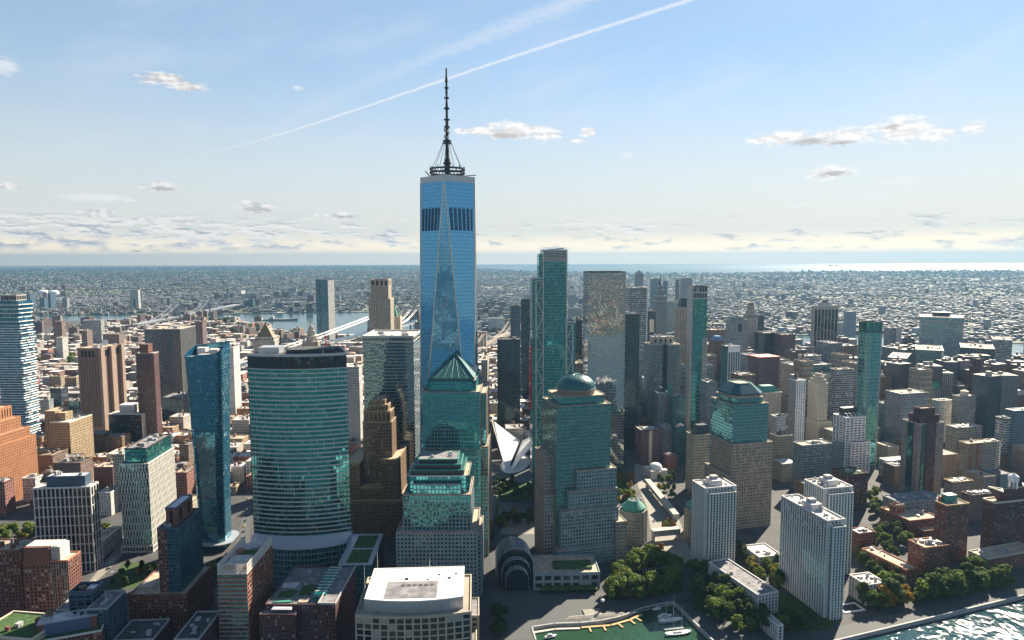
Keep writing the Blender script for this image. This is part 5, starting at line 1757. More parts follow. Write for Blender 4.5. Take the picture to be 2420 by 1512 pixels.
# pieces beside the tallest tower and between
LST = [
    ('pale_office_block', 'pale stepped office block with round roof tank behind the curved tower', (848, 868), 816, 856, 1010, 'p_pale', 'roof_light', 0),
    ('white_ribbed_tower', 'pale ribbed stone tower right of the tallest tower with a sunlit side', (1152, 852), 1137, 1166, 1080, 'p_cream', 'roof_tan', 0),
    ('stone_neighbour_block', 'grey stone block with rooftop box seen behind the mirror office tower', (996, 762), 980, 1001, 1090, 'p_grey', 'roof_tan', 0),
    ('black_slab_tower', 'plain black slab tower in front of the river left of the braced tower', (1229, 803), 1175, None, 1190, 'p_dark', 'roof_dark', 0),
    ('black_rear_tower', 'dark tower with orange roof machinery just left of the braced tower', (1252, 708), 1231, None, 1500, 'p_dark', 'roof_dark', 0),
    ('black_rear_tower', 'dark glass tower with pale edge one place further left of the braced tower', (1230, 724), 1206, None, 1540, 'p_blue', 'roof_dark', 0),
    ('dark_flat_tower', 'dark flat-topped tower between the braced tower and the mirror tower', (1357, 758), 1376, None, 1150, 'p_dark', 'roof_dark', 0),
    ('stone_corner_block', 'brown stone corner block below the dark flat-topped tower', (1358, 860), 1382, None, 1090, 'p_tan', 'roof_tan', 0),
    ('civic_white_tower', 'white stone tower with rounded gable top right of the flared glass tower', (551, 822), 529, 566, 1330, 'p_white', 'roof_light', 0),
    ('red_roofed_school', 'red brick block with a flat roof between the curved tower and the brown brick tower', (852, 1050), 818, None, 990, 'p_red', 'roof_tan', 0),
    ('grey_steel_block', 'grey low office block above the red brick block', (858, 1008), 818, None, 1090, 'p_band', 'roof_silver', 0),
    ('orange_low_block', 'orange brick low block left of the brown brick tower', (848, 1120), 820, None, 900, 'p_red', 'roof_tan', 0),
    ('sandstone_long_block', 'long sandstone block on the street right of the flared glass tower', (558, 1152), 540, 570, 905, 'p_tan', 'roof_tan', 0),
    ('white_corner_house', 'white corner house left of the curved tower', (570, 1036), 557, 580, 1130, 'p_white', 'roof_light', 0),
    ('dark_twin_block', 'dark office block right of the maroon brick tower', (430, 940), 381, 459, 1240, 'p_dark', 'roof_grey', 0),
    ('banded_cube_block', 'white banded apartment slab above the windowless tower', (238, 757), 195, 246, 2450, 'p_band', 'roof_light', 0),
    ('brown_window_block', 'brown office tower dotted with pale windows left of the white banded slab', (145, 760), 125, 155, 2250, 'p_brown', 'roof_tan', 0),
    ('pale_grid_block', 'pale gridded block in front of the brown window tower', (147, 798), 132, 160, 2050, 'p_pale', 'roof_light', 0),
    ('brown_slab_block', 'brown brick slab with a pale edge below the white banded slab', (205, 782), 192, 218, 2200, 'p_brown', 'roof_tan', 0),
    ('ribbed_low_block', 'brown ribbed apartment slab right of the white banded slab', (281, 790), 243, None, 2300, 'p_brown', 'roof_tan', 0),
    ('wide_brick_tower', 'maroon brick tower behind the black pinstripe slab', (478, 760), 460, None, 2050, 'p_maroon', 'roof_tan', 0),
    ('blue_glass_block', 'blue glass block behind the slab-balcony tower', (68, 790), 64, 86, 2300, 'p_blue', 'roof_grey', 0),
    ('orange_ribbed_block', 'salmon brick block behind the slab-balcony tower', (64, 900), 62, 94, 1480, 'p_red', 'roof_tan', 0),
    ('tan_hotel_block', 'tan brick block left of the windowless tower', (143, 890), 117, 150, 1530, 'p_tan', 'roof_tan', 0),
    ('tan_court_block', 'second tan brick block left of the windowless tower', (180, 893), 145, 186, 1560, 'p_tan', 'roof_tan', 0),
    ('dark_glass_block', 'dark block with a grey end wall above the beige brick block', (144, 919), 118, 161, 1380, 'p_dark', 'roof_light', 0),
    ('grey_window_block', 'grey block of small windows above the beige brick block', (115, 946), 90, 122, 1330, 'p_grey', 'roof_tan', 0),
    ('teal_window_block', 'dark teal window block beside the windowless tower', (186, 950), 162, 190, 1300, 'p_teal', 'roof_grey', 0),
    ('white_loft_block', 'white and tan loft block in front of the dark block', (134, 972), 118, 159, 1270, 'p_tan', 'roof_light', 0),
    ('red_gabled_block', 'red brick warehouse with a gabled front and long tan roof', (124, 1077), 86, 166, 960, 'p_brown', 'roof_tan', 0),
    ('brick_loft_block', 'brown brick loft block with rooftop garden above the dark gridded tower', (190, 1095), 126, 218, 880, 'p_brown', 'roof_dark', 0),
    ('red_edge_block', 'tall red brick block with white parapet at the left edge', (10, 1140), -50, 33, 830, 'p_red', 'roof_light', 0),
    ('white_row_house', 'white row house below the orange setback block', (83, 1131), 52, 98, 880, 'p_white', 'roof_grey', 0),
    ('arched_brick_house', 'brown brick house with arched top windows', (120, 1117), 99, 123, 900, 'p_brown', 'roof_tan', 0),
    ('cream_narrow_tower', 'cream narrow apartment block left of the staggered panel tower', (293, 1075), 266, 297, 850, 'p_cream', 'roof_light', 0),
    ('red_low_block', 'red brick low block left of the flared glass tower', (441, 1118), 413, 458, 890, 'p_red', 'roof_tan', 0),
    ('brown_loft_block', 'dark brown loft block above the staggered panel tower', (445, 1052), 423, 460, 990, 'p_brown', 'roof_grey', 0),
    ('dark_red_rowhouses', 'dark red brick row right of the brown loft block with roof garden', (266, 1105), 220, None, 930, 'p_maroon', 'roof_tan', 0),
    ('cream_terrace_block', 'cream terrace block under the flared glass tower', (451, 1186), 415, 470, 800, 'p_cream', 'roof_tan', 0),
]
for i, (nm, lb, c, xo, xd, D, st, rm, a) in enumerate(LST):
    T = B(nm, lb, c, xo, xd, D=D, a=a, dep=None if xd else 28)
    simple(T, st, rm, 4, 100 + i, kinds=('bulkhead', 'cooling_unit', 'water_tank') if D < 1600 else ('bulkhead',), big=6)
# ================================================================== downtown south (right)
A = 14.0
# pale apartment slabs by the cove
def gateway(label, c, xo, xd, h, seed, a=13.0):
    T = B('pale_apartment_slab', label, c, xo, xd, h=h, a=a, group='pale concrete apartment slabs')
    x0, x1, y0, y1 = T.x0, T.x1, T.y0, T.y1
    st = S('concrete_pink', 'glass_teal', 3.4, 2.75, .42, .12, .45)
    p = rect(x0, x1, y0 + 5, y1)
    tier(T, p, 0, h, st, win=300, faces=[3, 0])
    q = rect(x0 + 3, x1 - 3, y0, y0 + 4.95)
    tier(T, q, 0, h - 4, st, part='front_bay')
    roof(T, q, h - 4, 'roof_green', .8, 'concrete_pink')
    roof(T, p, h, 'roof_light', 1.4, 'concrete_pink')
    for xx, w in ((x0 - .5, 5), (x1 - 4.5, 5)):
        solid(T, 'blank_pier', 'concrete_pink', rect(xx, xx + w, y0 + 4.45, y0 + 5.2), 0, h + .5)
    solid(T, 'lift_house', 'concrete_pink', rect(-6, 5, -5, 9), h + .02, h + 6)
    solid(T, 'lift_house', 'concrete', rect(-4, 3, 0, 6), h + 6.02, h + 9)
    clutter(T, inset(p, 2), h, 16, seed, kinds=('cooling_unit', 'cooling_unit', 'duct', 'bulkhead'), big=3.2)
    return finish(T)


gateway('pale concrete apartment slab nearest the river, right of the cove gardens', (1964, 1238), 2006, 1848, 88, 2)
gateway('pale concrete apartment slab behind the riverside slab', (1955, 1161), 2023, 1902, 88, 3)
gateway('pale concrete apartment slab in front of the hip-roofed tower', (1672, 1160), 1746, 1637, 86, 4)
sw = S('concrete_pink', 'glass_mid', 3.4, 3.0, .5, .25, .4)
T = B('pale_low_wing', 'long low pale concrete wing between the cove and the gardens', (1792, 1408), 1838, 1676, h=19, a=20)
simple(T, sw, 'roof_grey', 9, 5, win=200, faces=[3, 0], big=3)
T = B('pale_low_wing', 'low pale concrete wing right of the riverside slab', (2047, 1384), 2092, 2008, h=19, a=14)
simple(T, sw, 'roof_light', 9, 6, win=120, faces=[3, 0], big=3)
T = B('pale_garden_block', 'small pale terrace block with roof huts among the garden trees', (1795, 1318), 1846, 1757, h=12, a=14)
simple(T, sw, 'roof_light', 5, 7, big=5)
T = B('pale_low_wing', 'low pale wing at the foot of the riverside slab half hidden by trees', (1838, 1480), 1850, 1800, h=14, a=14)
simple(T, sw, 'roof_light', 4, 8, big=3)

# brick apartment blocks by the river
sr = S('red_brick', 'glass_mid', 2.9, 2.9, .46, .42, .3)
T = B('curved_brick_block', 'red brick apartment block with stepped castle-like roof parapets', (2150, 1232), 2221, 2083, D=755, a=A)
x0, x1, y0, y1 = T.x0, T.x1, T.y0, T.y1
tier(T, rect(x0, x1, y0, y1), 0, T.h, sr, win=300, faces=[3, 0]); roof(T, rect(x0, x1, y0, y1), T.h, 'roof_tan', 1.2, 'red_brick_light')
tier(T, rect(x0 + 3, x0 + 15, 2, 12), T.h, T.h + 9, S('red_brick_light', 'glass_dark', 4, 9, .6, .3, .3), part='stair_tower')
bt = mbof(T, 'battlement', 'stone_pale')
for k in range(6): bt.box(x0 + 3 + k * 2.2, x0 + 4.2 + k * 2.2, 2.2, 3.4, T.h + 9, T.h + 11)
tier(T, rect(x0 + 10, x1 + 10, y0 - 10, y0 - .05), 0, T.h - 9, sr, part='front_block'); roof(T, rect(x0 + 10, x1 + 10, y0 - 10, y0 - .05), T.h - 9, 'roof_tan', 1.0, 'red_brick_light')
clutter(T, rect(x0 + 16, x1 - 2, y0 + 4, y1 - 4), T.h, 10, 81, big=4)
finish(T)
T = B('brick_water_tower_block', 'slim red brick tower with dark green roof tank and pale cornice', (2238, 1196), 2290, 2223, D=690, a=A)
x0, x1, y0, y1 = T.x0, T.x1, T.y0, T.y1
simple(T, sr, 'roof_grey', 2, 4, win=250, faces=[3, 0], fin=False, pmat='orange_deck')
solid(T, 'roof_tank_house', 'green_copper', rect(-6, 6, 0, 8), T.h, T.h + 8)
solid(T, 'roof_ledge', 'red_brick_light', rect(-9, 9, 9, y1 - 1), T.h, T.h + 5)
finish(T)
T = B('river_brick_block', 'broad red brick block with cluttered tan roof behind the riverside trees', (2186, 1296), 2241, 2148, D=650, a=A)
simple(T, sr, 'roof_tan', 12, 17, win=250, faces=[3, 0], big=4, pmat='red_brick_light')
T = B('edge_brick_tower', 'large red brick tower with a white columned roof lantern at the right edge', (2352, 1190), 2452, 2328, D=705, a=A)
x0, x1, y0, y1 = T.x0, T.x1, T.y0, T.y1
tier(T, rect(x0, x1, y0, y1), 0, T.h, S('maroon_brick', 'glass_mid', 2.9, 2.9, .46, .42, .3), win=300, faces=[3, 0]); roof(T, rect(x0, x1, y0, y1), T.h, 'roof_tan', 1.4, 'cream_panel')
q = chamfer(x0 + 11, x1 - 6, y0 + 4, y1 - 4, 4)
mbof(T, 'roof_tower', 'maroon_brick').prism(q, T.h, T.h + 12, 3, 4, True, inset(q, 3))
roof(T, inset(q, 3), T.h + 12, 'cream_panel', 1.2, 'cream_panel')
cx, cyy = (q[0][0] + q[1][0]) / 2, (q[0][1] + q[4][1]) / 2
for k in range(8):
    a = 2 * math.pi * k / 8; b = MB(); b.cyl((cx + 4 * math.cos(a), cyy + 4 * math.sin(a)), .5, .5, T.h + 12, T.h + 20, 6); b.build('lantern_column', 'white_paint', T.o)
b = MB(); b.lathe((cx, cyy), [(5, T.h + 20), (5.2, T.h + 25), (4.4, T.h + 26), (1.5, T.h + 28), (.2, T.h + 29)], 20); b.build('lantern_tank', 'white_paint', T.o)
b = MB(); b.cyl((cx, cyy), 2.6, 2.6, T.h + 12, T.h + 20, 10); b.build('lantern_core', 'glass_mid', T.o)
finish(T)
T = B('edge_brick_podium', 'curved low brick base with white arcade in front of the lantern-topped tower', (2334, 1322), 2452, 2290, D=668, a=A + 4)
simple(T, S('red_brick', 'glass_mid', 3.2, 3.4, .45, .4, .3), 'roof_tan', 5, 12, pmat='stone_pale')
T = B('long_low_brick_block', 'long low red brick row with tan roof leading towards the river', (2142, 1348), None, 2038, h=15, a=A + 6, wid=15)
simple(T, S('red_brick_light', 'glass_dark', 4, 4.5, .45, .4, .35), 'roof_tan', 7, 13, win=80, faces=[3, 0], big=2.5)
T = B('low_brick_school', 'low brick block with pale grey roof behind the riverside slab', (2030, 1262), 2068, 2018, h=24, a=A)
simple(T, S('red_brick', 'glass_dark', 3.4, 3.6, .5, .45, .3), 'roof_silver', 4, 14)
T = B('grey_low_row', 'long grey low-rise row behind the castle-like brick block', (2128, 1190), 2235, 2086, h=27, a=A)
simple(T, 'p_grey', 'roof_grey', 8, 15)
T = B('mauve_row_block', 'mauve brick mid-rise row left of the lantern-topped tower', (2296, 1172), 2350, 2284, D=800, a=A)
simple(T, 'p_maroon', 'roof_grey', 6, 16)
T = B('maroon_garden_block', 'maroon brick mid-rise with roof garden behind the pale slabs', (2001, 1123), 2051, 1966, D=835, a=A)
simple(T, S('maroon_brick', 'glass_mid', 2.8, 3.0, .45, .42, .3), 'roof_green', 5, 18, win=150, faces=[0])

# dark maroon residential tower
T = B('maroon_crowned_tower', 'dark maroon and stone apartment tower with a stepped maroon crown', (2172, 1003), 2231, 2133, D=880, a=A)
x0, x1, y0, y1 = T.x0, T.x1, T.y0, T.y1; w = T.w
st1 = S('stone_pink', 'glass_mid', 2.9, 3.0, .5, .45, .3); st2 = S('maroon_brick', 'glass_mid', 2.9, 3.0, .45, .4, .3)
tier(T, rect(x0, x1, y0, y1), 0, T.h, st1, win=280, faces=[0, 3])
tier(T, rect(x0 + w * .30, x0 + w * .64, y0 - 2, y0 - .45), 0, T.h + 3, st2, part='maroon_bay')
tier(T, rect(x0 - 1.6, x0 - .45, y0 + T.d * .3, y0 + T.d * .6), 0, T.h, S('dark_metal', 'glass_teal', 3, 3, .1, .3, .2), part='glass_bay')
tier(T, rect(x0 + w * .14, x0 + w * .24, y0 - 1, y0 - .45), 0, T.h, S('dark_metal', 'glass_teal', 3, 3, .1, .3, .2), part='glass_bay')
roof(T, rect(x0, x1, y0, y1), T.h, 'roof_tan', 1.2, 'stone_pale')
for (i, z0, z1) in ((5, 0, 9), (9, 9, 18)):
    q = rect(x0 + i, x1 - i, y0 + i - 2, y1 - i)
    tier(T, q, T.h + z0, T.h + z1, S('maroon_brick', 'glass_dark', 6, 9, .7, .3, .3), part='crown'); roof(T, q, T.h + z1, 'roof_tan', 1.6, 'maroon_brick')
finish(T)
T = B('white_exhibition_hall', 'low white translucent hall with flat sunlit roof behind the maroon crowned tower', (2096, 1090), 2264, 2079, h=24, a=A)
simple(T, S('white_panel', 'glass_mid', 4, 11, .3, .2, .3), 'roof_white', 0, 1)

# west street frontage
sg = S('stone_grey', 'glass_dark', 3.3, 3.7, .42, .42, .4)
T = B('dark_stone_block', 'grey stone office block with dark window wall and pale roof clutter', (1896, 1054), 1966, 1875, h=64, a=A)
simple(T, S('stone_grey', 'glass_dark', 3.0, 3.6, .34, .38, .4), 'roof_tan', 10, 51, win=200, faces=[0])
T = B('stone_gable_block', 'grey-brown stone block with domed roof hut right of the hip-roofed tower', (1838, 1032), 1873, 1821, D=985, a=A)
simple(T, S('stone_beige', 'glass_dark', 3.2, 3.7, .5, .45, .4), 'roof_tan', 7, 52, kinds=('bulkhead', 'water_tank', 'bulkhead'))
T = B('grey_setback_block', 'narrow grey stone block left of the white hotel block', (1974, 1052), 2001, 1967, D=985, a=A)
simple(T, sg, 'roof_grey', 4, 53)
T = B('white_hotel_block', 'bright white hotel block with ribbon windows and dark roof box', (2000, 988), 2046, 1970, h=84, a=A)
x0, x1, y0, y1 = T.x0, T.x1, T.y0, T.y1
simple(T, S('white_paint', 'glass_mid', 6.5, 3.6, .30, .48, .3), 'roof_light', 3, 54, fin=False, win=150, faces=[0, 3])
solid(T, 'roof_box', 'dark_metal', rect(x0 + 8, x1 - 1, 2, y1 - 2), T.h, T.h + 11)
fr = mbof(T, 'roof_frame', 'white_paint')
for k in range(4): fr.box(x0 + 3 + k * 7, x0 + 3.6 + k * 7, y0 + 1, y0 + 8, T.h + 5, T.h + 5.6); fr.box(x0 + 3 + k * 7, x0 + 3.6 + k * 7, y0 + 1, y0 + 1.6, T.h, T.h + 5)
tier(T, rect(x0 + 4, x1 + 3, y0 - 8, y0 - .05), 0, 48, S('white_paint', 'glass_mid', 6.5, 3.6, .3, .48, .3), part='lower_block'); roof(T, rect(x0 + 4, x1 + 3, y0 - 8, y0 - .05), 48, 'roof_dark', 1, 'white_paint')
finish(T)
T = B('white_window_slab', 'white slab with a blank grey side and three columns of windows', (1882, 900), 1904, 1865, D=1070, a=A)
x0, x1, y0, y1 = T.x0, T.x1, T.y0, T.y1
solid(T, 'blank_side', 'concrete', rect(x0, x1 - .5, y0 + .6, y1), 0, T.h)
tier(T, rect(x0 + .5, x1, y0, y0 + .55), 0, T.h, S('white_paint', 'glass_dark', 4.6, 3.6, .5, .45, .3), win=120, faces=[0])
roof(T, rect(x0, x1, y0, y1), T.h, 'roof_grey', 1, 'white_paint')
unit(T, 'water_tank', (0, 4, T.h), 0, (6, 6, 9)); solid(T, 'lift_house', 'concrete', rect(-4, 6, 6, 14), T.h, T.h + 7)
finish(T)
def deco_cream():
    T = B('cream_deco_tower', 'cream art deco tower stepping back to a small roof temple', (1934, 908), 1957, 1911, D=1090, a=A)
    x0, x1, y0, y1 = T.x0, T.x1, T.y0, T.y1; st = S('cream_panel', 'glass_mid', 2.8, 3.7, .55, .45, .4)
    tier(T, rect(x0, x1, y0, y1), 0, T.h, st, win=150, faces=[0]); roof(T, rect(x0, x1, y0, y1), T.h, 'roof_tan', 1.4, 'cream_panel')
    z = T.h
    for i, h in ((2, 6), (4.5, 5), (7, 4)):
        p = rect(x0 + i, x1 - i, y0 + i, y1 - i); tier(T, p, z, z + h, st, part='crown'); roof(T, p, z + h, 'roof_tan', .8, 'cream_panel'); z += h
    p = rect(x0 - 3, x1 + 5, y0 - 6, y1 - 2); tier(T, p, 0, T.h - 62, st, part='shoulder'); roof(T, p, T.h - 62, 'roof_tan', 1.2, 'cream_panel')
    finish(T)


deco_cream()
T = B('white_green_roof_block', 'white stone palace block with a green hipped roof', (1799, 930), 1846, None, D=1160, a=A, dep=30)
x0, x1, y0, y1 = T.x0, T.x1, T.y0, T.y1
tier(T, rect(x0, x1, y0, y1), 0, T.h, S('stone_pale', 'glass_dark', 3.2, 3.8, .5, .42, .4), win=150, faces=[0])
mbof(T, 'cornice', 'white_panel').prism(inset(rect(x0, x1, y0, y1), -1.2), T.h, T.h + 1.4)
mbof(T, 'hip_roof', 'green_copper').prism(rect(x0, x1, y0, y1), T.h + 1.45, T.h + 11, 3, 4, True, rect(x0 + 9, x1 - 9, y0 + 8, y1 - 8))
finish(T)

# green glass rounded tower
def green_tower():
    T = B('green_glass_tower', 'slender green glass tower with rounded corners, pale floor lines and an open crown', (2053, 762), 2089, 2027, D=1010, a=A)
    x0, x1, y0, y1 = T.x0, T.x1, T.y0, T.y1
    r = 5; pts = []
    for (cx, cyy, a0) in ((x1 - r, y0 + r, -90), (x1 - r, y1 - r, 0), (x0 + r, y1 - r, 90), (x0 + r, y0 + r, 180)):
        for k in range(5): pts.append((cx + r * math.cos(rad(a0 + 22.5 * k)), cyy + r * math.sin(rad(a0 + 22.5 * k))))
    tier(T, pts, 0, T.h - 16, S('light_metal', 'glass_green', 3.2, 5.6, .05, .09, .35))
    tier(T, pts, T.h - 16, T.h, S('dark_metal', 'glass_green', 1.6, 16, .2, .06, .3), part='open_crown', gpart='crown_glazing')
    roof(T, inset(pts, 1), T.h - 4, 'roof_tan', 0, 'dark_metal')
    finish(T)


green_tower()

# financial towers
def strip_tower():
    T = B('black_strip_tower', 'beige tower with tall black window strips and round roof tanks', (1925, 724), 1981, 1919, D=1740, a=3)
    x0, x1, y0, y1 = T.x0, T.x1, T.y0, T.y1
    tier(T, rect(x0, x1, y0, y1), 0, T.h - 8, S('stone_pale', 'glass_dark', T.w / 7, 4, .20, 0, .8), faces=[0])
    solid(T, 'blank_side', 'stone_pink', rect(x0 - .9, x0 - .02, y0, y1), 0, T.h - 8)
    tier(T, rect(x0, x1, y0, y1), T.h - 8, T.h, S('stone_pale', 'glass_dark', T.w / 7, 8, .25, .5, .8), part='crown')
    roof(T, rect(x0, x1, y0, y1), T.h, 'roof_dark', 1.6, 'stone_pale')
    b = mbof(T, 'roof_plant', 'light_metal'); b.box(-14, 14, -6, 10, T.h, T.h + 9)
    for sx in (-9, 9): t = MB(); t.cyl((sx, 0), 5, 5, T.h + 9, T.h + 11, 16); t.build('cooling_fan', 'dark_metal', T.o)
    solid(T, 'glass_hut', 'glass_mid', rect(-5, 5, -4, 6), T.h + 9, T.h + 16)
    finish(T)


strip_tower()
def grid_slab():
    T = B('great_grid_slab', 'broad blue-grey gridded slab with overhanging top floor and dark roof drum', (2277, 752), 2176, 2293, D=1600, a=-30)
    x0, x1, y0, y1 = T.x0, T.x1, T.y0, T.y1
    p = rect(x0, x1, y0, y1)
    tier(T, p, 0, T.h - 9, S('concrete', 'glass_teal', 3.6, 3.9, .42, .42, .5))
    q = inset(p, -2)
    tier(T, q, T.h - 9, T.h, S('stone_pale', 'glass_teal', 8, 9, .16, .3, .5), part='top_floor'); roof(T, q, T.h, 'roof_light', 1.2, 'stone_pale')
    for x in (x0, x1): solid(T, 'corner_pier', 'stone_pale', rect(x - 1.5, x + 1.5, y0 - 1.2, y0 - .55), 0, T.h - 9)
    mbof(T, 'roof_drum', 'dark_metal').prism(chamfer(-18, 18, -7, 9, 3), T.h, T.h + 10, 3, 4, True, chamfer(-20, 20, -8, 10, 3))
    finish(T)


grid_slab()

def spire_tower():
    P = atD(1563, 700, 1650)
    T = Bld(); T.acc = {}; T.win = []
    T.o = thing('gothic_spire_tower', 'slender brown art deco tower tapering to a needle spire', 'skyscraper', (P.x, P.y + 15, 0), rad(8))
    z = P.z; st = S('stone_grey', 'glass_dark', 2.6, 3.8, .5, .4, .4)
    for (hw, z0, z1) in ((13, 0, z - 12), (11, z - 12, z), (7.5, z, z + 14), (4.8, z + 14, z + 24)):
        p = rect(-hw, hw, -hw, hw); tier(T, p, z0, z1, st, part='wall'); roof(T, p, z1, 'stone_grey', 1.6, 'stone_pale', out=.6)
    b = MB(); b.cyl((0, 0), 3.6, 2.0, z + 24, z + 32, 8); b.build('glass_lantern', 'glass_dark', T.o)
    b = MB(); b.cyl((0, 0), 1.6, .1, z + 32, z + 58, 8); b.build('spire', 'dark_metal', T.o)
    finish(T)


spire_tower()
def hip_bank_tower():
    T = B('postmodern_hip_tower', 'beige columned tower with a dark hipped roof', (1607, 727), 1634, 1596, D=1560, a=10)
    x0, x1, y0, y1 = T.x0, T.x1, T.y0, T.y1; p = rect(x0, x1, y0, y1)
    tier(T, p, 0, T.h, S('limestone', 'glass_dark', 3.4, 3.9, .45, .4, .6)); roof(T, p, T.h, 'roof_tan', 1.4, 'limestone', out=1)
    mbof(T, 'hip_roof', 'slate_roof').prism(rect(x0 + 1, x1 - 1, y0 + 1, y1 - 1), T.h + .05, T.h + 22, 3, 4, True, rect(x0 + 9, x1 - 4, y0 + 9, y1 - 9))
    finish(T)


hip_bank_tower()
def slim_glass():
    T = B('slim_dark_glass_tower', 'very slim dark glass tower with a pale left edge and open glass top', (1640, 676), 1672, None, D=1175, a=4, dep=24)
    x0, x1, y0, y1 = T.x0, T.x1, T.y0, T.y1
    tier(T, rect(x0, x1, y0, y1), 0, T.h - 22, S('dark_metal', 'glass_teal_grid', 2.4, 7, .05, .06, .3))
    tier(T, rect(x0, x1, y0, y1), T.h - 22, T.h, S('light_metal', 'glass_mid', 5, 11, .08, .2, .3), part='crown', gpart='crown_glazing')
    tier(T, rect(x0 - 3.2, x0 - .05, y0 + 1, y1), 0, T.h - 2, S('white_panel', 'glass_dark', 3.2, 3.8, .5, .4, .3), part='pale_edge')
    tier(T, rect(x1 - 6, x1 + .6, y0 - 1, y0 - .35), 10, T.h - 90, S('white_panel', 'glass_mid', 7, 3.8, .1, .4, .3), part='white_balconies')
    roof(T, rect(x0, x1, y0, y1), T.h - 1, 'roof_grey', 1.2, 'dark_metal')
    finish(T)


slim_glass()
def tower_20():
    T = B('octagon_top_tower', 'pale stone tower with tall arched top windows and an octagonal crown', (1764, 742), 1791, 1757, D=1540, a=8)
    x0, x1, y0, y1 = T.x0, T.x1, T.y0, T.y1; st = S('stone_pale', 'glass_dark', 3.4, 3.8, .52, .42, .5)
    p = rect(x0, x1, y0, y1)
    tier(T, p, 0, T.h - 12, st); tier(T, p, T.h - 12, T.h, S('stone_pale', 'glass_dark', 4.5, 12, .5, .25, .5), part='arcade'); roof(T, p, T.h, 'roof_tan', 1.2, 'stone_pale', out=1)
    z = T.h
    for c, h in ((3, 8), (6, 8), (9, 9)):
        q = chamfer(x0 + c, x1 - c, y0 + c, y1 - c, 3); tier(T, q, z, z + h, S('stone_pale', 'glass_dark', 3.2, h, .55, .3, .4), part='crown'); roof(T, q, z + h, 'roof_tan', .9, 'stone_pale'); z += h
    finish(T)


tower_20()
def h_block():
    T = B('twin_wing_office', 'grey stone office block of two tall wings round a dark light court', (1538, 816), 1606, None, D=1215, a=6, dep=36)
    x0, x1, y0, y1 = T.x0, T.x1, T.y0, T.y1; st = S('stone_grey', 'glass_dark', 3.4, 3.9, .46, .4, .5)
    w = T.w * .40
    for xa in (x0, x1 - w):
        p = rect(xa, xa + w, y0, y1); tier(T, p, 0, T.h, st, part='wing', win=200, faces=[0]); roof(T, p, T.h, 'roof_tan', 1.6, 'stone_pale', out=1.2)
    tier(T, rect(x0 + w + .05, x1 - w - .05, y0 + 16, y1 - 1), 0, T.h - 2, S('stone_grey', 'glass_dark', 3.4, 3.9, .3, .3, .3), part='link')
    q = rect(x0 + 8, x1 - 8, y0 + 12, y1 - 4)
    tier(T, q, T.h, T.h + 13, S('stone_pale', 'glass_dark', 9, 13, .6, .3, .4), part='attic'); roof(T, q, T.h + 13, 'roof_light', 1.2, 'stone_pale')
    clutter(T, inset(q, 3), T.h + 13, 5, 91)
    finish(T)


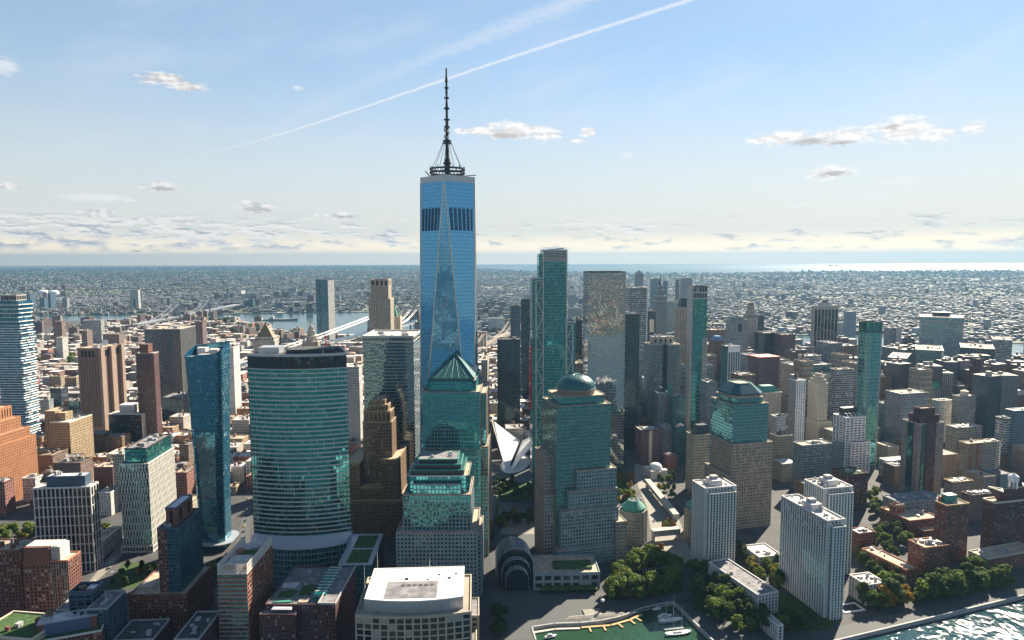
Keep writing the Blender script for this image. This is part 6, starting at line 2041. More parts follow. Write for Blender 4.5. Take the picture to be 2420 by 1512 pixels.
h_block()
R = [  # name, label, near corner, xo, xd, D, style, roof, angle, depth
    ('black_tower', 'plain black tower standing in front of the white-banded tower', (1478, 744), 1512, None, 1120, 'p_dark', 'roof_dark', 4, 34),
    ('white_banded_tower', 'dark tower with white horizontal bands and a pale right edge', (1487, 681), 1528, None, 1370, 'p_band', 'roof_light', 4, 36),
    ('far_hazy_tower', 'pale hazy tower with pointed top far behind the white-banded tower', (1503, 648), 1521, None, 3300, 'p_grey', 'roof_grey', 0, 40),
    ('dark_panel_tower', 'dark tower with one large yellowish wall panel left of the needle spire', (1531, 737), 1550, None, 1480, 'p_dark', 'roof_dark', 4, 30),
    ('far_dark_tower', 'dark hazy tower far behind the needle spire on its left side', (1540, 660), 1561, None, 3400, 'p_blue', 'roof_dark', 0, 40),
    ('far_pale_tower', 'wide pale hazy slab far behind the hip-roofed columned tower', (1612, 658), 1636, None, 3500, 'p_stripe', 'roof_light', 0, 40),
    ('far_thin_tower', 'thin hazy tower right of the needle spire', (1569, 664), 1578, None, 3600, 'p_blue', 'roof_grey', 0, 30),
    ('far_brown_tower', 'slim brown hazy tower left of the wide pale slab', (1599, 661), 1606, None, 3700, 'p_brown', 'roof_grey', 0, 30),
    ('grey_ornate_block', 'grey stone block with a green copper corner turret below the twin-wing office', (1557, 930), 1582, 1537, 1120, 'p_grey', 'roof_tan', 10, 0),
    ('dark_roofplant_block', 'dark glass block with crowded roof plant right of the grey stone block', (1590, 938), 1621, 1583, 1100, 'p_teal', 'roof_light', 10, 0),
    ('blue_frame_tower', 'pale blue tower with white frames and an open roof ring', (1721, 820), 1749, 1705, 1150, 'p_blue', 'roof_white', A, 0),
    ('brown_far_block', 'long brown block behind the slim dark tower', (1673, 780), 1717, None, 1850, 'p_brown', 'roof_tan', 4, 30),
    ('blue_cap_tower', 'brown stone tower with a blue hip cap beside the pale blue tower', (1688, 806), 1714, None, 1480, 'p_brown', 'roof_grey', 8, 26),
    ('stepped_grey_block', 'grey stone stepped block right of the slim dark tower', (1672, 905), 1697, None, 1110, 'p_grey', 'roof_light', 8, 26),
    ('stone_vault_tower', 'grey-brown stone tower with one tall arched window near the top', (1731, 757), 1767, None, 1440, 'p_grey', 'roof_tan', 8, 30),
    ('black_side_tower', 'black flat tower right of the octagonal-crowned tower', (1792, 746), 1806, None, 1600, 'p_dark', 'roof_dark', 8, 30),
    ('red_roofed_office', 'office block with a bright red roof edge and maroon upper floors', (1794, 848), 1842, None, 1240, 'p_maroon', 'roof_tan', A, 34),
    ('grey_stone_office', 'grey stone office right of the vaulted stone tower', (1766, 840), 1793, None, 1320, 'p_grey', 'roof_grey', A, 30),
    ('brown_flat_block', 'brown block with sunlit flat roof above the hip-roofed tower', (1750, 888), 1785, None, 1080, 'p_brown', 'roof_light', A, 28),
    ('yellow_edge_tower', 'dark tower with a yellow edge', (1806, 788), 1845, None, 1500, 'p_dark', 'roof_dark', A, 34),
    ('mauve_stone_tower', 'mauve-grey stone tower right of the yellow-edged tower', (1848, 792), 1880, None, 1480, 'p_maroon', 'roof_tan', A, 30),
    ('cream_green_block', 'cream block with a pale green glazed top and cluttered roof', (1875, 864), 1903, 1846, 1280, 'p_cream', 'roof_light', A, 0),
    ('teal_mirror_block', 'wide teal glass block with a white plant floor on top', (1906, 864), 1964, None, 1270, 'p_teal', 'roof_light', A, 30),
    ('white_plant_block', 'white plant floor and tower top above the teal glass block', (1905, 842), 1941, None, 1300, 'p_band', 'roof_light', A, 24),
    ('banded_curve_block', 'brown-grey banded office with a curved front left of the green tower', (1975, 874), 2018, 1965, 1170, 'p_band', 'roof_tan', A, 0),
    ('stripe_annex', 'grey striped annex at the foot of the black-strip tower', (1962, 812), 1991, 1930, 1560, 'p_stripe', 'roof_grey', A, 0),
    ('brown_low_office', 'brown low office between the striped annex and the green tower', (1993, 818), 2027, None, 1640, 'p_brown', 'roof_light', A, 40),
    ('grey_arch_block', 'dark grey low building with round white tanks left of the striped annex', (1882, 822), 1925, None, 1600, 'p_grey', 'roof_grey', A, 40),
    ('white_stripe_tower', 'white and black vertically striped tower right of the green tower', (2105, 776), 2131, 2090, 1680, 'p_stripe', 'roof_light', A, 0),
    ('cream_banded_block', 'cream banded office with a teal glass centre', (2143, 848), 2098, 2171, 1320, 'p_band', 'roof_light', -35, 0),
    ('teal_flat_tower', 'dark teal glass block with a pale edge in front of the great gridded slab', (2230, 830), 2165, 2238, 1340, 'p_teal', 'roof_tan', -30, 0),
    ('black_glass_block', 'broad dark glass block right of the great gridded slab', (2351, 826), 2271, 2377, 1400, 'p_dark', 'roof_tan', -32, 0),
    ('edge_banded_tower', 'beige banded tower with a dark side nearest the bay', (2393, 805), 2347, 2404, 1520, 'p_band', 'roof_dark', -32, 0),
    ('grey_stone_palace', 'very large grey stone block with pale cornice right of the green tower', (2129, 932), 2194, 2093, 1110, 'p_grey', 'roof_tan', A, 0),
    ('round_stone_block', 'stone block with a green-glazed rounded roof behind the large grey block', (2198, 920), 2224, 2186, 1220, 'p_grey', 'roof_light', A, 0),
    ('white_green_top_block', 'white block with a teal glazed top floor', (2219, 948), 2251, 2210, 1150, 'p_white', 'roof_light', A, 0),
    ('beige_stepped_block', 'beige stepped block with a round roof tank', (2268, 938), 2307, 2255, 1130, 'p_cream', 'roof_light', A, 0),
    ('beige_lower_block', 'broad beige lower block in front of the beige stepped block', (2262, 1012), 2322, 2236, 1060, 'p_cream', 'roof_light', A, 0),
    ('maroon_blank_tower', 'maroon brick tower with a blank side wall and a rooftop box', (2317, 868), 2341, 2291, 1210, 'p_maroon', 'roof_tan', A, 0),
    ('maroon_lower_tower', 'lower maroon brick shoulder in front of the blank-sided maroon tower', (2320, 934), 2346, None, 1170, 'p_maroon', 'roof_tan', A, 24),
    ('barrel_roof_block', 'brown-grey block with a curved sunlit roof at the right edge', (2389, 936), 2432, 2354, 1170, 'p_brown', 'roof_tan', A, 0),
    ('blue_glass_edge_tower', 'blue glass tower with pale roof at the right edge', (2398, 972), 2446, 2381, 1000, 'p_blue', 'roof_light', A, 0),
    ('banded_glass_block', 'banded glass block left of the blue glass edge tower', (2374, 990), 2388, 2364, 985, 'p_band', 'roof_silver', A, 0),
    ('brick_banded_flats', 'brown brick apartment block with pale balcony bands', (2288, 1050), 2363, 2271, 915, 'p_tan', 'roof_tan', A, 0),
    ('brick_front_flats', 'lower brown brick wing with sunlit side in front of the banded flats', (2253, 1141), 2300, 2235, 850, 'p_tan', 'roof_tan', A, 0),
    ('white_tank_house', 'small white block with a round roof tank left of the white window slab', (1836, 986), 1857, 1822, 1030, 'p_white', 'roof_light', A, 0),
    ('stone_turret_block', 'ornate grey stone block with dark hip roof left of the granite hip-roofed tower', (1640, 1030), 1684, 1622, 905, 'p_cream', 'roof_dark', A, 0),
    ('red_panel_block', 'red brick block with one pale stripe down its front', (1515, 1018), 1560, 1501, 1040, 'p_maroon', 'roof_light', 10, 0),
    ('red_corner_house', 'small red house between dark blocks', (1577, 1077), 1600, 1571, 1010, 'p_red', 'roof_grey', 10, 0),
    ('teal_street_tower', 'dark teal office block above the church', (1597, 1010), 1623, 1590, 1060, 'p_teal', 'roof_grey', 10, 0),
    ('grey_street_block', 'grey office block between the red stripe block and the dark teal block', (1567, 1010), 1590, None, 1075, 'p_grey', 'roof_light', 10, 24),
]
TOP = {}
for i, (nm, lb, c, xo, xd, D, st, rm, a, dp) in enumerate(R):
    T = B(nm, lb, c, xo, xd, D=D, a=a, dep=dp if not xd else None)
    far = D > 2500
    simple(T, st, rm, 0 if far else 6, 300 + i, kinds=('bulkhead', 'cooling_unit', 'duct', 'cooling_unit', 'louvre_box'), fin=False, big=6)
    x0, x1, y0, y1, h = T.x0, T.x1, T.y0, T.y1, T.h
    if nm == 'white_banded_tower':
        solid(T, 'pale_edge', 'white_panel', rect(x1, x1 + 2.5, y0 - 1, y1), 0, h + 2)
    elif nm == 'dark_panel_tower':
        solid(T, 'yellow_panel', 'cream_panel', rect(x0 + 4, x1 - 4, y0 - .6, y0 - .02), h - 44, h - 16)
    elif nm == 'yellow_edge_tower':
        solid(T, 'yellow_edge', 'orange_deck', rect(x1 + .02, x1 + 3, y0, y1), h - 30, h)  # yellow strip down the upper right side
    elif nm == 'blue_frame_tower':
        solid(T, 'roof_ring', 'white_paint', rect(x0, x1, y0 - .6, y0 + .8), h - 9, h + 2)
        for k in range(6): mbof(T, 'white_fin', 'white_paint').box(x0 + k * T.w / 5 - .4, x0 + k * T.w / 5 + .4, y0 - .9, y0 - .02, 0, h - 9)
    elif nm == 'blue_cap_tower':
        mbof(T, 'hip_cap', 'blue_panel').prism(rect(x0, x1, y0, y1), h + 1.2, h + 10, 3, 4, True, rect(x0 + 7, x1 - 7, y0 + 6, y1 - 6))
    elif nm == 'stone_vault_tower':
        solid(T, 'arched_window', 'glass_dark', rect(-3.5, 3.5, y0 - .4, y0 - .02), h - 24, h - 8)
        tier(T, rect(x0 + 4, x1 - 6, y0 + 4, y1 - 6), h, h + 5, S('stone_grey', 'glass_dark', 4, 5, .6, .4, .3), part='attic')
    elif nm == 'red_roofed_office':
        solid(T, 'red_cornice', 'red_paint', rect(x0 - 1, x1 + 1, y0 - 1.2, y1 + 1), h + 1.2, h + 3.2)
    elif nm == 'red_panel_block':
        solid(T, 'pale_stripe', 'cream_panel', rect(-2.6, 2.6, y0 - .5, y0 - .02), 0, h)
    elif nm == 'white_stripe_tower':
        solid(T, 'blank_side', 'white_panel', rect(x0 + T.w * .5, x1, y0 - .7, y0 - .02), 0, h)
    elif nm == 'barrel_roof_block':
        b = MB(); n = 12
        for k in range(n):
            q0, q1 = math.pi * k / n, math.pi * (k + 1) / n
            X = lambda q: math.cos(q) * T.w / 2; Z = lambda q: h + 1 + math.sin(q) * 9
            b.quad((X(q0), y0, Z(q0)), (X(q0), y1, Z(q0)), (X(q1), y1, Z(q1)), (X(q1), y0, Z(q1)))
        i0 = len(b.v); b.v += [(math.cos(math.pi * k / n) * T.w / 2, y0, h + 1 + math.sin(math.pi * k / n) * 9) for k in range(n + 1)]; b.face(tuple(range(i0, i0 + n + 1))[::-1])
        b.build('barrel_roof', 'roof_silver', T.o)
    elif nm == 'round_stone_block':
        b = MB(); b.lathe((0, 0), [(T.w * .48, h + .5), (T.w * .48, h + 7), (T.w * .3, h + 12), (.3, h + 13)], 20); b.build('glazed_roof', 'green_copper', T.o)
    elif nm == 'beige_stepped_block':
        b = MB(); b.cyl((0, 0), 6, 6, h, h + 8, 16); b.cyl((0, 0), 6.3, 2, h + 8, h + 10, 16); b.build('round_tank', 'cream_panel', T.o)
    elif nm == 'maroon_blank_tower':
        solid(T, 'blank_side_wall', 'maroon_brick', rect(x0 - .5, x0 - .02, y0, y1), 0, h)
        tier(T, rect(x0 + 2, x1 - 6, y0 + 8, y1 - 4), h, h + 13, S('maroon_brick', 'glass_dark', 6, 6, .7, .4, .3), part='roof_box'); roof(T, rect(x0 + 2, x1 - 6, y0 + 8, y1 - 4), h + 13, 'roof_light', 1, 'maroon_brick')
    elif nm == 'stone_turret_block':
        mbof(T, 'mansard_roof', 'slate_roof').prism(rect(x0 + 6, x1, y0 + 4, y1), h + .1, h + 12, 3, 4, True, rect(x0 + 10, x1 - 4, y0 + 8, y1 - 4))
    elif nm == 'grey_ornate_block':
        b = MB(); b.cyl((x1 + 1, y0 + 1), 4, 4, h - 8, h + 9, 10); b.lathe((x1 + 1, y0 + 1), [(4.4, h + 9), (3.4, h + 14), (.2, h + 17)], 12); b.build('corner_turret', 'green_copper', T.o)
        mbof(T, 'gable_roof', 'slate_roof').prism(rect(x0 + 2, x1 - 2, y0 + 6, y1), h + .1, h + 8, 3, 4, True, rect(x0 + 8, x1 - 8, y0 + 8, y1))
    elif nm == 'teal_flat_tower':
        solid(T, 'pale_edge', 'white_panel', rect(x1 - 3, x1, y0 - .5, y0 - .02), 0, h)
    elif nm == 'brick_banded_flats':
        for j in range(int(h / 3.1)): mbof(T, 'balcony_slab', 'stone_pale').box(x0 + T.w * .45, x1 + .8, y0 - 1.6, y0 - .02, j * 3.1 + 3, j * 3.1 + 3.9)
        solid(T, 'pale_pier', 'stone_pale', rect(x0 + T.w * .86, x0 + T.w * .91, y0 - 2, y0 - .01), 0, h + 2)
        for f in (.08, .28): solid(T, 'brick_pier', 'red_brick_light', rect(x0 + T.w * f, x0 + T.w * (f + .07), y0 - 1, y0 - .01), 0, h)
    elif nm == 'far_hazy_tower':
        mbof(T, 'pointed_top', 'concrete').prism(rect(x0, x1, y0, y1), h, h + 18, 3, 4, True, rect(-4, 4, -4, 4))
    elif nm == 'black_tower':
        clutter(T, inset(rect(x0, x1, y0, y1), 3), h, 5, 3, big=8)
    finish(T)

# ---- small white church with dome
def church():
    P = at(1549, 1126, 0)
    o = thing('domed_church', 'small white stone church with a shallow round dome beside the road', 'church', (P.x, P.y, 0), rad(14))
    FOOT.append((P.x, P.y, 14, 14, 0))
    for sx in (-1, 1):
        for sy in (-1, 1):
            b = MB(); b.box(sx * 9 - 4, sx * 9 + 4, sy * 9 - 4, sy * 9 + 4, 0, 13); b.build('corner_tower', 'white_panel', o)
    b = MB(); b.box(-11.9, 11.9, -11.9, 11.9, 0, 11.5); b.build('nave', 'white_panel', o)
    b = MB(); b.cyl((0, 0), 9, 9, 11.5, 15, 32); b.build('drum', 'white_paint', o, True)
    b = MB(); b.lathe((0, 0), [(9 * math.cos(rad(q)), 15 + 6 * math.sin(rad(q))) for q in range(0, 91, 9)], 32); b.build('dome', 'white_paint', o, True)
    for k in range(20):
        a = 2 * math.pi * k / 20; b = MB(); b.bar((9.1 * math.cos(a), 9.1 * math.sin(a), 11.6), (9.1 * math.cos(a), 9.1 * math.sin(a), 14.8), .25); b.build('drum_rib', 'stone_pale', o)
    b = MB(); b.box(-3, 3, -12.2, -11.95, 0, 7); b.build('door', 'dark_metal', o)


church()

def span_bridge(name, label, pa, pb, w, h, z, mat='stone_pale'):
    d = (pb - pa); L = math.hypot(d.x, d.y); ang = math.atan2(d.y, d.x)
    o = thing(name, label, 'footbridge', (pa.x, pa.y, 0), ang)
    b = MB(); b.box(0, L, -w / 2, w / 2, z - 1.2, z); b.build('deck', 'concrete', o)
    b = MB(); b.box(0, L, -w / 2 - .3, w / 2 + .3, z + h, z + h + .8); b.build('roof', mat, o)
    g = MB(); g.box(0, L, -w / 2, w / 2, z + .02, z + h - .02); g.build('glazed_walls', 'glass_mid', o)
    n = int(L / 3)
    for k in range(n + 1):
        c = MB(); c.box(k * L / n - .2, k * L / n + .2, -w / 2 - .25, w / 2 + .25, z, z + h); c.build('frame', 'white_panel', o)
    for f in (.04, .96):
        c = MB(); c.box(L * f - .8, L * f + .8, -w / 2 + .3, w / 2 - .3, 0, z - 1.2); c.build('pier', 'concrete', o)


span_bridge('covered_footbridge', 'covered white footbridge linking the two copper-roofed gatehouses', at(1541, 1262, 8), at(1604, 1256, 8), 7, 5, 7)
span_bridge('diagonal_footbridge', 'long glazed footbridge running from the church to the gatehouse', at(1530, 1138, 7), at(1598, 1222, 7), 7, 4, 6)
# ================================================================== ground, water, far city
def ground_mat():
    m, T, b = new_mat('city_ground')
    pos = T.node('ShaderNodeNewGeometry').outputs['Position']
    n = T.noise(pos, 0.004, 5.0, 0.6); n2 = T.noise(pos, 0.05, 4.0, 0.6)
    v = T.node('ShaderNodeTexVoronoi', feature='F1'); v.inputs['Scale'].default_value = 0.022; T.set(v.inputs['Vector'], T.vm('MULTIPLY', pos, (1, 1, 0)))
    r, g, bb = T.sep(v.outputs['Color'])
    c = T.mix(r, (0.04, 0.05, 0.05), (0.13, 0.13, 0.125))
    c = T.mix(T.m('GREATER_THAN', g, 0.90), c, (0.42, 0.41, 0.40))
    c = T.mix(T.ss(n, 0.40, 0.58), c, T.mix(n2, (0.03, 0.05, 0.02), (0.07, 0.09, 0.03)))
    T.set(b.inputs['Base Color'], c); b.inputs['Roughness'].default_value = 0.9
    return m


def street_mat():
    m, T, b = new_mat('street_asphalt')
    pos = T.node('ShaderNodeNewGeometry').outputs['Position']
    n = T.noise(pos, 0.05, 5.0, 0.6); n2 = T.noise(pos, 0.5, 3.0, 0.6)
    c = T.mix(T.ss(n, .35, .65), (0.025, 0.027, 0.03), (0.055, 0.056, 0.06))
    c = T.mix(T.m('MULTIPLY', n2, .4), c, (0.09, 0.09, 0.09))
    T.set(b.inputs['Base Color'], c); b.inputs['Roughness'].default_value = 0.9
    return m


def paving_mat(name, c1, c2, scale=0.2):
    m, T, b = new_mat(name)
    pos = T.node('ShaderNodeNewGeometry').outputs['Position']
    br = T.node('ShaderNodeTexBrick'); T.set(br.inputs['Vector'], pos); br.inputs['Scale'].default_value = scale
    T.set(br.inputs['Color1'], c1); T.set(br.inputs['Color2'], c2); T.set(br.inputs['Mortar'], shade(c1, .7)); br.inputs['Mortar Size'].default_value = .02
    n = T.noise(pos, 0.08, 4, .6)
    T.set(b.inputs['Base Color'], T.mix(T.ss(n, .3, .7), br.outputs['Color'], shade(c2, .75))); b.inputs['Roughness'].default_value = .85
    return m


def water_mat(name, col, rough, bump, scale, tint=(1, 1, 1)):
    m, T, b = new_mat(name)
    pos = T.node('ShaderNodeNewGeometry').outputs['Position']
    n = T.noise(T.vm('MULTIPLY', pos, (1.0, .6, 0)), scale, 4.0, .6); n2 = T.noise(pos, scale * .12, 3.0, .6)
    bp = T.node('ShaderNodeBump'); bp.inputs['Strength'].default_value = bump; bp.inputs['Distance'].default_value = 1.0
    T.set(bp.inputs['Height'], T.m('ADD', n, T.m('MULTIPLY', n2, 2.0))); T.set(b.inputs['Normal'], bp.outputs[0])
    T.set(b.inputs['Base Color'], T.mix(n2, shade(col, .7), shade(col, 1.2))); b.inputs['Roughness'].default_value = rough
    b.inputs['IOR'].default_value = 1.33
    if name == 'water_bay':      # rougher swell on the open sea
        T.set(b.inputs['Roughness'], T.ss(T.sep(pos)[1], 9000.0, 26000.0, 0.15, 0.5))
    return m


M['city_ground'] = ground_mat(); M['street'] = street_mat()
M['paving'] = paving_mat('paving', (0.055, 0.065, 0.07), (0.08, 0.085, 0.09)); M['paving_light'] = paving_mat('paving_light', (0.22, 0.21, 0.19), (0.27, 0.25, 0.22))  # dark blue-grey paving: shade of the towers is put into its colour
M['water_bay'] = water_mat('water_bay', (0.03, 0.07, 0.08), 0.42, 0.10, 0.02)
M['water_near'] = water_mat('water_near', (0.012, 0.045, 0.055), 0.05, 0.55, 0.16)
M['water_cove'] = water_mat('water_cove', (0.022, 0.06, 0.035), 0.08, 0.5, 0.25)
W_('lawn', (0.04, 0.075, 0.02), 0.95, .3, .3, streak=False)


def sheet(name, pts, z, mat, thick=0.0, kind='structure'):
    b = MB()
    if thick: b.prism(pts, z - thick, z)
    else:
        b.v += [(p[0], p[1], z) for p in pts]; b.face(tuple(range(len(pts))))
    o = b.build(name, mat)
    # concave outlines: triangulate cleanly
    import bmesh
    bm = bmesh.new(); bm.from_mesh(o.data)
    bmesh.ops.triangulate(bm, faces=[f for f in bm.faces if len(f.verts) > 4])
    bm.to_mesh(o.data); bm.free()
    tag(o, kind=kind)
    return o


def V(*pts):
    return [(at(x, y, 0).x, at(x, y, 0).y) for x, y in pts]


BIG = 60000.0
YFAR = 320.0 * FPX / 14.5
sheet('water', [(-BIG, -20000), (BIG, -20000), (BIG, YFAR), (-BIG, YFAR)], -3.0, 'water_bay')
cove_edge = [(1700, 1528), (1592, 1422), (1550, 1429), (1510, 1439), (1470, 1456), (1420, 1467), (1370, 1472), (1310, 1474), (1257, 1482), (1266, 1512)]
manh = [(-2600, 330), (-20, 330), (-8, 420)] + V(*cove_edge[::-1]) + V((1960, 1518), (2420, 1407), (2700, 1345), (3300, 1220)) + V((3200, 1000), (2700, 930), (2420, 895), (2290, 880), (2150, 862), (1900, 850), (1600, 845), (1210, 836), (1000, 816), (870, 811), (770, 806), (700, 798), (620, 778), (560, 764), (480, 760), (300, 757), (150, 758), (40, 764), (-300, 776)) + [(-9000, 3000), (-9000, 330)]
sheet('ground', manh, 0.0, 'street', 4.0)
bk = V((-700, 756), (-300, 748), (40, 744), (160, 744), (300, 742.5), (480, 742), (540, 741), (620, 739), (700, 738), (790, 737), (870, 737), (900, 741), (960, 748), (1010, 760), (1150, 786), (1205, 795), (1400, 800), (1700, 792), (2090, 789), (2120, 800), (2180, 797), (2240, 800), (2290, 808), (2420, 810), (2700, 800), (3300, 760))
bk += V((3300, 640), (2700, 639.5), (2420, 641), (2250, 639.5), (2100, 642), (1960, 641), (1850, 644), (1700, 646), (1500, 646.5), (1400, 644), (1250, 642), (1180, 638), (1100, 633.5), (1040, 630.5), (1000, 628)) + [(-2500, YFAR - 5), (-BIG, YFAR - 5), (-BIG, 6000)]
sheet('land', bk, -0.5, 'city_ground', 3.0)
sheet('spit', V((1100, 634.2), (1300, 635.2), (1340, 635.3), (1500, 636.0), (1800, 635.3), (2100, 635.3), (2420, 635.6), (2420, 634.6), (2100, 634.5), (1800, 634.6), (1500, 635.2), (1300, 634.2), (1100, 633.4)), -1.0, 'city_ground', 2.0)
# near river and cove water
sheet('river', [(-8, 420), (-8, -600), (1400, -600), (1400, 860)] + V((2700, 1345), (2420, 1407), (1960, 1518), (1700, 1528)), -2.8, 'water_near')
sheet('cove_water', V(*cove_edge) + V((1300, 1560), (1660, 1560)), -2.7, 'water_cove')

# seawalls, plazas, roads
def strip(name, pts, w, z0, z1, mat, label=None, cat=None):
    b = MB()
    for a, c in zip(pts, pts[1:]):
        L = math.hypot(c[0] - a[0], c[1] - a[1])
        if L < .1: continue
        t = ((c[0] - a[0]) / L, (c[1] - a[1]) / L); n = (t[1], -t[0])
        b.fbox(a, t, n, -w * .3, L + w * .3, -w / 2, w / 2, z0, z1)
    o = b.build(name, mat)
    if label: tag(o, label, cat)
    else: tag(o, kind='structure')
    return o


strip('kerb_seawall', V((1960, 1518), (2420, 1407), (2700, 1345)), 1.6, -3.2, 0.9, 'concrete')
strip('kerb_cove', V(*cove_edge), 1.4, -3.2, 0.6, 'concrete')
sheet('pavement', V((1150, 1512), (1266, 1512), (1257, 1482), (1370, 1472), (1470, 1456), (1592, 1422), (1640, 1410), (1600, 1392), (1420, 1400), (1262, 1396), (1180, 1398)), 0.012, 'paving')
sheet('pavement_light', V((1385, 1450), (1417, 1436), (1430, 1452), (1400, 1466)), 0.02, 'paving_light')
sheet('esplanade', V((1600, 1425), (1710, 1528), (1960, 1516), (2420, 1404), (2420, 1388), (2200, 1432), (1960, 1485), (1760, 1490), (1660, 1420)), 0.012, 'paving')
sheet('pavement_plaza', V((1160, 1300), (1270, 1300), (1268, 1130), (1255, 1090), (1150, 1090), (1150, 1200)), 0.012, 'paving')
sheet('plaza_steps', V((1182, 1262), (1262, 1262), (1262, 1225), (1190, 1225)), 0.03, 'paving_light')
sheet('road', V((1500, 1330), (1640, 1330), (1610, 1240), (1570, 1165), (1545, 1105), (1500, 1095), (1500, 1130), (1530, 1200), (1541, 1270)), 0.016, 'paving_light')
sheet('road_west', V((860, 1512), (935, 1512), (955, 1300), (925, 1290)), 0.012, 'street')
sheet('pavement_street', V((552, 1330), (585, 1330), (600, 1130), (590, 1130)), 0.012, 'paving')
sheet('pavement_west', V((232, 1372), (300, 1300), (330, 1225), (318, 1225), (270, 1300), (190, 1400)), 0.012, 'paving_light')
sheet('lawn', V((1432, 1420), (1615, 1400), (1600, 1310), (1500, 1300), (1440, 1360)), 0.02, 'lawn')
sheet('garden', V((1640, 1440), (1800, 1490), (1960, 1490), (1990, 1440), (1850, 1400), (1760, 1380), (1650, 1370)), 0.024, 'lawn')
sheet('garden_park', V((2010, 1440), (2150, 1425), (2400, 1385), (2380, 1350), (2150, 1390), (2060, 1340), (2010, 1360)), 0.024, 'lawn')
sheet('lawn_plaza', V((1165, 1240), (1262, 1240), (1262, 1140), (1180, 1140)), 0.02, 'lawn')
sheet('garden_street', V((250, 1390), (400, 1390), (400, 1330), (290, 1330)), 0.02, 'lawn')


def lane_marks(pts, w, n, name='road_marking'):
    b = MB()
    a, c = Vector((*pts[0], 0)), Vector((*pts[1], 0)); d = (c - a); L = d.length; d.normalize(); s = Vector((d.y, -d.x, 0))
    for k in range(-n, n + 1):
        y = 0
        while y < L:
            p = a + d * y + s * (k * w)
            b.quad(p - s * .09, p + s * .09, p + s * .09 + d * 3, p - s * .09 + d * 3); y += 9
    for i in range(len(b.v)): b.v[i] = (b.v[i][0], b.v[i][1], 0.03)
    tag(b.build(name, 'white_paint'), kind='structure')


lane_marks(V((905, 1500), (938, 1310)), 3.4, 2)
lane_marks(V((1560, 1325), (1540, 1180)), 3.4, 2)
b = MB()
for k in range(8):
    p = at(1520 + k * 7, 1352 - k * 1.2, 0); b.quad((p.x, p.y, .03), (p.x + .9, p.y, .03), (p.x + 1.6, p.y + 7, .03), (p.x + .7, p.y + 7, .03))
tag(b.build('road_crossing', 'white_paint'), kind='structure')
b = MB()
for k in range(9):
    p = at(222 + k * 4, 1372 - k * 2.0, 0); b.quad((p.x, p.y, .03), (p.x + .9, p.y, .03), (p.x + 2.6, p.y + 6, .03), (p.x + 1.7, p.y + 6, .03))
tag(b.build('road_crossing', 'white_paint'), kind='structure')


# ---- memorial basin
def basin():
    P = at(1232, 1200, 0)
    o = thing('memorial_basin', 'square dark sunken memorial basin among the plaza trees', 'fountain', (P.x, P.y, 0), rad(2))
    w = 27
    for (x0, x1, y0, y1) in ((-w, w, -w - 2, -w), (-w, w, w, w + 2), (-w - 2, -w, -w - 2, w + 2), (w, w + 2, -w - 2, w + 2)):
        b = MB(); b.box(x0, x1, y0, y1, 0, 1.1); b.build('parapet', 'dark_metal', o)
    b = MB(); b.box(-w, w, -w, w, .03, .06); b.build('dark_pool', 'black_metal', o)
    b = MB(); b.box(-10, 10, -10, 10, .061, .09); b.build('inner_void', 'roof_dark', o)
    FOOT.append((P.x, P.y, 30, 30, 0))


basin()


# ---- far city masses
def mass_mat():
    m, T, b = new_mat('city_mass')
    col = T.node('ShaderNodeAttribute', attribute_name='Col').outputs['Color']
    uv = T.node('ShaderNodeTexCoord').outputs['UV']
    u, v, _ = T.sep(uv)
    fu = T.m('FRACT', u); fv = T.m('FRACT', v)
    iu = T.m('LESS_THAN', T.m('ABSOLUTE', T.m('SUBTRACT', fu, 0.5)), .24); iv = T.m('LESS_THAN', T.m('ABSOLUTE', T.m('SUBTRACT', fv, 0.5)), .28)
    win = T.m('MULTIPLY', T.m('MULTIPLY', iu, iv), T.m('GREATER_THAN', u, 0.0))
    T.set(b.inputs['Base Color'], T.mix(win, col, (0.035, 0.04, 0.05)))
    T.set(b.inputs['Roughness'], T.m('SUBTRACT', .75, T.m('MULTIPLY', win, .6)))
    return m


M['city_mass'] = mass_mat()


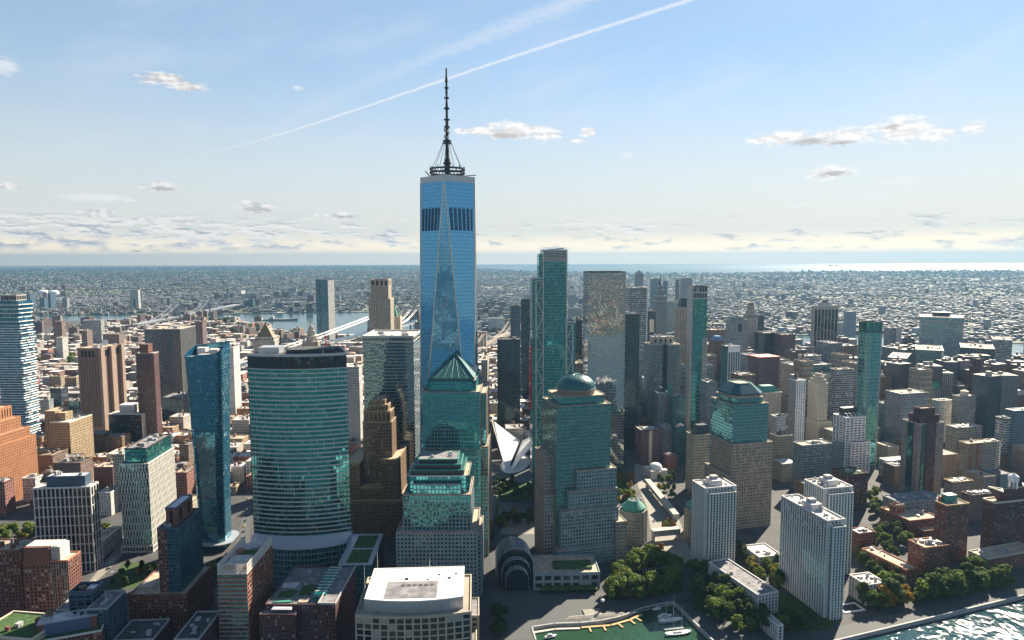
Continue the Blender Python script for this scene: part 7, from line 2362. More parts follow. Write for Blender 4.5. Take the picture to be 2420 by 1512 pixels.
def box_mass(name, cx, cy_, w, d, h, ang, wall, rf, label, cat, group=None, zb=-0.6):
    """many plain blocks as one mesh, with window rows in the UV and a colour for each block"""
    n = len(cx)
    if n == 0: return None
    c, s = np.cos(ang), np.sin(ang)
    sx = np.array([-1, 1, 1, -1]); sy = np.array([-1, -1, 1, 1])
    X = cx[:, None] + (sx * w[:, None] / 2) * c[:, None] - (sy * d[:, None] / 2) * s[:, None]
    Y = cy_[:, None] + (sx * w[:, None] / 2) * s[:, None] + (sy * d[:, None] / 2) * c[:, None]
    co = np.zeros((n, 8, 3), np.float32)
    co[:, :4, 0] = X; co[:, 4:, 0] = X; co[:, :4, 1] = Y; co[:, 4:, 1] = Y; co[:, :4, 2] = zb; co[:, 4:, 2] = h[:, None]
    F = np.array([[0, 1, 5, 4], [1, 2, 6, 5], [2, 3, 7, 6], [3, 0, 4, 7], [4, 5, 6, 7]])
    idx = (np.arange(n)[:, None, None] * 8 + F[None]).reshape(-1).astype(np.int32)
    me = bpy.data.meshes.new(name)
    me.vertices.add(n * 8); me.vertices.foreach_set('co', co.reshape(-1))
    me.loops.add(n * 20); me.loops.foreach_set('vertex_index', idx)
    me.polygons.add(n * 5); me.polygons.foreach_set('loop_start', np.arange(0, n * 20, 4, dtype=np.int32))
    me.update(calc_edges=True); me.shade_flat()
    colr = np.ones((n, 5, 4), np.float32); colr[:, :4, :3] = wall[:, None, :]; colr[:, 4, :3] = rf
    at_ = me.attributes.new('Col', 'FLOAT_COLOR', 'FACE'); at_.data.foreach_set('color', colr.reshape(-1))
    uv = np.full((n, 5, 4, 2), -1.0, np.float32)
    for f, L in ((0, w), (1, d), (2, w), (3, d)):
        nb = np.maximum(1, np.round(L / 3.6)); nf = np.maximum(1, np.round(h / 3.6))
        uv[:, f, 0] = 0; uv[:, f, 1, 0] = nb; uv[:, f, 1, 1] = 0; uv[:, f, 2, 0] = nb; uv[:, f, 2, 1] = nf; uv[:, f, 3, 0] = 0; uv[:, f, 3, 1] = nf
    lay = me.uv_layers.new(name='UVMap'); lay.data.foreach_set('uv', uv.reshape(-1))
    me.materials.append(M['city_mass'])
    o = bpy.data.objects.new(name, me); COL.objects.link(o)
    tag(o, label, cat, group, 'stuff')
    return o


rs = np.random.default_rng(11)
WALLS = np.array([(0.30, 0.13, 0.09), (0.22, 0.12, 0.09), (0.36, 0.27, 0.19), (0.42, 0.38, 0.32), (0.30, 0.29, 0.28), (0.5, 0.48, 0.45), (0.17, 0.11, 0.10), (0.10, 0.12, 0.15)], np.float32)
ROOFS = np.array([(0.62, 0.60, 0.57), (0.45, 0.43, 0.40), (0.30, 0.29, 0.28), (0.14, 0.14, 0.15), (0.75, 0.73, 0.70), (0.36, 0.28, 0.22)], np.float32)


def inside(poly, x, y):
    poly = np.array(poly); n = len(poly); r = np.zeros(len(x), bool); j = n - 1
    for i in range(n):
        xi, yi = poly[i]; xj, yj = poly[j]
        c = ((yi > y) != (yj > y)) & (x < (xj - xi) * (y - yi) / (yj - yi + 1e-9) + xi)
        r ^= c; j = i
    return r


def vnoise(x, y, cell, seed):
    r = np.random.default_rng(seed); G = r.random((64, 64))
    u, v = x / cell, y / cell; i, j = np.floor(u).astype(int), np.floor(v).astype(int); f, g = u - i, v - j
    f = f * f * (3 - 2 * f); g = g * g * (3 - 2 * g)
    q = lambda a, b: G[a % 64, b % 64]
    return (q(i, j) * (1 - f) + q(i + 1, j) * f) * (1 - g) + (q(i, j + 1) * (1 - f) + q(i + 1, j + 1) * f) * g


def far_city():
    R = []
    for (r0, r1, n) in ((2700, 4500, 13000), (4500, 7000, 18000), (7000, 11000, 16000), (11000, 18000, 11000), (18000, 30000, 6000)):
        rr = np.sqrt(rs.uniform(r0 ** 2, r1 ** 2, n)); a = rs.uniform(-0.80, 0.80, n)
        R.append((rr * np.sin(a), rr * np.cos(a), rr))
    x = np.concatenate([q[0] for q in R]); y = np.concatenate([q[1] for q in R]); rr = np.concatenate([q[2] for q in R])
    # snap to a loose street grid
    g = rad(22)
    u = x * math.cos(g) + y * math.sin(g); v = -x * math.sin(g) + y * math.cos(g)
    v = np.round(v / 58) * 58 + rs.choice([-13, 13], len(v)) + rs.normal(0, 1.5, len(v))
    x2 = u * math.cos(g) - v * math.sin(g); y2 = u * math.sin(g) + v * math.cos(g)
    dens = .6 * vnoise(x2, y2, 1100, 3) + .4 * vnoise(x2, y2, 420, 4)
    ok = inside(bk, x2, y2) & (rs.random(len(x2)) < np.clip((dens - .22) * 3.2, .06, 1)) & (np.abs(((u * .7 + v * .2) % 2300) - 900) > 26)
    x, y, rr = x2[ok], y2[ok], rr[ok]
    n = len(x)
    sc = np.clip(rr / 5500, .8, 4.0)
    w = rs.uniform(9, 26, n) * sc; d = rs.uniform(12, 22, n) * sc
    h = rs.uniform(7, 16, n)
    big = rs.random(n) < .05
    w[big] *= 2.2; d[big] *= 1.8
    cl_ = vnoise(x, y, 700, 9)
    tall = rs.random(n) < np.where(cl_ > .74, .10, .006)
    light = vnoise(x, y, 900, 12)
    h[tall] = rs.uniform(22, 55, tall.sum()); w[tall] = rs.uniform(18, 45, tall.sum()); d[tall] = rs.uniform(14, 20, tall.sum())
    wall = WALLS[rs.integers(0, len(WALLS), n)] * rs.uniform(.7, 1.1, (n, 1)).astype(np.float32)
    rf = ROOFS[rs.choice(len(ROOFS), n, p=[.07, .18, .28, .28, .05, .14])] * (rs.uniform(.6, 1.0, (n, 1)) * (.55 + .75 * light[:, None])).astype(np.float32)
    wall *= np.array([.72, .86, 1.0], np.float32); rf = rf * np.array([.80, .92, 1.02], np.float32)  # blue of the hazy distance put into the wall and roof colours
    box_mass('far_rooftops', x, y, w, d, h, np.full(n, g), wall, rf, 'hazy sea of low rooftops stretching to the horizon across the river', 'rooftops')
    # far street trees: small faceted crowns
    m = 46000
    r2 = 2700 + 26000 * rs.random(m) ** 1.5; a = rs.uniform(-.8, .8, m)
    tx, ty = r2 * np.sin(a), r2 * np.cos(a); k = inside(bk, tx, ty) & (rs.random(m) < np.clip(1.25 - 1.5 * (.6 * vnoise(tx, ty, 1100, 3) + .4 * vnoise(tx, ty, 420, 4)) + .2, .15, 1)); tx, ty, r2 = tx[k], ty[k], r2[k]
    octa_mass('far_trees', tx, ty, rs.uniform(5, 11, len(tx)) * np.clip(r2 / 4500, 1, 5), 'dark green street trees between the far rooftops', (0.035, 0.055, 0.025))


def foliage_mat(name, c1, c2, c3=None):
    m, T, b = new_mat(name)
    pos = T.node('ShaderNodeNewGeometry').outputs['Position']
    n = T.noise(pos, 0.5, 3, .6); oi = T.node('ShaderNodeObjectInfo').outputs['Random']
    c = T.mix(T.ss(n, .3, .7), c1, c2)
    c = T.mix(T.m('MULTIPLY', oi, .55), c, c3 or shade(c2, 1.2))
    T.set(b.inputs['Base Color'], c); b.inputs['Roughness'].default_value = .75
    b.inputs['Specular IOR Level'].default_value = .15
    tr = T.node('ShaderNodeBsdfTranslucent'); T.set(tr.inputs[0], T.mix(.5, c, shade(c2, 1.6)))
    mx = T.node('ShaderNodeMixShader'); mx.inputs[0].default_value = .38
    out = [q for q in T.n if q.type == 'OUTPUT_MATERIAL'][0]
    T.l.new(b.outputs[0], mx.inputs[1]); T.l.new(tr.outputs[0], mx.inputs[2]); T.l.new(mx.outputs[0], out.inputs[0])
    return m


M['leaf_far'] = foliage_mat('leaf_far', (0.03, 0.05, 0.02), (0.07, 0.085, 0.03))


def octa_mass(name, x, y, r, label, col):
    n = len(x); base = np.array([[1, 0, 0], [0, 1, 0], [-1, 0, 0], [0, -1, 0], [0, 0, 1.1]], np.float32)
    rot = rs.uniform(0, 1.5, n); hz = rs.uniform(.8, 1.2, n)
    co = np.zeros((n, 5, 3), np.float32)
    for i, (bx, by, bz) in enumerate(base):
        j = rs.uniform(.7, 1.2, n)
        co[:, i, 0] = x + r * j * (bx * np.cos(rot) - by * np.sin(rot)); co[:, i, 1] = y + r * j * (bx * np.sin(rot) + by * np.cos(rot)); co[:, i, 2] = r * hz * (bz if bz else rs.uniform(.25, .6, n)) + 1
    F = np.array([[0, 1, 4], [1, 2, 4], [2, 3, 4], [3, 0, 4]])
    idx = (np.arange(n)[:, None, None] * 5 + F[None]).reshape(-1).astype(np.int32)
    me = bpy.data.meshes.new(name)
    me.vertices.add(n * 5); me.vertices.foreach_set('co', co.reshape(-1)); me.loops.add(n * 12); me.loops.foreach_set('vertex_index', idx)
    me.polygons.add(n * 4); me.polygons.foreach_set('loop_start', np.arange(0, n * 12, 3, dtype=np.int32)); me.update(calc_edges=True); me.shade_flat()
    me.materials.append(M['leaf_far'])
    o = bpy.data.objects.new(name, me); COL.objects.link(o); tag(o, label, 'trees', None, 'stuff')


far_city()
# the opposite bank behind the camera, which the glass fronts mirror
sheet('land_opposite', [(-9000, -900), (-9000, -14000), (9000, -14000), (9000, -1100), (2000, -950), (-2500, -820)], -0.5, 'city_ground', 3.0)
nj = 5000
ox, oy = rs.uniform(-7000, 7000, nj), -1000 - 9000 * rs.random(nj) ** 1.6
oh = np.where(rs.random(nj) < .05, rs.uniform(50, 190, nj) * np.clip(1.4 + oy / 3500, .2, 1), rs.uniform(8, 24, nj))
box_mass('opposite_bank_blocks', ox, oy, rs.uniform(16, 48, nj), rs.uniform(16, 40, nj), oh, np.full(nj, .2), WALLS[rs.integers(0, 8, nj)], ROOFS[rs.integers(0, 6, nj)], 'hazy blocks of the opposite bank mirrored in the glass towers', 'rooftops')


# ---- housing slabs along the river and far towers, one by one
def proto_slab(name, wall, w, d, h, rmat, cross=False):
    T = Bld(); T.acc = {}; T.win = []; T.o = bpy.data.objects.new(name, None); COL.objects.link(T.o)
    p = rect(-w / 2, w / 2, -d / 2, d / 2)
    solid(T, 'wall', wall, p, 0, h, 3.4, 2.9); roof(T, p, h, rmat, 1, 'stone_grey')
    if cross:
        q = rect(-d / 2, d / 2, -w / 3, w / 3); solid(T, 'cross_wing', wall, q, 0, h - .3, 3.4, 2.9); roof(T, q, h - .29, rmat, 0)
    solid(T, 'lift_house', 'brown_brick', rect(-4, 4, -3, 3), h, h + 6)
    finish(T); return T.o


def place(proto, first, x, y, rz, label, cat, group, z=0.0):
    o = proto if first else copy_tree(proto)
    o.location = (x, y, z); o.rotation_euler = (0, 0, rz)
    tag(o, label, cat, group)
    return o


SL = [proto_slab('housing_slab', 'p_brown', 46, 15, 42, 'roof_tan'), proto_slab('housing_slab', 'p_red', 38, 15, 36, 'roof_tan', True), proto_slab('housing_slab', 'p_maroon', 30, 17, 58, 'roof_grey'), proto_slab('housing_slab', 'p_tan', 40, 15, 48, 'roof_tan', True)]
SLB = ['brown brick housing slab along the river', 'red brick cross-shaped housing block along the river', 'dark brick housing tower along the river', 'tan brick cross-shaped housing block along the river']
used = [False] * 4
rr_ = random.Random(3)
spots = []
for k in range(44):
    px = 40 + k * 13.5 + rr_.uniform(-4, 4); py = rr_.uniform(766, 812) if px < 330 else rr_.uniform(770, 800)
    if 345 < px < 460: py = rr_.uniform(764, 772)
    spots.append((px, py, rr_.choice((0, 0, 1, 2, 3))))
for k in range(12): spots.append((404 + k * 11.4, 763 + rr_.uniform(-1, 1), 2))
for k in range(9): spots.append((628 + k * 11, 815 + rr_.uniform(-6, 8) - (k * 1.0), rr_.choice((0, 0, 3))))
for (px, py, i) in spots:
    P = at(px, py, 0)
    if any(abs(P.x - f[0]) < f[2] + 25 and abs(P.y - f[1]) < f[3] + 20 for f in FOOT): continue
    place(SL[i], not used[i], P.x, P.y, rr_.choice((0.1, 0.15, 1.3)), SLB[i], 'building', 'riverside housing estates'); used[i] = True
    FOOT.append((P.x, P.y, 24, 12, 0))

FT = [('far_glass_tower', 'hazy blue glass tower on the far bank, first of the waterfront cluster', (70, 694), 61, 84, 'p_blue', 4450),
      ('far_glass_tower', 'tallest hazy glass tower of the far bank cluster with a pale side', (119, 693), 112, 131, 'p_blue', 4420),
      ('far_glass_tower', 'hazy glass tower joined left of the tallest in the far bank cluster', (104, 703), 93, 112, 'p_blue', 4440),
      ('far_glass_tower', 'shorter hazy glass tower right of the far bank cluster', (158, 704), 146, 164, 'p_grey', 4460),
      ('far_long_warehouse', 'long low white warehouse on the far bank', (165, 735), 148, 207, 'p_white', 4300),
      ('far_notched_tower', 'pale tower with a notch in its middle by the far bank left of the bridge', (326, 685), 306, 331, 'p_pale', 4380),
      ('far_dark_factory', 'dark factory block by the far end of the bridge', (395, 722), 378, None, 'p_brown', 4500),
      ('far_dark_box', 'dark box-like block on the far bank right of the bridge', (551, 717), 529, 553, 'p_dark', 4450),
      ('far_round_tower', 'pale rounded tower far beyond the right end of the bridge', (570, 687), 568, 581, 'p_pale', 6000),
      ('far_teal_tower', 'teal hazy tower on the far bank right of the bridge', (587, 706), None, 598, 'p_teal', 4500),
      ('far_brown_tower', 'hazy brown tower left of the black river tower', (726, 698), None, 742, 'p_maroon', 5000),
      ('far_housing_tower', 'hazy housing tower right of the black river tower', (795, 697), None, 803, 'p_grey', 5200),
      ('far_red_block', 'hazy dark red block behind the tallest tower', (975, 727), None, 990, 'p_red', 3700),
      ('far_white_block', 'hazy white housing block right of the tallest tower', (1153, 752), None, 1192, 'p_white', 3000),
      ('far_slate_tower', 'hazy slate tower beside the braced tower', (1344, 697), None, 1356, 'p_grey', 3900),
      ('far_twin_tower', 'hazy pale twin tower between the braced and mirror towers', (1343, 728), None, 1374, 'p_grey', 3400),
      ('far_apartment_tower', 'hazy apartment tower left of the green glass tower', (2001, 737), None, 2024, 'p_grey', 2700),
      ('far_apartment_tower', 'hazy lower apartment block right of the black-strip tower', (1981, 762), None, 2000, 'p_grey', 2750),
      ('far_dark_block', 'hazy dark block left of the tallest far-bank tower group', (680, 682), None, 700, 'p_grey', 6500),
      ('far_dome_block', 'hazy broad civic block behind the needle spire', (1572, 712), None, 1604, 'p_cream', 2900)]
for i, (nm, lb, c, xo, xd, st, D) in enumerate(FT):
    if xo is None: T = B(nm, lb, c, xd, None, D=D, a=0, dep=24)
    else: T = B(nm, lb, c, xo, xd, D=D, a=0, dep=None if xd else 30)
    simple(T, st, 'roof_light', 0, 1, fin=False)
    if nm == 'far_notched_tower':
        solid(T, 'notch', 'dark_metal', rect(T.x0 + T.w * .42, T.x0 + T.w * .62, T.y0 - .8, T.y0 - .02), 4, T.h * .55)
    if nm == 'far_dark_factory':
        b = MB(); b.cyl((T.x1 + 2, 0), 7, 6, 0, T.h + 50, 12); b.build('chimney', 'dark_metal', T.o)
    finish(T)
# two white storage tanks
for (px, py, lb) in ((101, 693, 'left of two round white storage tanks beyond the far bank'), (127, 694, 'right of two round white storage tanks beyond the far bank')):
    P = at(px, py + 4, 0); b = MB(); b.lathe((0, 0), [(42, 0), (42, 34), (34, 42), (20, 46), (.5, 47)], 28); b.cyl((0, 0), 43, 43, 0, 2, 28)
    o = b.build('storage_tank', 'white_paint', None, False); o.location = (P.x, P.y, 0); tag(o, lb, 'tank', 'white storage tanks')


# ---- bridges
def suspension(name, label, A_, B_, towers, deck_z, top_z, w, mat, tm, ext=(0, 0), stone=False, nh=24):
    """deck from A_ to B_ (ground points), towers at fractions of the deck"""
    d = B_ - A_; L = math.hypot(d.x, d.y); ang = math.atan2(d.y, d.x)
    o = thing(name, label, 'bridge', (A_.x, A_.y, 0), ang)
    b = MB(); b.box(0, L, -w / 2, w / 2, deck_z - 2, deck_z); b.build('deck', mat, o)
    t = MB(); n = int(L / 14)
    for k in range(n):
        x = k * L / n; x2 = (k + 1) * L / n
        for s in (-w / 2, w / 2):
            t.bar((x, s, deck_z - 8), (x2, s, deck_z - 2), .6); t.bar((x, s, deck_z - 8), (x2, s, deck_z - 8), .7); t.bar((x, s, deck_z - 2), (x, s, deck_z - 8), .5)
    t.build('truss', mat, o)
    xs = [L * f for f in towers]
    for x in xs:
        q = MB()
        if stone:
            for s in (-w / 2 + 2, 0, w / 2 - 2): q.box(x - 5, x + 5, s - 4, s + 4, -3, top_z - 14)
            q.box(x - 5.2, x + 5.2, -w / 2 - 3, w / 2 + 3, top_z - 14, top_z); q.box(x - 6.5, x + 6.5, -w / 2 - 4, w / 2 + 4, top_z, top_z + 2.5); q.box(x - 6, x + 6, -w / 2 - 3.2, w / 2 + 3.2, -3, deck_z - 6)
        else:
            for s in (-w / 2, w / 2):
                q.bar((x, s * 1.1, -3), (x, s, top_z), 3.2)
                for s2 in (-7, 7): q.bar((x + s2, s * 1.1, -3), (x, s, top_z), 1.6)
            for z in (deck_z + 8, top_z - 18, top_z): q.bar((x, -w / 2, z), (x, w / 2, z), 2.4)
            q.bar((x, -w / 2, deck_z), (x, w / 2, top_z - 18), 1); q.bar((x, w / 2, deck_z), (x, -w / 2, top_z - 18), 1)
        q.build('tower', tm, o)
    anch = [-ext[0] if ext[0] else xs[0] - L * .3] + xs + [L + ext[1] if ext[1] else xs[-1] + L * .3]
    for s in (-w / 2 + .5, w / 2 - .5, -w / 4, w / 4):
        c = MB()
        for i in range(len(anch) - 1):
            xa, xb = anch[i], anch[i + 1]
            za = top_z if 0 < i < len(anch) - 1 else deck_z; zb = top_z if i + 1 < len(anch) - 1 else deck_z
            main = za == zb == top_z
            pr = None
            for k in range(nh + 1):
                f = k / nh
                z = za + (zb - za) * f
                if main: z -= (top_z - deck_z - 4) * (1 - (2 * f - 1) ** 2)
                else: z -= (top_z - deck_z) * .12 * (1 - (2 * f - 1) ** 2)
                p = (xa + (xb - xa) * f, s, z)
                if pr: c.bar(pr, p, .95, 4)
                if abs(s) > w / 4 + .1 and k % 2 == 0 and z > deck_z + 1: c.bar(p, (p[0], s, deck_z), .18, 4)
                pr = p
        c.build('cable', tm, o)
    return o, L


A1 = atD(416, 745, 3350); A2 = atD(488, 738, 3740)
d = (A2 - A1).normalized()
suspension('suspension_bridge', 'pale steel suspension bridge with lattice towers at the far left of the river', A1 - d * 420, A2 + d * 500, (420 / (920 + (A2 - A1).length), 1 - 500 / (920 + (A2 - A1).length)), 41, 102, 36, 'bridge_steel', 'bridge_steel', ext=(-180, -250))
b1 = at(600, 851, 41); b2 = at(865, 786, 41); d = (b2 - b1).normalized()
Lb = (b2 - b1).length
suspension('suspension_bridge', 'blue-grey suspension bridge deck crossing the river left of the tallest tower', b1 - d * 260, b2 + d * 900, ((260 + Lb + 60) / (1160 + Lb), (260 + Lb + 500) / (1160 + Lb)), 41, 98, 36, 'blue_metal', 'blue_metal', ext=(-40, -100))
t1 = atD(1139, 845, 2175); e1 = at(1212, 780, 41); d = Vector((e1.x - t1.x, e1.y - t1.y, 0)).normalized()
suspension('stone_bridge', 'old suspension bridge with a stone arched tower right of the tallest tower', Vector((t1.x, t1.y, 0)) - d * 300, Vector((t1.x, t1.y, 0)) + d * 760, (300 / 1060, 760 / 1060), 41, 84, 26, 'granite_tan', 'granite_tan', stone=True, ext=(-60, -60))
# ================================================================== low-rise blocks, one by one
def in_foot(x, y, r):
    for f in FOOT:
        dx, dy = x - f[0], y - f[1]
        c, s = math.cos(f[4]), math.sin(f[4])
        u, v = dx * c + dy * s, -dx * s + dy * c
        if abs(u) < f[2] + r and abs(v) < f[3] + r: return True
    return False


def proto_low(i, name, w, d, h, rmat, kinds, pm):
    T = Bld(); T.acc = {}; T.win = []; T.o = bpy.data.objects.new(name, None); COL.objects.link(T.o)
    p = rect(-w / 2, w / 2, -d / 2, d / 2)
    tier(T, p, 0, h, S(pm, 'glass_mid', 3.1, 3.7, .52, .42, .3))
    mbof(T, 'cornice', pm).prism(inset(p, -.7), h - .6, h + .3)
    roof(T, inset(p, .2), h + .3, rmat, .9, pm, out=.1)
    clutter(T, inset(p, 1), h + .3, 4, 900 + i, kinds, big=4.5)
    finish(T)
    return T.o


LOWS = []
for i, (w, d, h, rm, pm, lb) in enumerate([
    (24, 26, 20, 'roof_light', 'red_brick_light', 'five-storey red brick house with pale roof in the low blocks'),
    (30, 24, 26, 'roof_tan', 'tan_brick', 'tan brick loft house with tan roof in the low blocks'),
    (20, 28, 18, 'roof_white', 'cream_panel', 'cream painted house with white roof in the low blocks'),
    (34, 26, 30, 'roof_grey', 'brown_brick', 'brown brick loft house with grey roof in the low blocks'),
    (26, 24, 23, 'roof_silver', 'white_panel', 'white fronted house with silvery roof in the low blocks'),
    (22, 24, 21, 'roof_light', 'orange_brick', 'orange brick house with pale roof in the low blocks'),
    (28, 30, 34, 'roof_light', 'stone_pale', 'pale stone loft building in the low blocks'),
    (18, 22, 16, 'roof_dark', 'red_brick', 'small dark-roofed red brick house in the low blocks')]):
    LOWS.append((proto_low(i, 'low_rise_house', w, d, h, rm, ('bulkhead', 'water_tank', 'brick_bulkhead', 'cooling_unit'), pm), lb, w, d))
lused = [False] * len(LOWS)
MIDS = []
for i, (w, d, h, rm, pm, lb) in enumerate([
    (28, 28, 42, 'roof_grey', 'stone_grey', 'grey stone mid-rise office between the southern towers'),
    (26, 30, 50, 'roof_tan', 'granite_tan', 'tan stone mid-rise office between the southern towers'),
    (30, 26, 36, 'roof_grey', 'brown_brick', 'brown brick mid-rise between the southern towers'),
    (24, 26, 46, 'roof_silver', 'stone_beige', 'beige mid-rise office between the southern towers')]):
    MIDS.append((proto_low(20 + i, 'mid_rise_office', w, d, h, rm, ('bulkhead', 'cooling_unit', 'water_tank', 'duct'), pm), lb, w, d))
mused = [False] * len(MIDS)


def visible(x, y, z=20, m=60):
    v = Vector((x, y, z)) - EYE; k = v.dot(FWD)
    if k < 50: return False
    px = CX + FPX * v.dot(RGT) / k; py = CY - FPX * v.dot(UPV) / k
    return -m < px < 2420 + m and py < 1560


mass = []
cnt = 0
ri = random.Random(21)
y = 860.0
row = 0
manh_np = manh
while y < 3700:
    pitch_y = 32.0 if row % 2 == 0 else 46.0        # every second gap is a street
    x = -1900.0
    col = 0
    while x < 120:
        step = ri.uniform(24, 33) if col % 6 else 46
        cx, cy_ = x + step / 2, y
        if visible(cx, cy_) and not in_foot(cx, cy_, 17) and bool(inside(manh_np, np.array([cx]), np.array([cy_]))[0]) and not (cx > -560 and cy_ < 900) and not (cx > -120 and cy_ < 1125):
            park = (1650 < cy_ < 1760 and -1150 < cx < -700) or (3050 < cy_ < 3350 and -1250 < cx < -250)
            if not park:
                if cy_ < 1560 and cnt < 285:
                    k = ri.randrange(len(LOWS)); p, lb, w, d = LOWS[k]
                    o = place(p, not lused[k], cx, cy_, ri.choice((0, 0, math.pi)) + rad(ri.uniform(-2, 3)), lb, 'building', 'packed low blocks behind the towers'); lused[k] = True
                    o.scale = (step / (w + 2.5), 1.0, ri.uniform(.75, 1.3)); cnt += 1
                else:
                    mass.append((cx, cy_, step - 3, 27, ri.choice((14, 17, 19, 22, 24, 30, 38))))
        x += step; col += 1
    y += pitch_y; row += 1
print('low-rise individuals', cnt, 'mass', len(mass))
mm = np.array(mass)
n = len(mm)
box_mass('rooftop_blocks', mm[:, 0], mm[:, 1], mm[:, 2], mm[:, 3], mm[:, 4], np.full(n, rad(2)), WALLS[rs.integers(0, 7, n)] * rs.uniform(.8, 1.1, (n, 1)).astype(np.float32), ROOFS[rs.choice(6, n, p=[.26, .24, .18, .1, .12, .1])], 'tightly packed low rooftops between the towers and the river', 'rooftops')
# roof huts and tanks on that mass
k = 2600
ii = rs.integers(0, n, k)
hx = mm[ii, 0] + rs.uniform(-.35, .35, k) * mm[ii, 2]; hy = mm[ii, 1] + rs.uniform(-9, 9, k)
hw = rs.uniform(2.5, 7, k)
o = box_mass('roof_huts', hx, hy, hw, rs.uniform(2.5, 6, k), mm[ii, 4] + rs.uniform(2, 5, k), np.full(k, rad(2)), WALLS[rs.integers(2, 7, k)], ROOFS[rs.integers(0, 6, k)], 'small stair huts and tanks on the packed low rooftops', 'rooftops', zb=12.0)

def roof_huts(mm, k, ang, dy):
    ii = rs.integers(0, len(mm), k); hw = rs.uniform(2.5, 9, k)
    box_mass('roof_huts', mm[ii, 0] + rs.uniform(-.3, .3, k) * mm[ii, 2], mm[ii, 1] + rs.uniform(-dy, dy, k), hw, rs.uniform(2.5, 7, k), mm[ii, 4] + rs.uniform(2, 7, k), np.full(k, ang), WALLS[rs.integers(2, 7, k)], ROOFS[rs.integers(0, 6, k)], 'small stair huts and plant boxes on the southern mid-rise roofs', 'rooftops', zb=12.0)


# south: packed streets between the towers
mass2 = []
cnt = 0
for gx in range(-2, 46):
    for gy in range(-4, 46):
        u, v = 60 + gx * 34.0, 900 + gy * 40.0
        c, s = math.cos(rad(A)), math.sin(rad(A))
        x = u * c - (v - 900) * s; yy = 900 + u * s + (v - 900) * c
        if yy < 860 or x < 60 or (x < 130 and yy < 1110): continue
        if not visible(x, yy) or in_foot(x, yy, 16): continue
        if not inside(manh_np, np.array([x]), np.array([yy]))[0]: continue
        if yy > 1000 and ri.random() < .32: continue
        x += ri.uniform(-7, 7); yy += ri.uniform(-7, 7)
        if x < 330 and yy < 985: continue
        if yy < 960 and x > 330 and ri.random() < .5: continue
        if cnt < 110 and yy < 1450:
            k = ri.randrange(len(MIDS)); p, lb, w, d = MIDS[k]
            o = place(p, not mused[k], x, yy, rad(A), lb, 'building', 'packed mid-rise streets between the towers'); mused[k] = True
            o.scale = (ri.uniform(.65, 1.05), ri.uniform(.7, 1.1), ri.uniform(.5, .95) if yy < 1180 else max(.8, min(2.6, (CAMH - ri.choice((225, 250, 280, 310, 345, 380)) / 1613 * yy) / 44))); cnt += 1
        else:
            top = CAMH - ri.choice((205, 230, 255, 285, 320, 360)) * ri.uniform(.92, 1.08) / 1613 * yy
            mass2.append((x, yy, ri.uniform(22, 32), ri.uniform(22, 34), max(28, min(top, 120))))
mm = np.array(mass2); n = len(mm)
box_mass('midrise_blocks', mm[:, 0], mm[:, 1], mm[:, 2], mm[:, 3], mm[:, 4], rs.choice([rad(A), rad(A) + .12, rad(A) - .35], n), np.array([(.2, .21, .22), (.16, .17, .19), (.24, .2, .16), (.12, .10, .10), (.3, .29, .27), (.07, .09, .11), (.17, .11, .09)], np.float32)[rs.integers(0, 7, n)], ROOFS[rs.choice(6, n)] * .7, 'packed mid-rise blocks behind the southern towers', 'rooftops')
roof_huts(mm, 900, rad(A), 8)
for k, (p, *_r) in enumerate(LOWS):
    if not lused[k]: bpy.data.objects.remove(p)
for k, (p, *_r) in enumerate(MIDS):
    if not mused[k]: bpy.data.objects.remove(p)


# ================================================================== trees
M['leaf_green'] = foliage_mat('leaf_green', (0.05, 0.095, 0.018), (0.13, 0.18, 0.03))
M['leaf_dark'] = foliage_mat('leaf_dark', (0.025, 0.05, 0.016), (0.06, 0.095, 0.025))
M['leaf_yellow'] = foliage_mat('leaf_yellow', (0.09, 0.11, 0.02), (0.24, 0.22, 0.02), (0.30, 0.20, 0.02))
M['leaf_orange'] = foliage_mat('leaf_orange', (0.22, 0.11, 0.015), (0.34, 0.19, 0.02), (0.30, 0.22, 0.03))
W_('bark', (0.06, 0.045, 0.035))


def proto_tree(mat, seed, R=5.5, H=12.0, leaves=900, conic=False):
    r = random.Random(seed)
    o = bpy.data.objects.new('park_tree', None); COL.objects.link(o)
    t = MB(); t.cyl((0, 0), .32, .18, 0, H * .55, 7)
    for k in range(5):
        a = r.uniform(0, 6.28); z = H * r.uniform(.25, .5)
        t.bar((0, 0, z), (R * .6 * math.cos(a), R * .6 * math.sin(a), z + H * .28), .13, 5, .05)
    t.build('trunk', 'bark', o)
    b = MB()
    cl = []
    for k in range(13):
        a = r.uniform(0, 6.28); q = math.sqrt(r.random())
        zz = r.uniform(.32, .95)
        lim = R * (1.05 - .9 * zz if conic else math.sin(math.pi * min(1, max(.12, zz * .9))) * .8)
        cl.append((lim * q * math.cos(a), lim * q * math.sin(a), H * zz, r.uniform(.28, .45) * R))
    for k in range(leaves):
        c = cl[k % len(cl)]
        v = Vector((r.gauss(0, 1), r.gauss(0, 1), r.gauss(0, 1))).normalized() * (c[3] * r.uniform(.6, 1.08))
        p = Vector(c[:3]) + Vector((v.x, v.y, v.z * .8))
        nrm = (v.normalized() + Vector((r.uniform(-.6, .6), r.uniform(-.6, .6), r.uniform(-.2, .8)))).normalized()
        u = nrm.orthogonal().normalized(); w = nrm.cross(u); a = r.uniform(0, 6.28); s = r.uniform(.35, .75)
        u2 = (u * math.cos(a) + w * math.sin(a)) * s; w2 = (w * math.cos(a) - u * math.sin(a)) * s * .8
        b.quad(p - u2 - w2, p + u2 - w2, p + u2 + w2, p - u2 + w2)
    b.build('crown', mat, o)
    return o


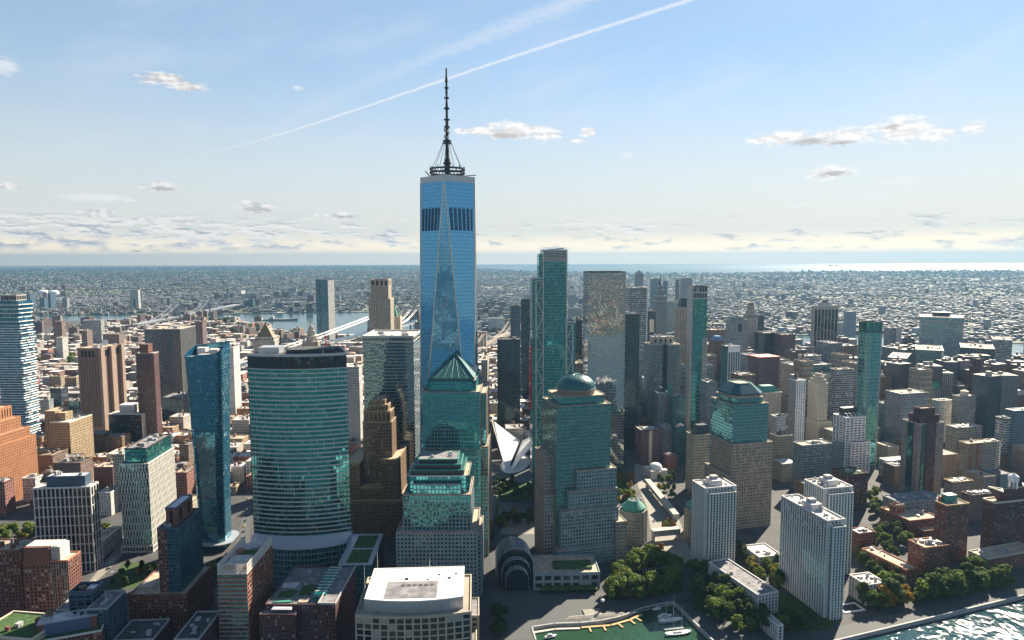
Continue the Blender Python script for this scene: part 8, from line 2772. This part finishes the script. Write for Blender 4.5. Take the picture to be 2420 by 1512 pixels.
TREES = {'green': [proto_tree('leaf_green', 1), proto_tree('leaf_green', 2, 6.2, 13)], 'dark': [proto_tree('leaf_dark', 3), proto_tree('leaf_dark', 4, 5.0, 13, conic=True)],
         'yellow': [proto_tree('leaf_yellow', 5), proto_tree('leaf_yellow', 6, 4.6, 10)], 'orange': [proto_tree('leaf_orange', 7, 5.2, 10)]}
tused = {}


def tree(px, py, kind, sc, label, group, z=0.0):
    P = at(px, py, z)
    i = ri.randrange(len(TREES[kind]))
    pr = TREES[kind][i]
    first = (kind, i) not in tused
    tused[(kind, i)] = 1
    o = place(pr, first, P.x, P.y, ri.uniform(0, 6.28), label, 'tree', group, z)
    s = sc * ri.uniform(.85, 1.15); o.scale = (s, s, s * ri.uniform(.9, 1.1))


def grove(poly, n, kinds, sc, label, group, seed, gap=4.5):
    """scatter trees on the ground inside a picture outline"""
    r = random.Random(seed); W = V(*poly)
    xs = [p[0] for p in W]; ys = [p[1] for p in W]; done = []; tries = 0
    while len(done) < n and tries < 4000:
        tries += 1
        x, y = r.uniform(min(xs), max(xs)), r.uniform(min(ys), max(ys))
        if not inside(W, np.array([x]), np.array([y]))[0]: continue
        if any((x - a) ** 2 + (y - b) ** 2 < gap ** 2 for a, b in done): continue
        if in_foot(x, y, 1.0): continue
        done.append((x, y))
        k = r.choice(kinds); i = r.randrange(len(TREES[k])); pr = TREES[k][i]
        first = (k, i) not in tused; tused[(k, i)] = 1
        cn = {'green': 'green', 'dark': 'dark green', 'yellow': 'yellowing', 'orange': 'orange autumn'}[k]
        o = place(pr, first, x, y, r.uniform(0, 6.28), '%s tree %s' % (cn, label), 'tree', group)
        s = sc * r.uniform(.8, 1.2); o.scale = (s, s, s * r.uniform(.9, 1.1))


grove([(1440, 1422), (1500, 1425), (1608, 1396), (1606, 1375), (1560, 1392), (1500, 1398), (1440, 1398)], 22, ['green', 'green', 'green', 'dark'], 1.35, 'in the round grove by the cove', 'grove by the cove', 1, 5)
grove([(1436, 1405), (1480, 1405), (1520, 1345), (1490, 1340), (1455, 1365)], 14, ['green', 'green', 'yellow'], 1.3, 'in the round grove by the cove', 'grove by the cove', 2, 5)
grove([(1495, 1352), (1590, 1358), (1612, 1385), (1600, 1335), (1560, 1318), (1500, 1326)], 16, ['green', 'green', 'yellow'], 1.3, 'in the round grove by the cove', 'grove by the cove', 3, 5)
grove([(1522, 1312), (1560, 1312), (1565, 1298), (1530, 1298)], 4, ['orange', 'yellow'], .8, 'at the back of the cove grove', 'autumn trees behind the grove', 4, 4)
grove([(1636, 1440), (1700, 1490), (1800, 1500), (1900, 1505), (1960, 1490), (1830, 1470), (1760, 1440), (1700, 1390), (1640, 1372)], 36, ['green', 'dark', 'dark', 'green', 'dark'], 1.3, 'in the gardens by the pale slabs', 'garden trees by the pale slabs', 5, 6)
grove([(1770, 1375), (1850, 1400), (1850, 1330), (1760, 1330)], 12, ['green', 'dark', 'yellow'], 1.25, 'in the court between the pale slabs', 'court trees between the slabs', 6, 6)
grove([(2012, 1440), (2060, 1445), (2140, 1430), (2140, 1405), (2060, 1395), (2040, 1410)], 14, ['green', 'dark', 'orange', 'green'], 1.6, 'on the riverside right of the pale slabs', 'riverside trees', 7, 6)
grove([(2030, 1345), (2090, 1385), (2130, 1380), (2070, 1320), (2022, 1310)], 14, ['green', 'dark'], 1.0, 'behind the low pale wing by the river', 'riverside trees', 8, 6)
grove([(2170, 1430), (2300, 1412), (2380, 1392), (2380, 1370), (2240, 1398), (2160, 1405)], 20, ['dark', 'dark', 'green'], 1.55, 'on the promenade before the brick blocks', 'riverside trees', 9, 5.5)
grove([(1165, 1245), (1266, 1245), (1266, 1215), (1165, 1215)], 16, ['dark', 'dark', 'yellow', 'dark'], .95, 'on the memorial plaza', 'memorial plaza trees', 10, 5)
grove([(1168, 1210), (1268, 1210), (1268, 1145), (1172, 1145)], 26, ['dark', 'dark', 'dark', 'green'], .9, 'on the memorial plaza', 'memorial plaza trees', 11, 5)
grove([(1442, 1200), (1500, 1200), (1498, 1125), (1456, 1115), (1442, 1130)], 22, ['green', 'yellow', 'orange', 'green'], .95, 'in the long belt beside the road', 'trees beside the road', 12, 5)
grove([(1555, 1180), (1598, 1195), (1592, 1120), (1560, 1130)], 11, ['dark', 'green', 'orange'], .9, 'in the small park beside the footbridge', 'small park trees', 13, 5)
grove([(1570, 1255), (1595, 1245), (1590, 1225), (1568, 1235)], 4, ['orange', 'yellow', 'green'], .7, 'beside the covered footbridge', 'small park trees', 14, 4)
grove([(0, 1282), (84, 1276), (82, 1256), (0, 1262)], 12, ['yellow', 'green', 'yellow'], 1.0, 'along the street at the left edge', 'street trees at the left', 15, 5)
grove([(235, 1268), (268, 1256), (268, 1240), (240, 1250)], 4, ['yellow', 'green'], .8, 'beside the dark gridded tower', 'street trees between towers', 16, 4)
grove([(250, 1395), (405, 1395), (400, 1345), (295, 1345)], 15, ['dark', 'dark', 'green', 'orange'], .8, 'in the park below the panel tower', 'small park below the panel tower', 17, 5)
grove([(480, 1390), (560, 1370), (560, 1315), (500, 1345)], 12, ['dark', 'dark', 'green'], .8, 'at the foot of the flared glass tower', 'trees at the flared tower', 18, 5)
grove([(1164, 1512), (1196, 1512), (1190, 1450), (1166, 1450)], 12, ['dark'], .8, 'in the clipped row beside the plaza', 'plaza tree row', 19, 3.5)
grove([(50, 868), (190, 868), (185, 848), (60, 852)], 22, ['green', 'green', 'yellow'], 2.2, 'in the long park among the low rooftops', 'long park trees', 20, 10)
grove([(470, 800), (620, 800), (620, 778), (480, 766)], 20, ['green', 'green', 'dark'], 3.0, 'in the park among the housing slabs', 'riverside park far left', 21, 16)
grove([(1650, 1330), (1690, 1380), (1640, 1400), (1622, 1350)], 7, ['dark', 'green'], 1.0, 'at the slab before the hip-roofed tower', 'slab foot trees', 22, 5)
grove([(2055, 1180), (2075, 1240), (2085, 1240), (2075, 1170)], 10, ['dark', 'green'], 1.1, 'in the avenue behind the slabs', 'avenue trees', 23, 5)
grove([(2060, 1300), (2120, 1330), (2150, 1280), (2100, 1250), (2060, 1255)], 14, ['dark', 'green', 'dark'], 1.3, 'in the yards behind the low brick row', 'yard trees', 24, 7)
grove([(2295, 1345), (2330, 1385), (2300, 1400), (2280, 1365)], 5, ['green', 'dark'], 1.4, 'in the gap left of the lantern-topped tower', 'gap trees', 25, 6)
grove([(1700, 1340), (1760, 1330), (1750, 1290), (1700, 1300)], 9, ['dark', 'green', 'yellow'], 1.1, 'behind the slab wing', 'wing trees', 26, 6)
for kind, L in TREES.items():
    for i, p in enumerate(L):
        if (kind, i) not in tused:
            for ch in list(p.children): bpy.data.objects.remove(ch)
            bpy.data.objects.remove(p)


# ================================================================== cove: docks and boats
def dock():
    pts = V((1372, 1473), (1440, 1468), (1482, 1456), (1510, 1443))
    o = thing('floating_dock', 'yellow-tan floating dock with short finger piers along the cove wall', 'dock', (pts[0][0], pts[0][1], -2.6))
    L0 = pts[0]; q = [(p[0] - L0[0], p[1] - L0[1]) for p in pts]
    for a, c in zip(q, q[1:]):
        L = math.hypot(c[0] - a[0], c[1] - a[1]); t = ((c[0] - a[0]) / L, (c[1] - a[1]) / L); n = (t[1], -t[0])
        b = MB(); b.fbox(a, t, n, 0, L, 2.0, 4.4, .1, .9); b.build('walkway', 'orange_deck', o)
        k = 6.0
        while k < L:
            f = MB(); f.fbox(a, t, n, k, k + 1.6, 4.41, 11, .1, .85); f.build('finger_pier', 'orange_deck', o); k += 13
    w = V((1260, 1486), (1310, 1478), (1370, 1476)); z = [(p[0] - L0[0], p[1] - L0[1]) for p in w]
    for a, c in zip(z, z[1:]):
        L = math.hypot(c[0] - a[0], c[1] - a[1]); t = ((c[0] - a[0]) / L, (c[1] - a[1]) / L); n = (t[1], -t[0])
        b = MB(); b.fbox(a, t, n, 0, L, 1, 3.6, .1, .9); b.build('grey_walkway', 'stone_pale', o)


dock()


def hull(L, Wd, H, mat, o, name='hull'):
    b = MB(); st = []
    for k in range(11):
        f = k / 10; x = -L / 2 + L * f
        w = Wd / 2 * (math.sin(math.pi * min(1, .18 + f * .62)) if f < .75 else math.sin(math.pi * min(1, .18 + .75 * .62)) * (1 - (f - .75) / .25) ** .7 + .01)
        sh = H * (1 + .35 * (2 * f - 1) ** 2)
        st.append([(x, -w, sh), (x, -w * .75, .2), (x, 0, -.2), (x, w * .75, .2), (x, w, sh)])
    for a, c in zip(st, st[1:]):
        for i in range(4): b.quad(a[i], c[i], c[i + 1], a[i + 1])
        b.quad(a[0], a[4], c[4], c[0])
    b.v += [p for p in st[0]]; n = len(b.v); b.face((n - 5, n - 4, n - 3, n - 2, n - 1))
    return b.build(name, mat, o)


def sailboat(px, py, ang, L, label):
    P = at(px, py, -2.6)
    o = thing('sailing_boat', label, 'boat', (P.x, P.y, -2.5), ang, 'sailing boats in the cove')
    hull(L, L * .24, 1.5, 'white_paint', o)
    b = MB(); b.prism(rect(-L * .22, L * .12, -L * .06, L * .06), 1.5, 2.5, 3, 4, True, rect(-L * .2, L * .09, -L * .045, L * .045)); b.build('cabin', 'light_metal', o)
    b = MB(); b.box(-L * .42, L * .40, -L * .075, L * .075, 1.45, 1.52); b.build('deck', 'wood_tank', o)
    for x, h in ((L * .12, L * 1.05), (-L * .2, L * .85)):
        m = MB(); m.bar((x, 0, 1.4), (x, 0, h), .16, 6, .08); m.build('mast', 'white_paint', o)
        m = MB(); m.bar((x, 0, 3.0), (x - L * .27, 0, 3.1), .14, 6); m.build('boom', 'white_paint', o)
        r = MB()
        for e in ((L * .5, 0, 1.9), (-L * .48, 0, 1.8), (x, L * .1, 1.5), (x, -L * .1, 1.5)): r.bar((x, 0, h * .96), e, .035, 3)
        r.build('rigging', 'dark_metal', o)
    b = MB(); b.bar((L * .45, 0, 1.9), (L * .66, 0, 2.4), .12, 6); b.build('bowsprit', 'wood_tank', o)


sailboat(1604, 1498, rad(12), 24, 'white two-masted sailing boat nearer the camera in the cove')
sailboat(1585, 1467, rad(10), 22, 'white two-masted sailing boat further in, by the cove wall')


def motorboat(px, py, ang, L, label):
    P = at(px, py, -2.6)
    o = thing('motor_boat', label, 'boat', (P.x, P.y, -2.5), ang)
    hull(L, L * .3, 1.2, 'white_paint', o)
    b = MB(); b.prism(rect(-L * .3, L * .15, -L * .11, L * .11), 1.2, 2.8, 3, 4, True, rect(-L * .28, L * .08, -L * .09, L * .09)); b.build('cabin', 'white_paint', o)
    b = MB(); b.box(-L * .27, L * .1, -L * .115, L * .115, 1.8, 2.3); b.build('window_band', 'glass_dark', o)
    b = MB(); b.box(-L * .25, 0, -L * .1, L * .1, 3.1, 3.25); b.bar((-L * .2, 0, 2.8), (-L * .2, 0, 3.1), .2); b.build('fly_bridge', 'light_metal', o)


motorboat(1572, 1458, rad(15), 14, 'white motor boat moored behind the sailing boats')
motorboat(1302, 1506, rad(20), 11, 'small white motor boat at the left corner of the cove')
motorboat(1552, 1441, rad(-165), 8, 'small white launch at the end of the tan dock')
for (px, py, lb, ln) in ((1586, 1476, 'grey floating pontoon beside the inner sailing boat', 16), (1600, 1492, 'grey floating pontoon beside the outer sailing boat', 18)):
    P = at(px, py, -2.6); b = MB(); b.box(-ln / 2, ln / 2, -1.3, 1.3, 0, .7)
    for k in range(5): b.box(-ln / 2 + k * ln / 5, -ln / 2 + k * ln / 5 + .15, -1.4, 1.4, .7, .8)
    o = b.build('pontoon', 'stone_grey'); o.location = (P.x - 2, P.y + 3.6, -2.5); o.rotation_euler = (0, 0, rad(10)); tag(o, lb, 'pontoon')

# cove stage, steps and drum lamp
P = at(1400, 1448, 0)
o = thing('cove_stage', 'pale raised stage and curved steps at the edge of the cove', 'stage', (P.x, P.y, 0), rad(8))
b = MB(); b.box(-8, 8, -5, 5, 0, 1.0); b.build('platform', 'paving_light', o)
for k in range(4):
    b = MB(); b.box(-26 + k, 30 - k, -8.5 + k * .8, -7.75 + k * .8, 0, .35 + .35 * k); b.build('step', 'stone_pale', o)
P = at(1424, 1442, 0)
o = thing('signal_column', 'dark round column with a white top beside the cove stage', 'column', (P.x, P.y, 0))
b = MB(); b.cyl((0, 0), 1.1, .9, 0, 8.5, 12); b.build('shaft', 'dark_metal', o)
b = MB(); b.lathe((0, 0), [(.8, 8.5), (1.6, 8.8), (1.7, 10), (.9, 10.6), (.1, 10.7)], 14); b.build('lamp_head', 'white_paint', o)

# round pool terrace by the river slab
P = at(2008, 1437, 0)
o = thing('pool_terrace', 'white-rimmed angular pool terrace at the foot of the riverside slab', 'pool', (P.x, P.y, 0), rad(14))
for i, (x0, x1, y0, y1) in enumerate(((-11, 11, -7, -5.5), (-11, 11, 5.5, 7), (-11, -9.5, -5.5, 5.5), (9.5, 11, -5.5, 5.5))):
    b = MB(); b.box(x0, x1, y0, y1, 0, .8); b.build('rim', 'white_paint', o)
b = MB(); b.box(-9.5, 9.5, -5.5, 5.5, .05, .3); b.build('pool_water', 'glass_dark', o)


# ================================================================== cars, lamps, people-scale things
def proto_car(mat, name='car'):
    o = bpy.data.objects.new(name, None); COL.objects.link(o)
    b = MB(); b.prism(rect(-2.2, 2.2, -.9, .9), .35, .95, 3, 4, True, rect(-2.1, 2.1, -.85, .85)); b.build('body', mat, o)
    b = MB(); b.prism(rect(-1.5, 1.0, -.82, .82), .96, 1.5, 3, 4, True, rect(-1.1, .5, -.68, .68)); b.build('cabin', 'glass_dark', o)
    b = MB(); b.box(-1.0, .4, -.64, .64, 1.5, 1.54); b.build('roof', mat, o)
    for x in (-1.35, 1.35):
        for y_ in (-.88, .88):
            w = MB(); w.bar((x, y_ - .1, .34), (x, y_ + .1, .34), .34, 10); w.build('wheel', 'black_metal', o)
    return o


W_('paint_black', (0.02, 0.02, 0.022), 0.3, .05); W_('paint_silver', (0.5, 0.5, 0.52), .3, .05, metal=.4); W_('paint_yellow', (0.65, 0.42, 0.02), .35, .05)
CARS = [(proto_car('white_paint'), 'white'), (proto_car('paint_black'), 'black'), (proto_car('paint_silver'), 'silver'), (proto_car('paint_yellow'), 'yellow')]
cused = [False] * 4


def car(px, py, ang, where, grp):
    k = ri.randrange(4); P = at(px, py, 0)
    place(CARS[k][0], not cused[k], P.x, P.y, ang, '%s car %s' % (CARS[k][1], where), 'car', grp, .04); cused[k] = True


for k in range(13): car(566 + k * 1.9, 1322 - k * 13, rad(90), 'parked left of the curved tower', 'cars parked left of the curved tower')
for k in range(10): car(902 + k * 4 + ri.choice((-6, 0, 6)), 1500 - k * 20, rad(88), 'on the avenue beside the granite tower', 'cars on the avenue')
for (px, py) in ((1515, 1180), (1528, 1150), (1512, 1215), (1540, 1165), (1545, 1232), (1560, 1292), (1552, 1310), (1575, 1330), (1500, 1135), (1522, 1132), (1536, 1140)): car(px, py, rad(105), 'on the sunlit road by the gatehouse', 'cars on the sunlit road')
for (px, py) in ((262, 1330), (268, 1322), (285, 1290), (300, 1262), (310, 1240), (255, 1345)): car(px, py, rad(75), 'between the gridded and panel towers', 'cars between the left towers')
for k in range(6): car(1612 + k * 3, 1120 + k * 9, rad(70), 'parked beside the stone turret block', 'cars by the stone block')

# plane in the sky
P = atD(325, 593, 4200)
o = thing('airliner', 'small dark airliner flying low over the horizon at the left', 'aircraft', P, rad(8))
b = MB(); b.bar((-18, 0, 0), (16, 0, 0), 2.2, 10); b.bar((16, 0, 0), (21, 0, -.4), 2.2, 10, .4); b.bar((-18, 0, 0), (-25, 0, 1), 2.2, 10, .4); b.build('fuselage', 'concrete', o)
for s in (-1, 1):
    b = MB(); b.hexa([(-3, s * 1, -.9), (4, s * 1, -.9), (-6, s * 19, .2), (-9, s * 19, .2), (-3, s * 1, -.4), (4, s * 1, -.4), (-6, s * 19, .5), (-9, s * 19, .5)]); b.build('wing', 'concrete', o)
    b = MB(); b.bar((-4, s * 7, -1.8), (0, s * 7, -1.8), 1.1, 8); b.build('engine', 'dark_metal', o)
    b = MB(); b.hexa([(-22, s * .5, .8), (-19, s * .5, .8), (-24, s * 7, 1.2), (-25.5, s * 7, 1.2), (-22, s * .5, 1.1), (-19, s * .5, 1.1), (-24, s * 7, 1.4), (-25.5, s * 7, 1.4)]); b.build('tailplane', 'concrete', o)
b = MB(); b.hexa([(-24, -.2, 1), (-18, -.2, 1), (-18, .2, 1), (-24, .2, 1), (-27, -.15, 8), (-24, -.15, 8), (-24, .15, 8), (-27, .15, 8)]); b.build('tail_fin', 'concrete', o)
# ship on the horizon sea
P = at(1970, 628.5, 0)
o = thing('cargo_ship', 'tiny dark cargo ship on the bright sea near the horizon', 'ship', (P.x, P.y, 0))
K = P.y / 1613.0
b = MB(); b.box(-11 * K, 11 * K, -2 * K, 2 * K, 0, 1.3 * K); b.build('hull', 'dark_metal', o)
b = MB(); b.box(-10 * K, -6.5 * K, -1.5 * K, 1.5 * K, 1.3 * K, 2.6 * K); b.build('superstructure', 'stone_grey', o)
# river craft
P = at(625, 757, -3); o = thing('river_barge', 'small dark barge with a cabin on the river left of the lone glass tower', 'boat', (P.x, P.y, -3), 0)
hull(60, 14, 4, 'dark_metal', o); b = MB(); b.box(-22, -10, -5, 5, 4, 11); b.build('cabin', 'white_paint', o)
P = at(670, 757, -3); o = thing('river_freighter', 'long grey freighter moored on the river left of the lone glass tower', 'ship', (P.x, P.y, -3), rad(4))
hull(150, 22, 8, 'stone_grey', o); b = MB(); b.box(-66, -50, -8, 8, 8, 22); b.build('bridge_house', 'stone_pale', o)

# ================================================================== air
hz = bpy.data.materials.new('haze_air'); hz.use_nodes = True
nt = NT(hz.node_tree); nt.n.clear()
out = nt.node('ShaderNodeOutputMaterial'); pv = nt.node('ShaderNodeVolumePrincipled')
pv.inputs['Color'].default_value = (0.15, 0.285, 0.44, 1)
pv.inputs['Density'].default_value = 4.3e-5
pv.inputs['Anisotropy'].default_value = 0.3
nt.l.new(pv.outputs[0], out.inputs['Volume'])
b = MB(); b.box(-BIG * 1.02, BIG * 1.02, -21000, YFAR + 400, -8, 556)
M['haze_air'] = hz
o = b.build('haze', 'haze_air'); tag(o, 'thin blue air haze over the whole city', 'haze', None, 'stuff')


# ================================================================== labels: number look-alikes from the left
def number_lookalikes():
    by = {}
    for o in COL.objects:
        if o.parent is None and 'label' in o and o.get('kind') is None:
            by.setdefault(o['label'], []).append(o)
    def sx(o):
        v = o.location - EYE
        return v.dot(RGT) / max(1.0, v.dot(FWD))
    words = ['first', 'second', 'third', 'fourth', 'fifth', 'sixth', 'seventh', 'eighth', 'ninth', 'tenth', 'eleventh', 'twelfth']
    for lb, L in by.items():
        if len(L) < 2: continue
        L.sort(key=sx)
        for i, o in enumerate(L):
            n = i + 1
            suf = 'th' if 10 <= n % 100 <= 20 else {1: 'st', 2: 'nd', 3: 'rd'}.get(n % 10, 'th')
            o['label'] = lb + ', ' + (words[i] if i < 12 else '%d%s' % (n, suf)) + ' from the left'


number_lookalikes()
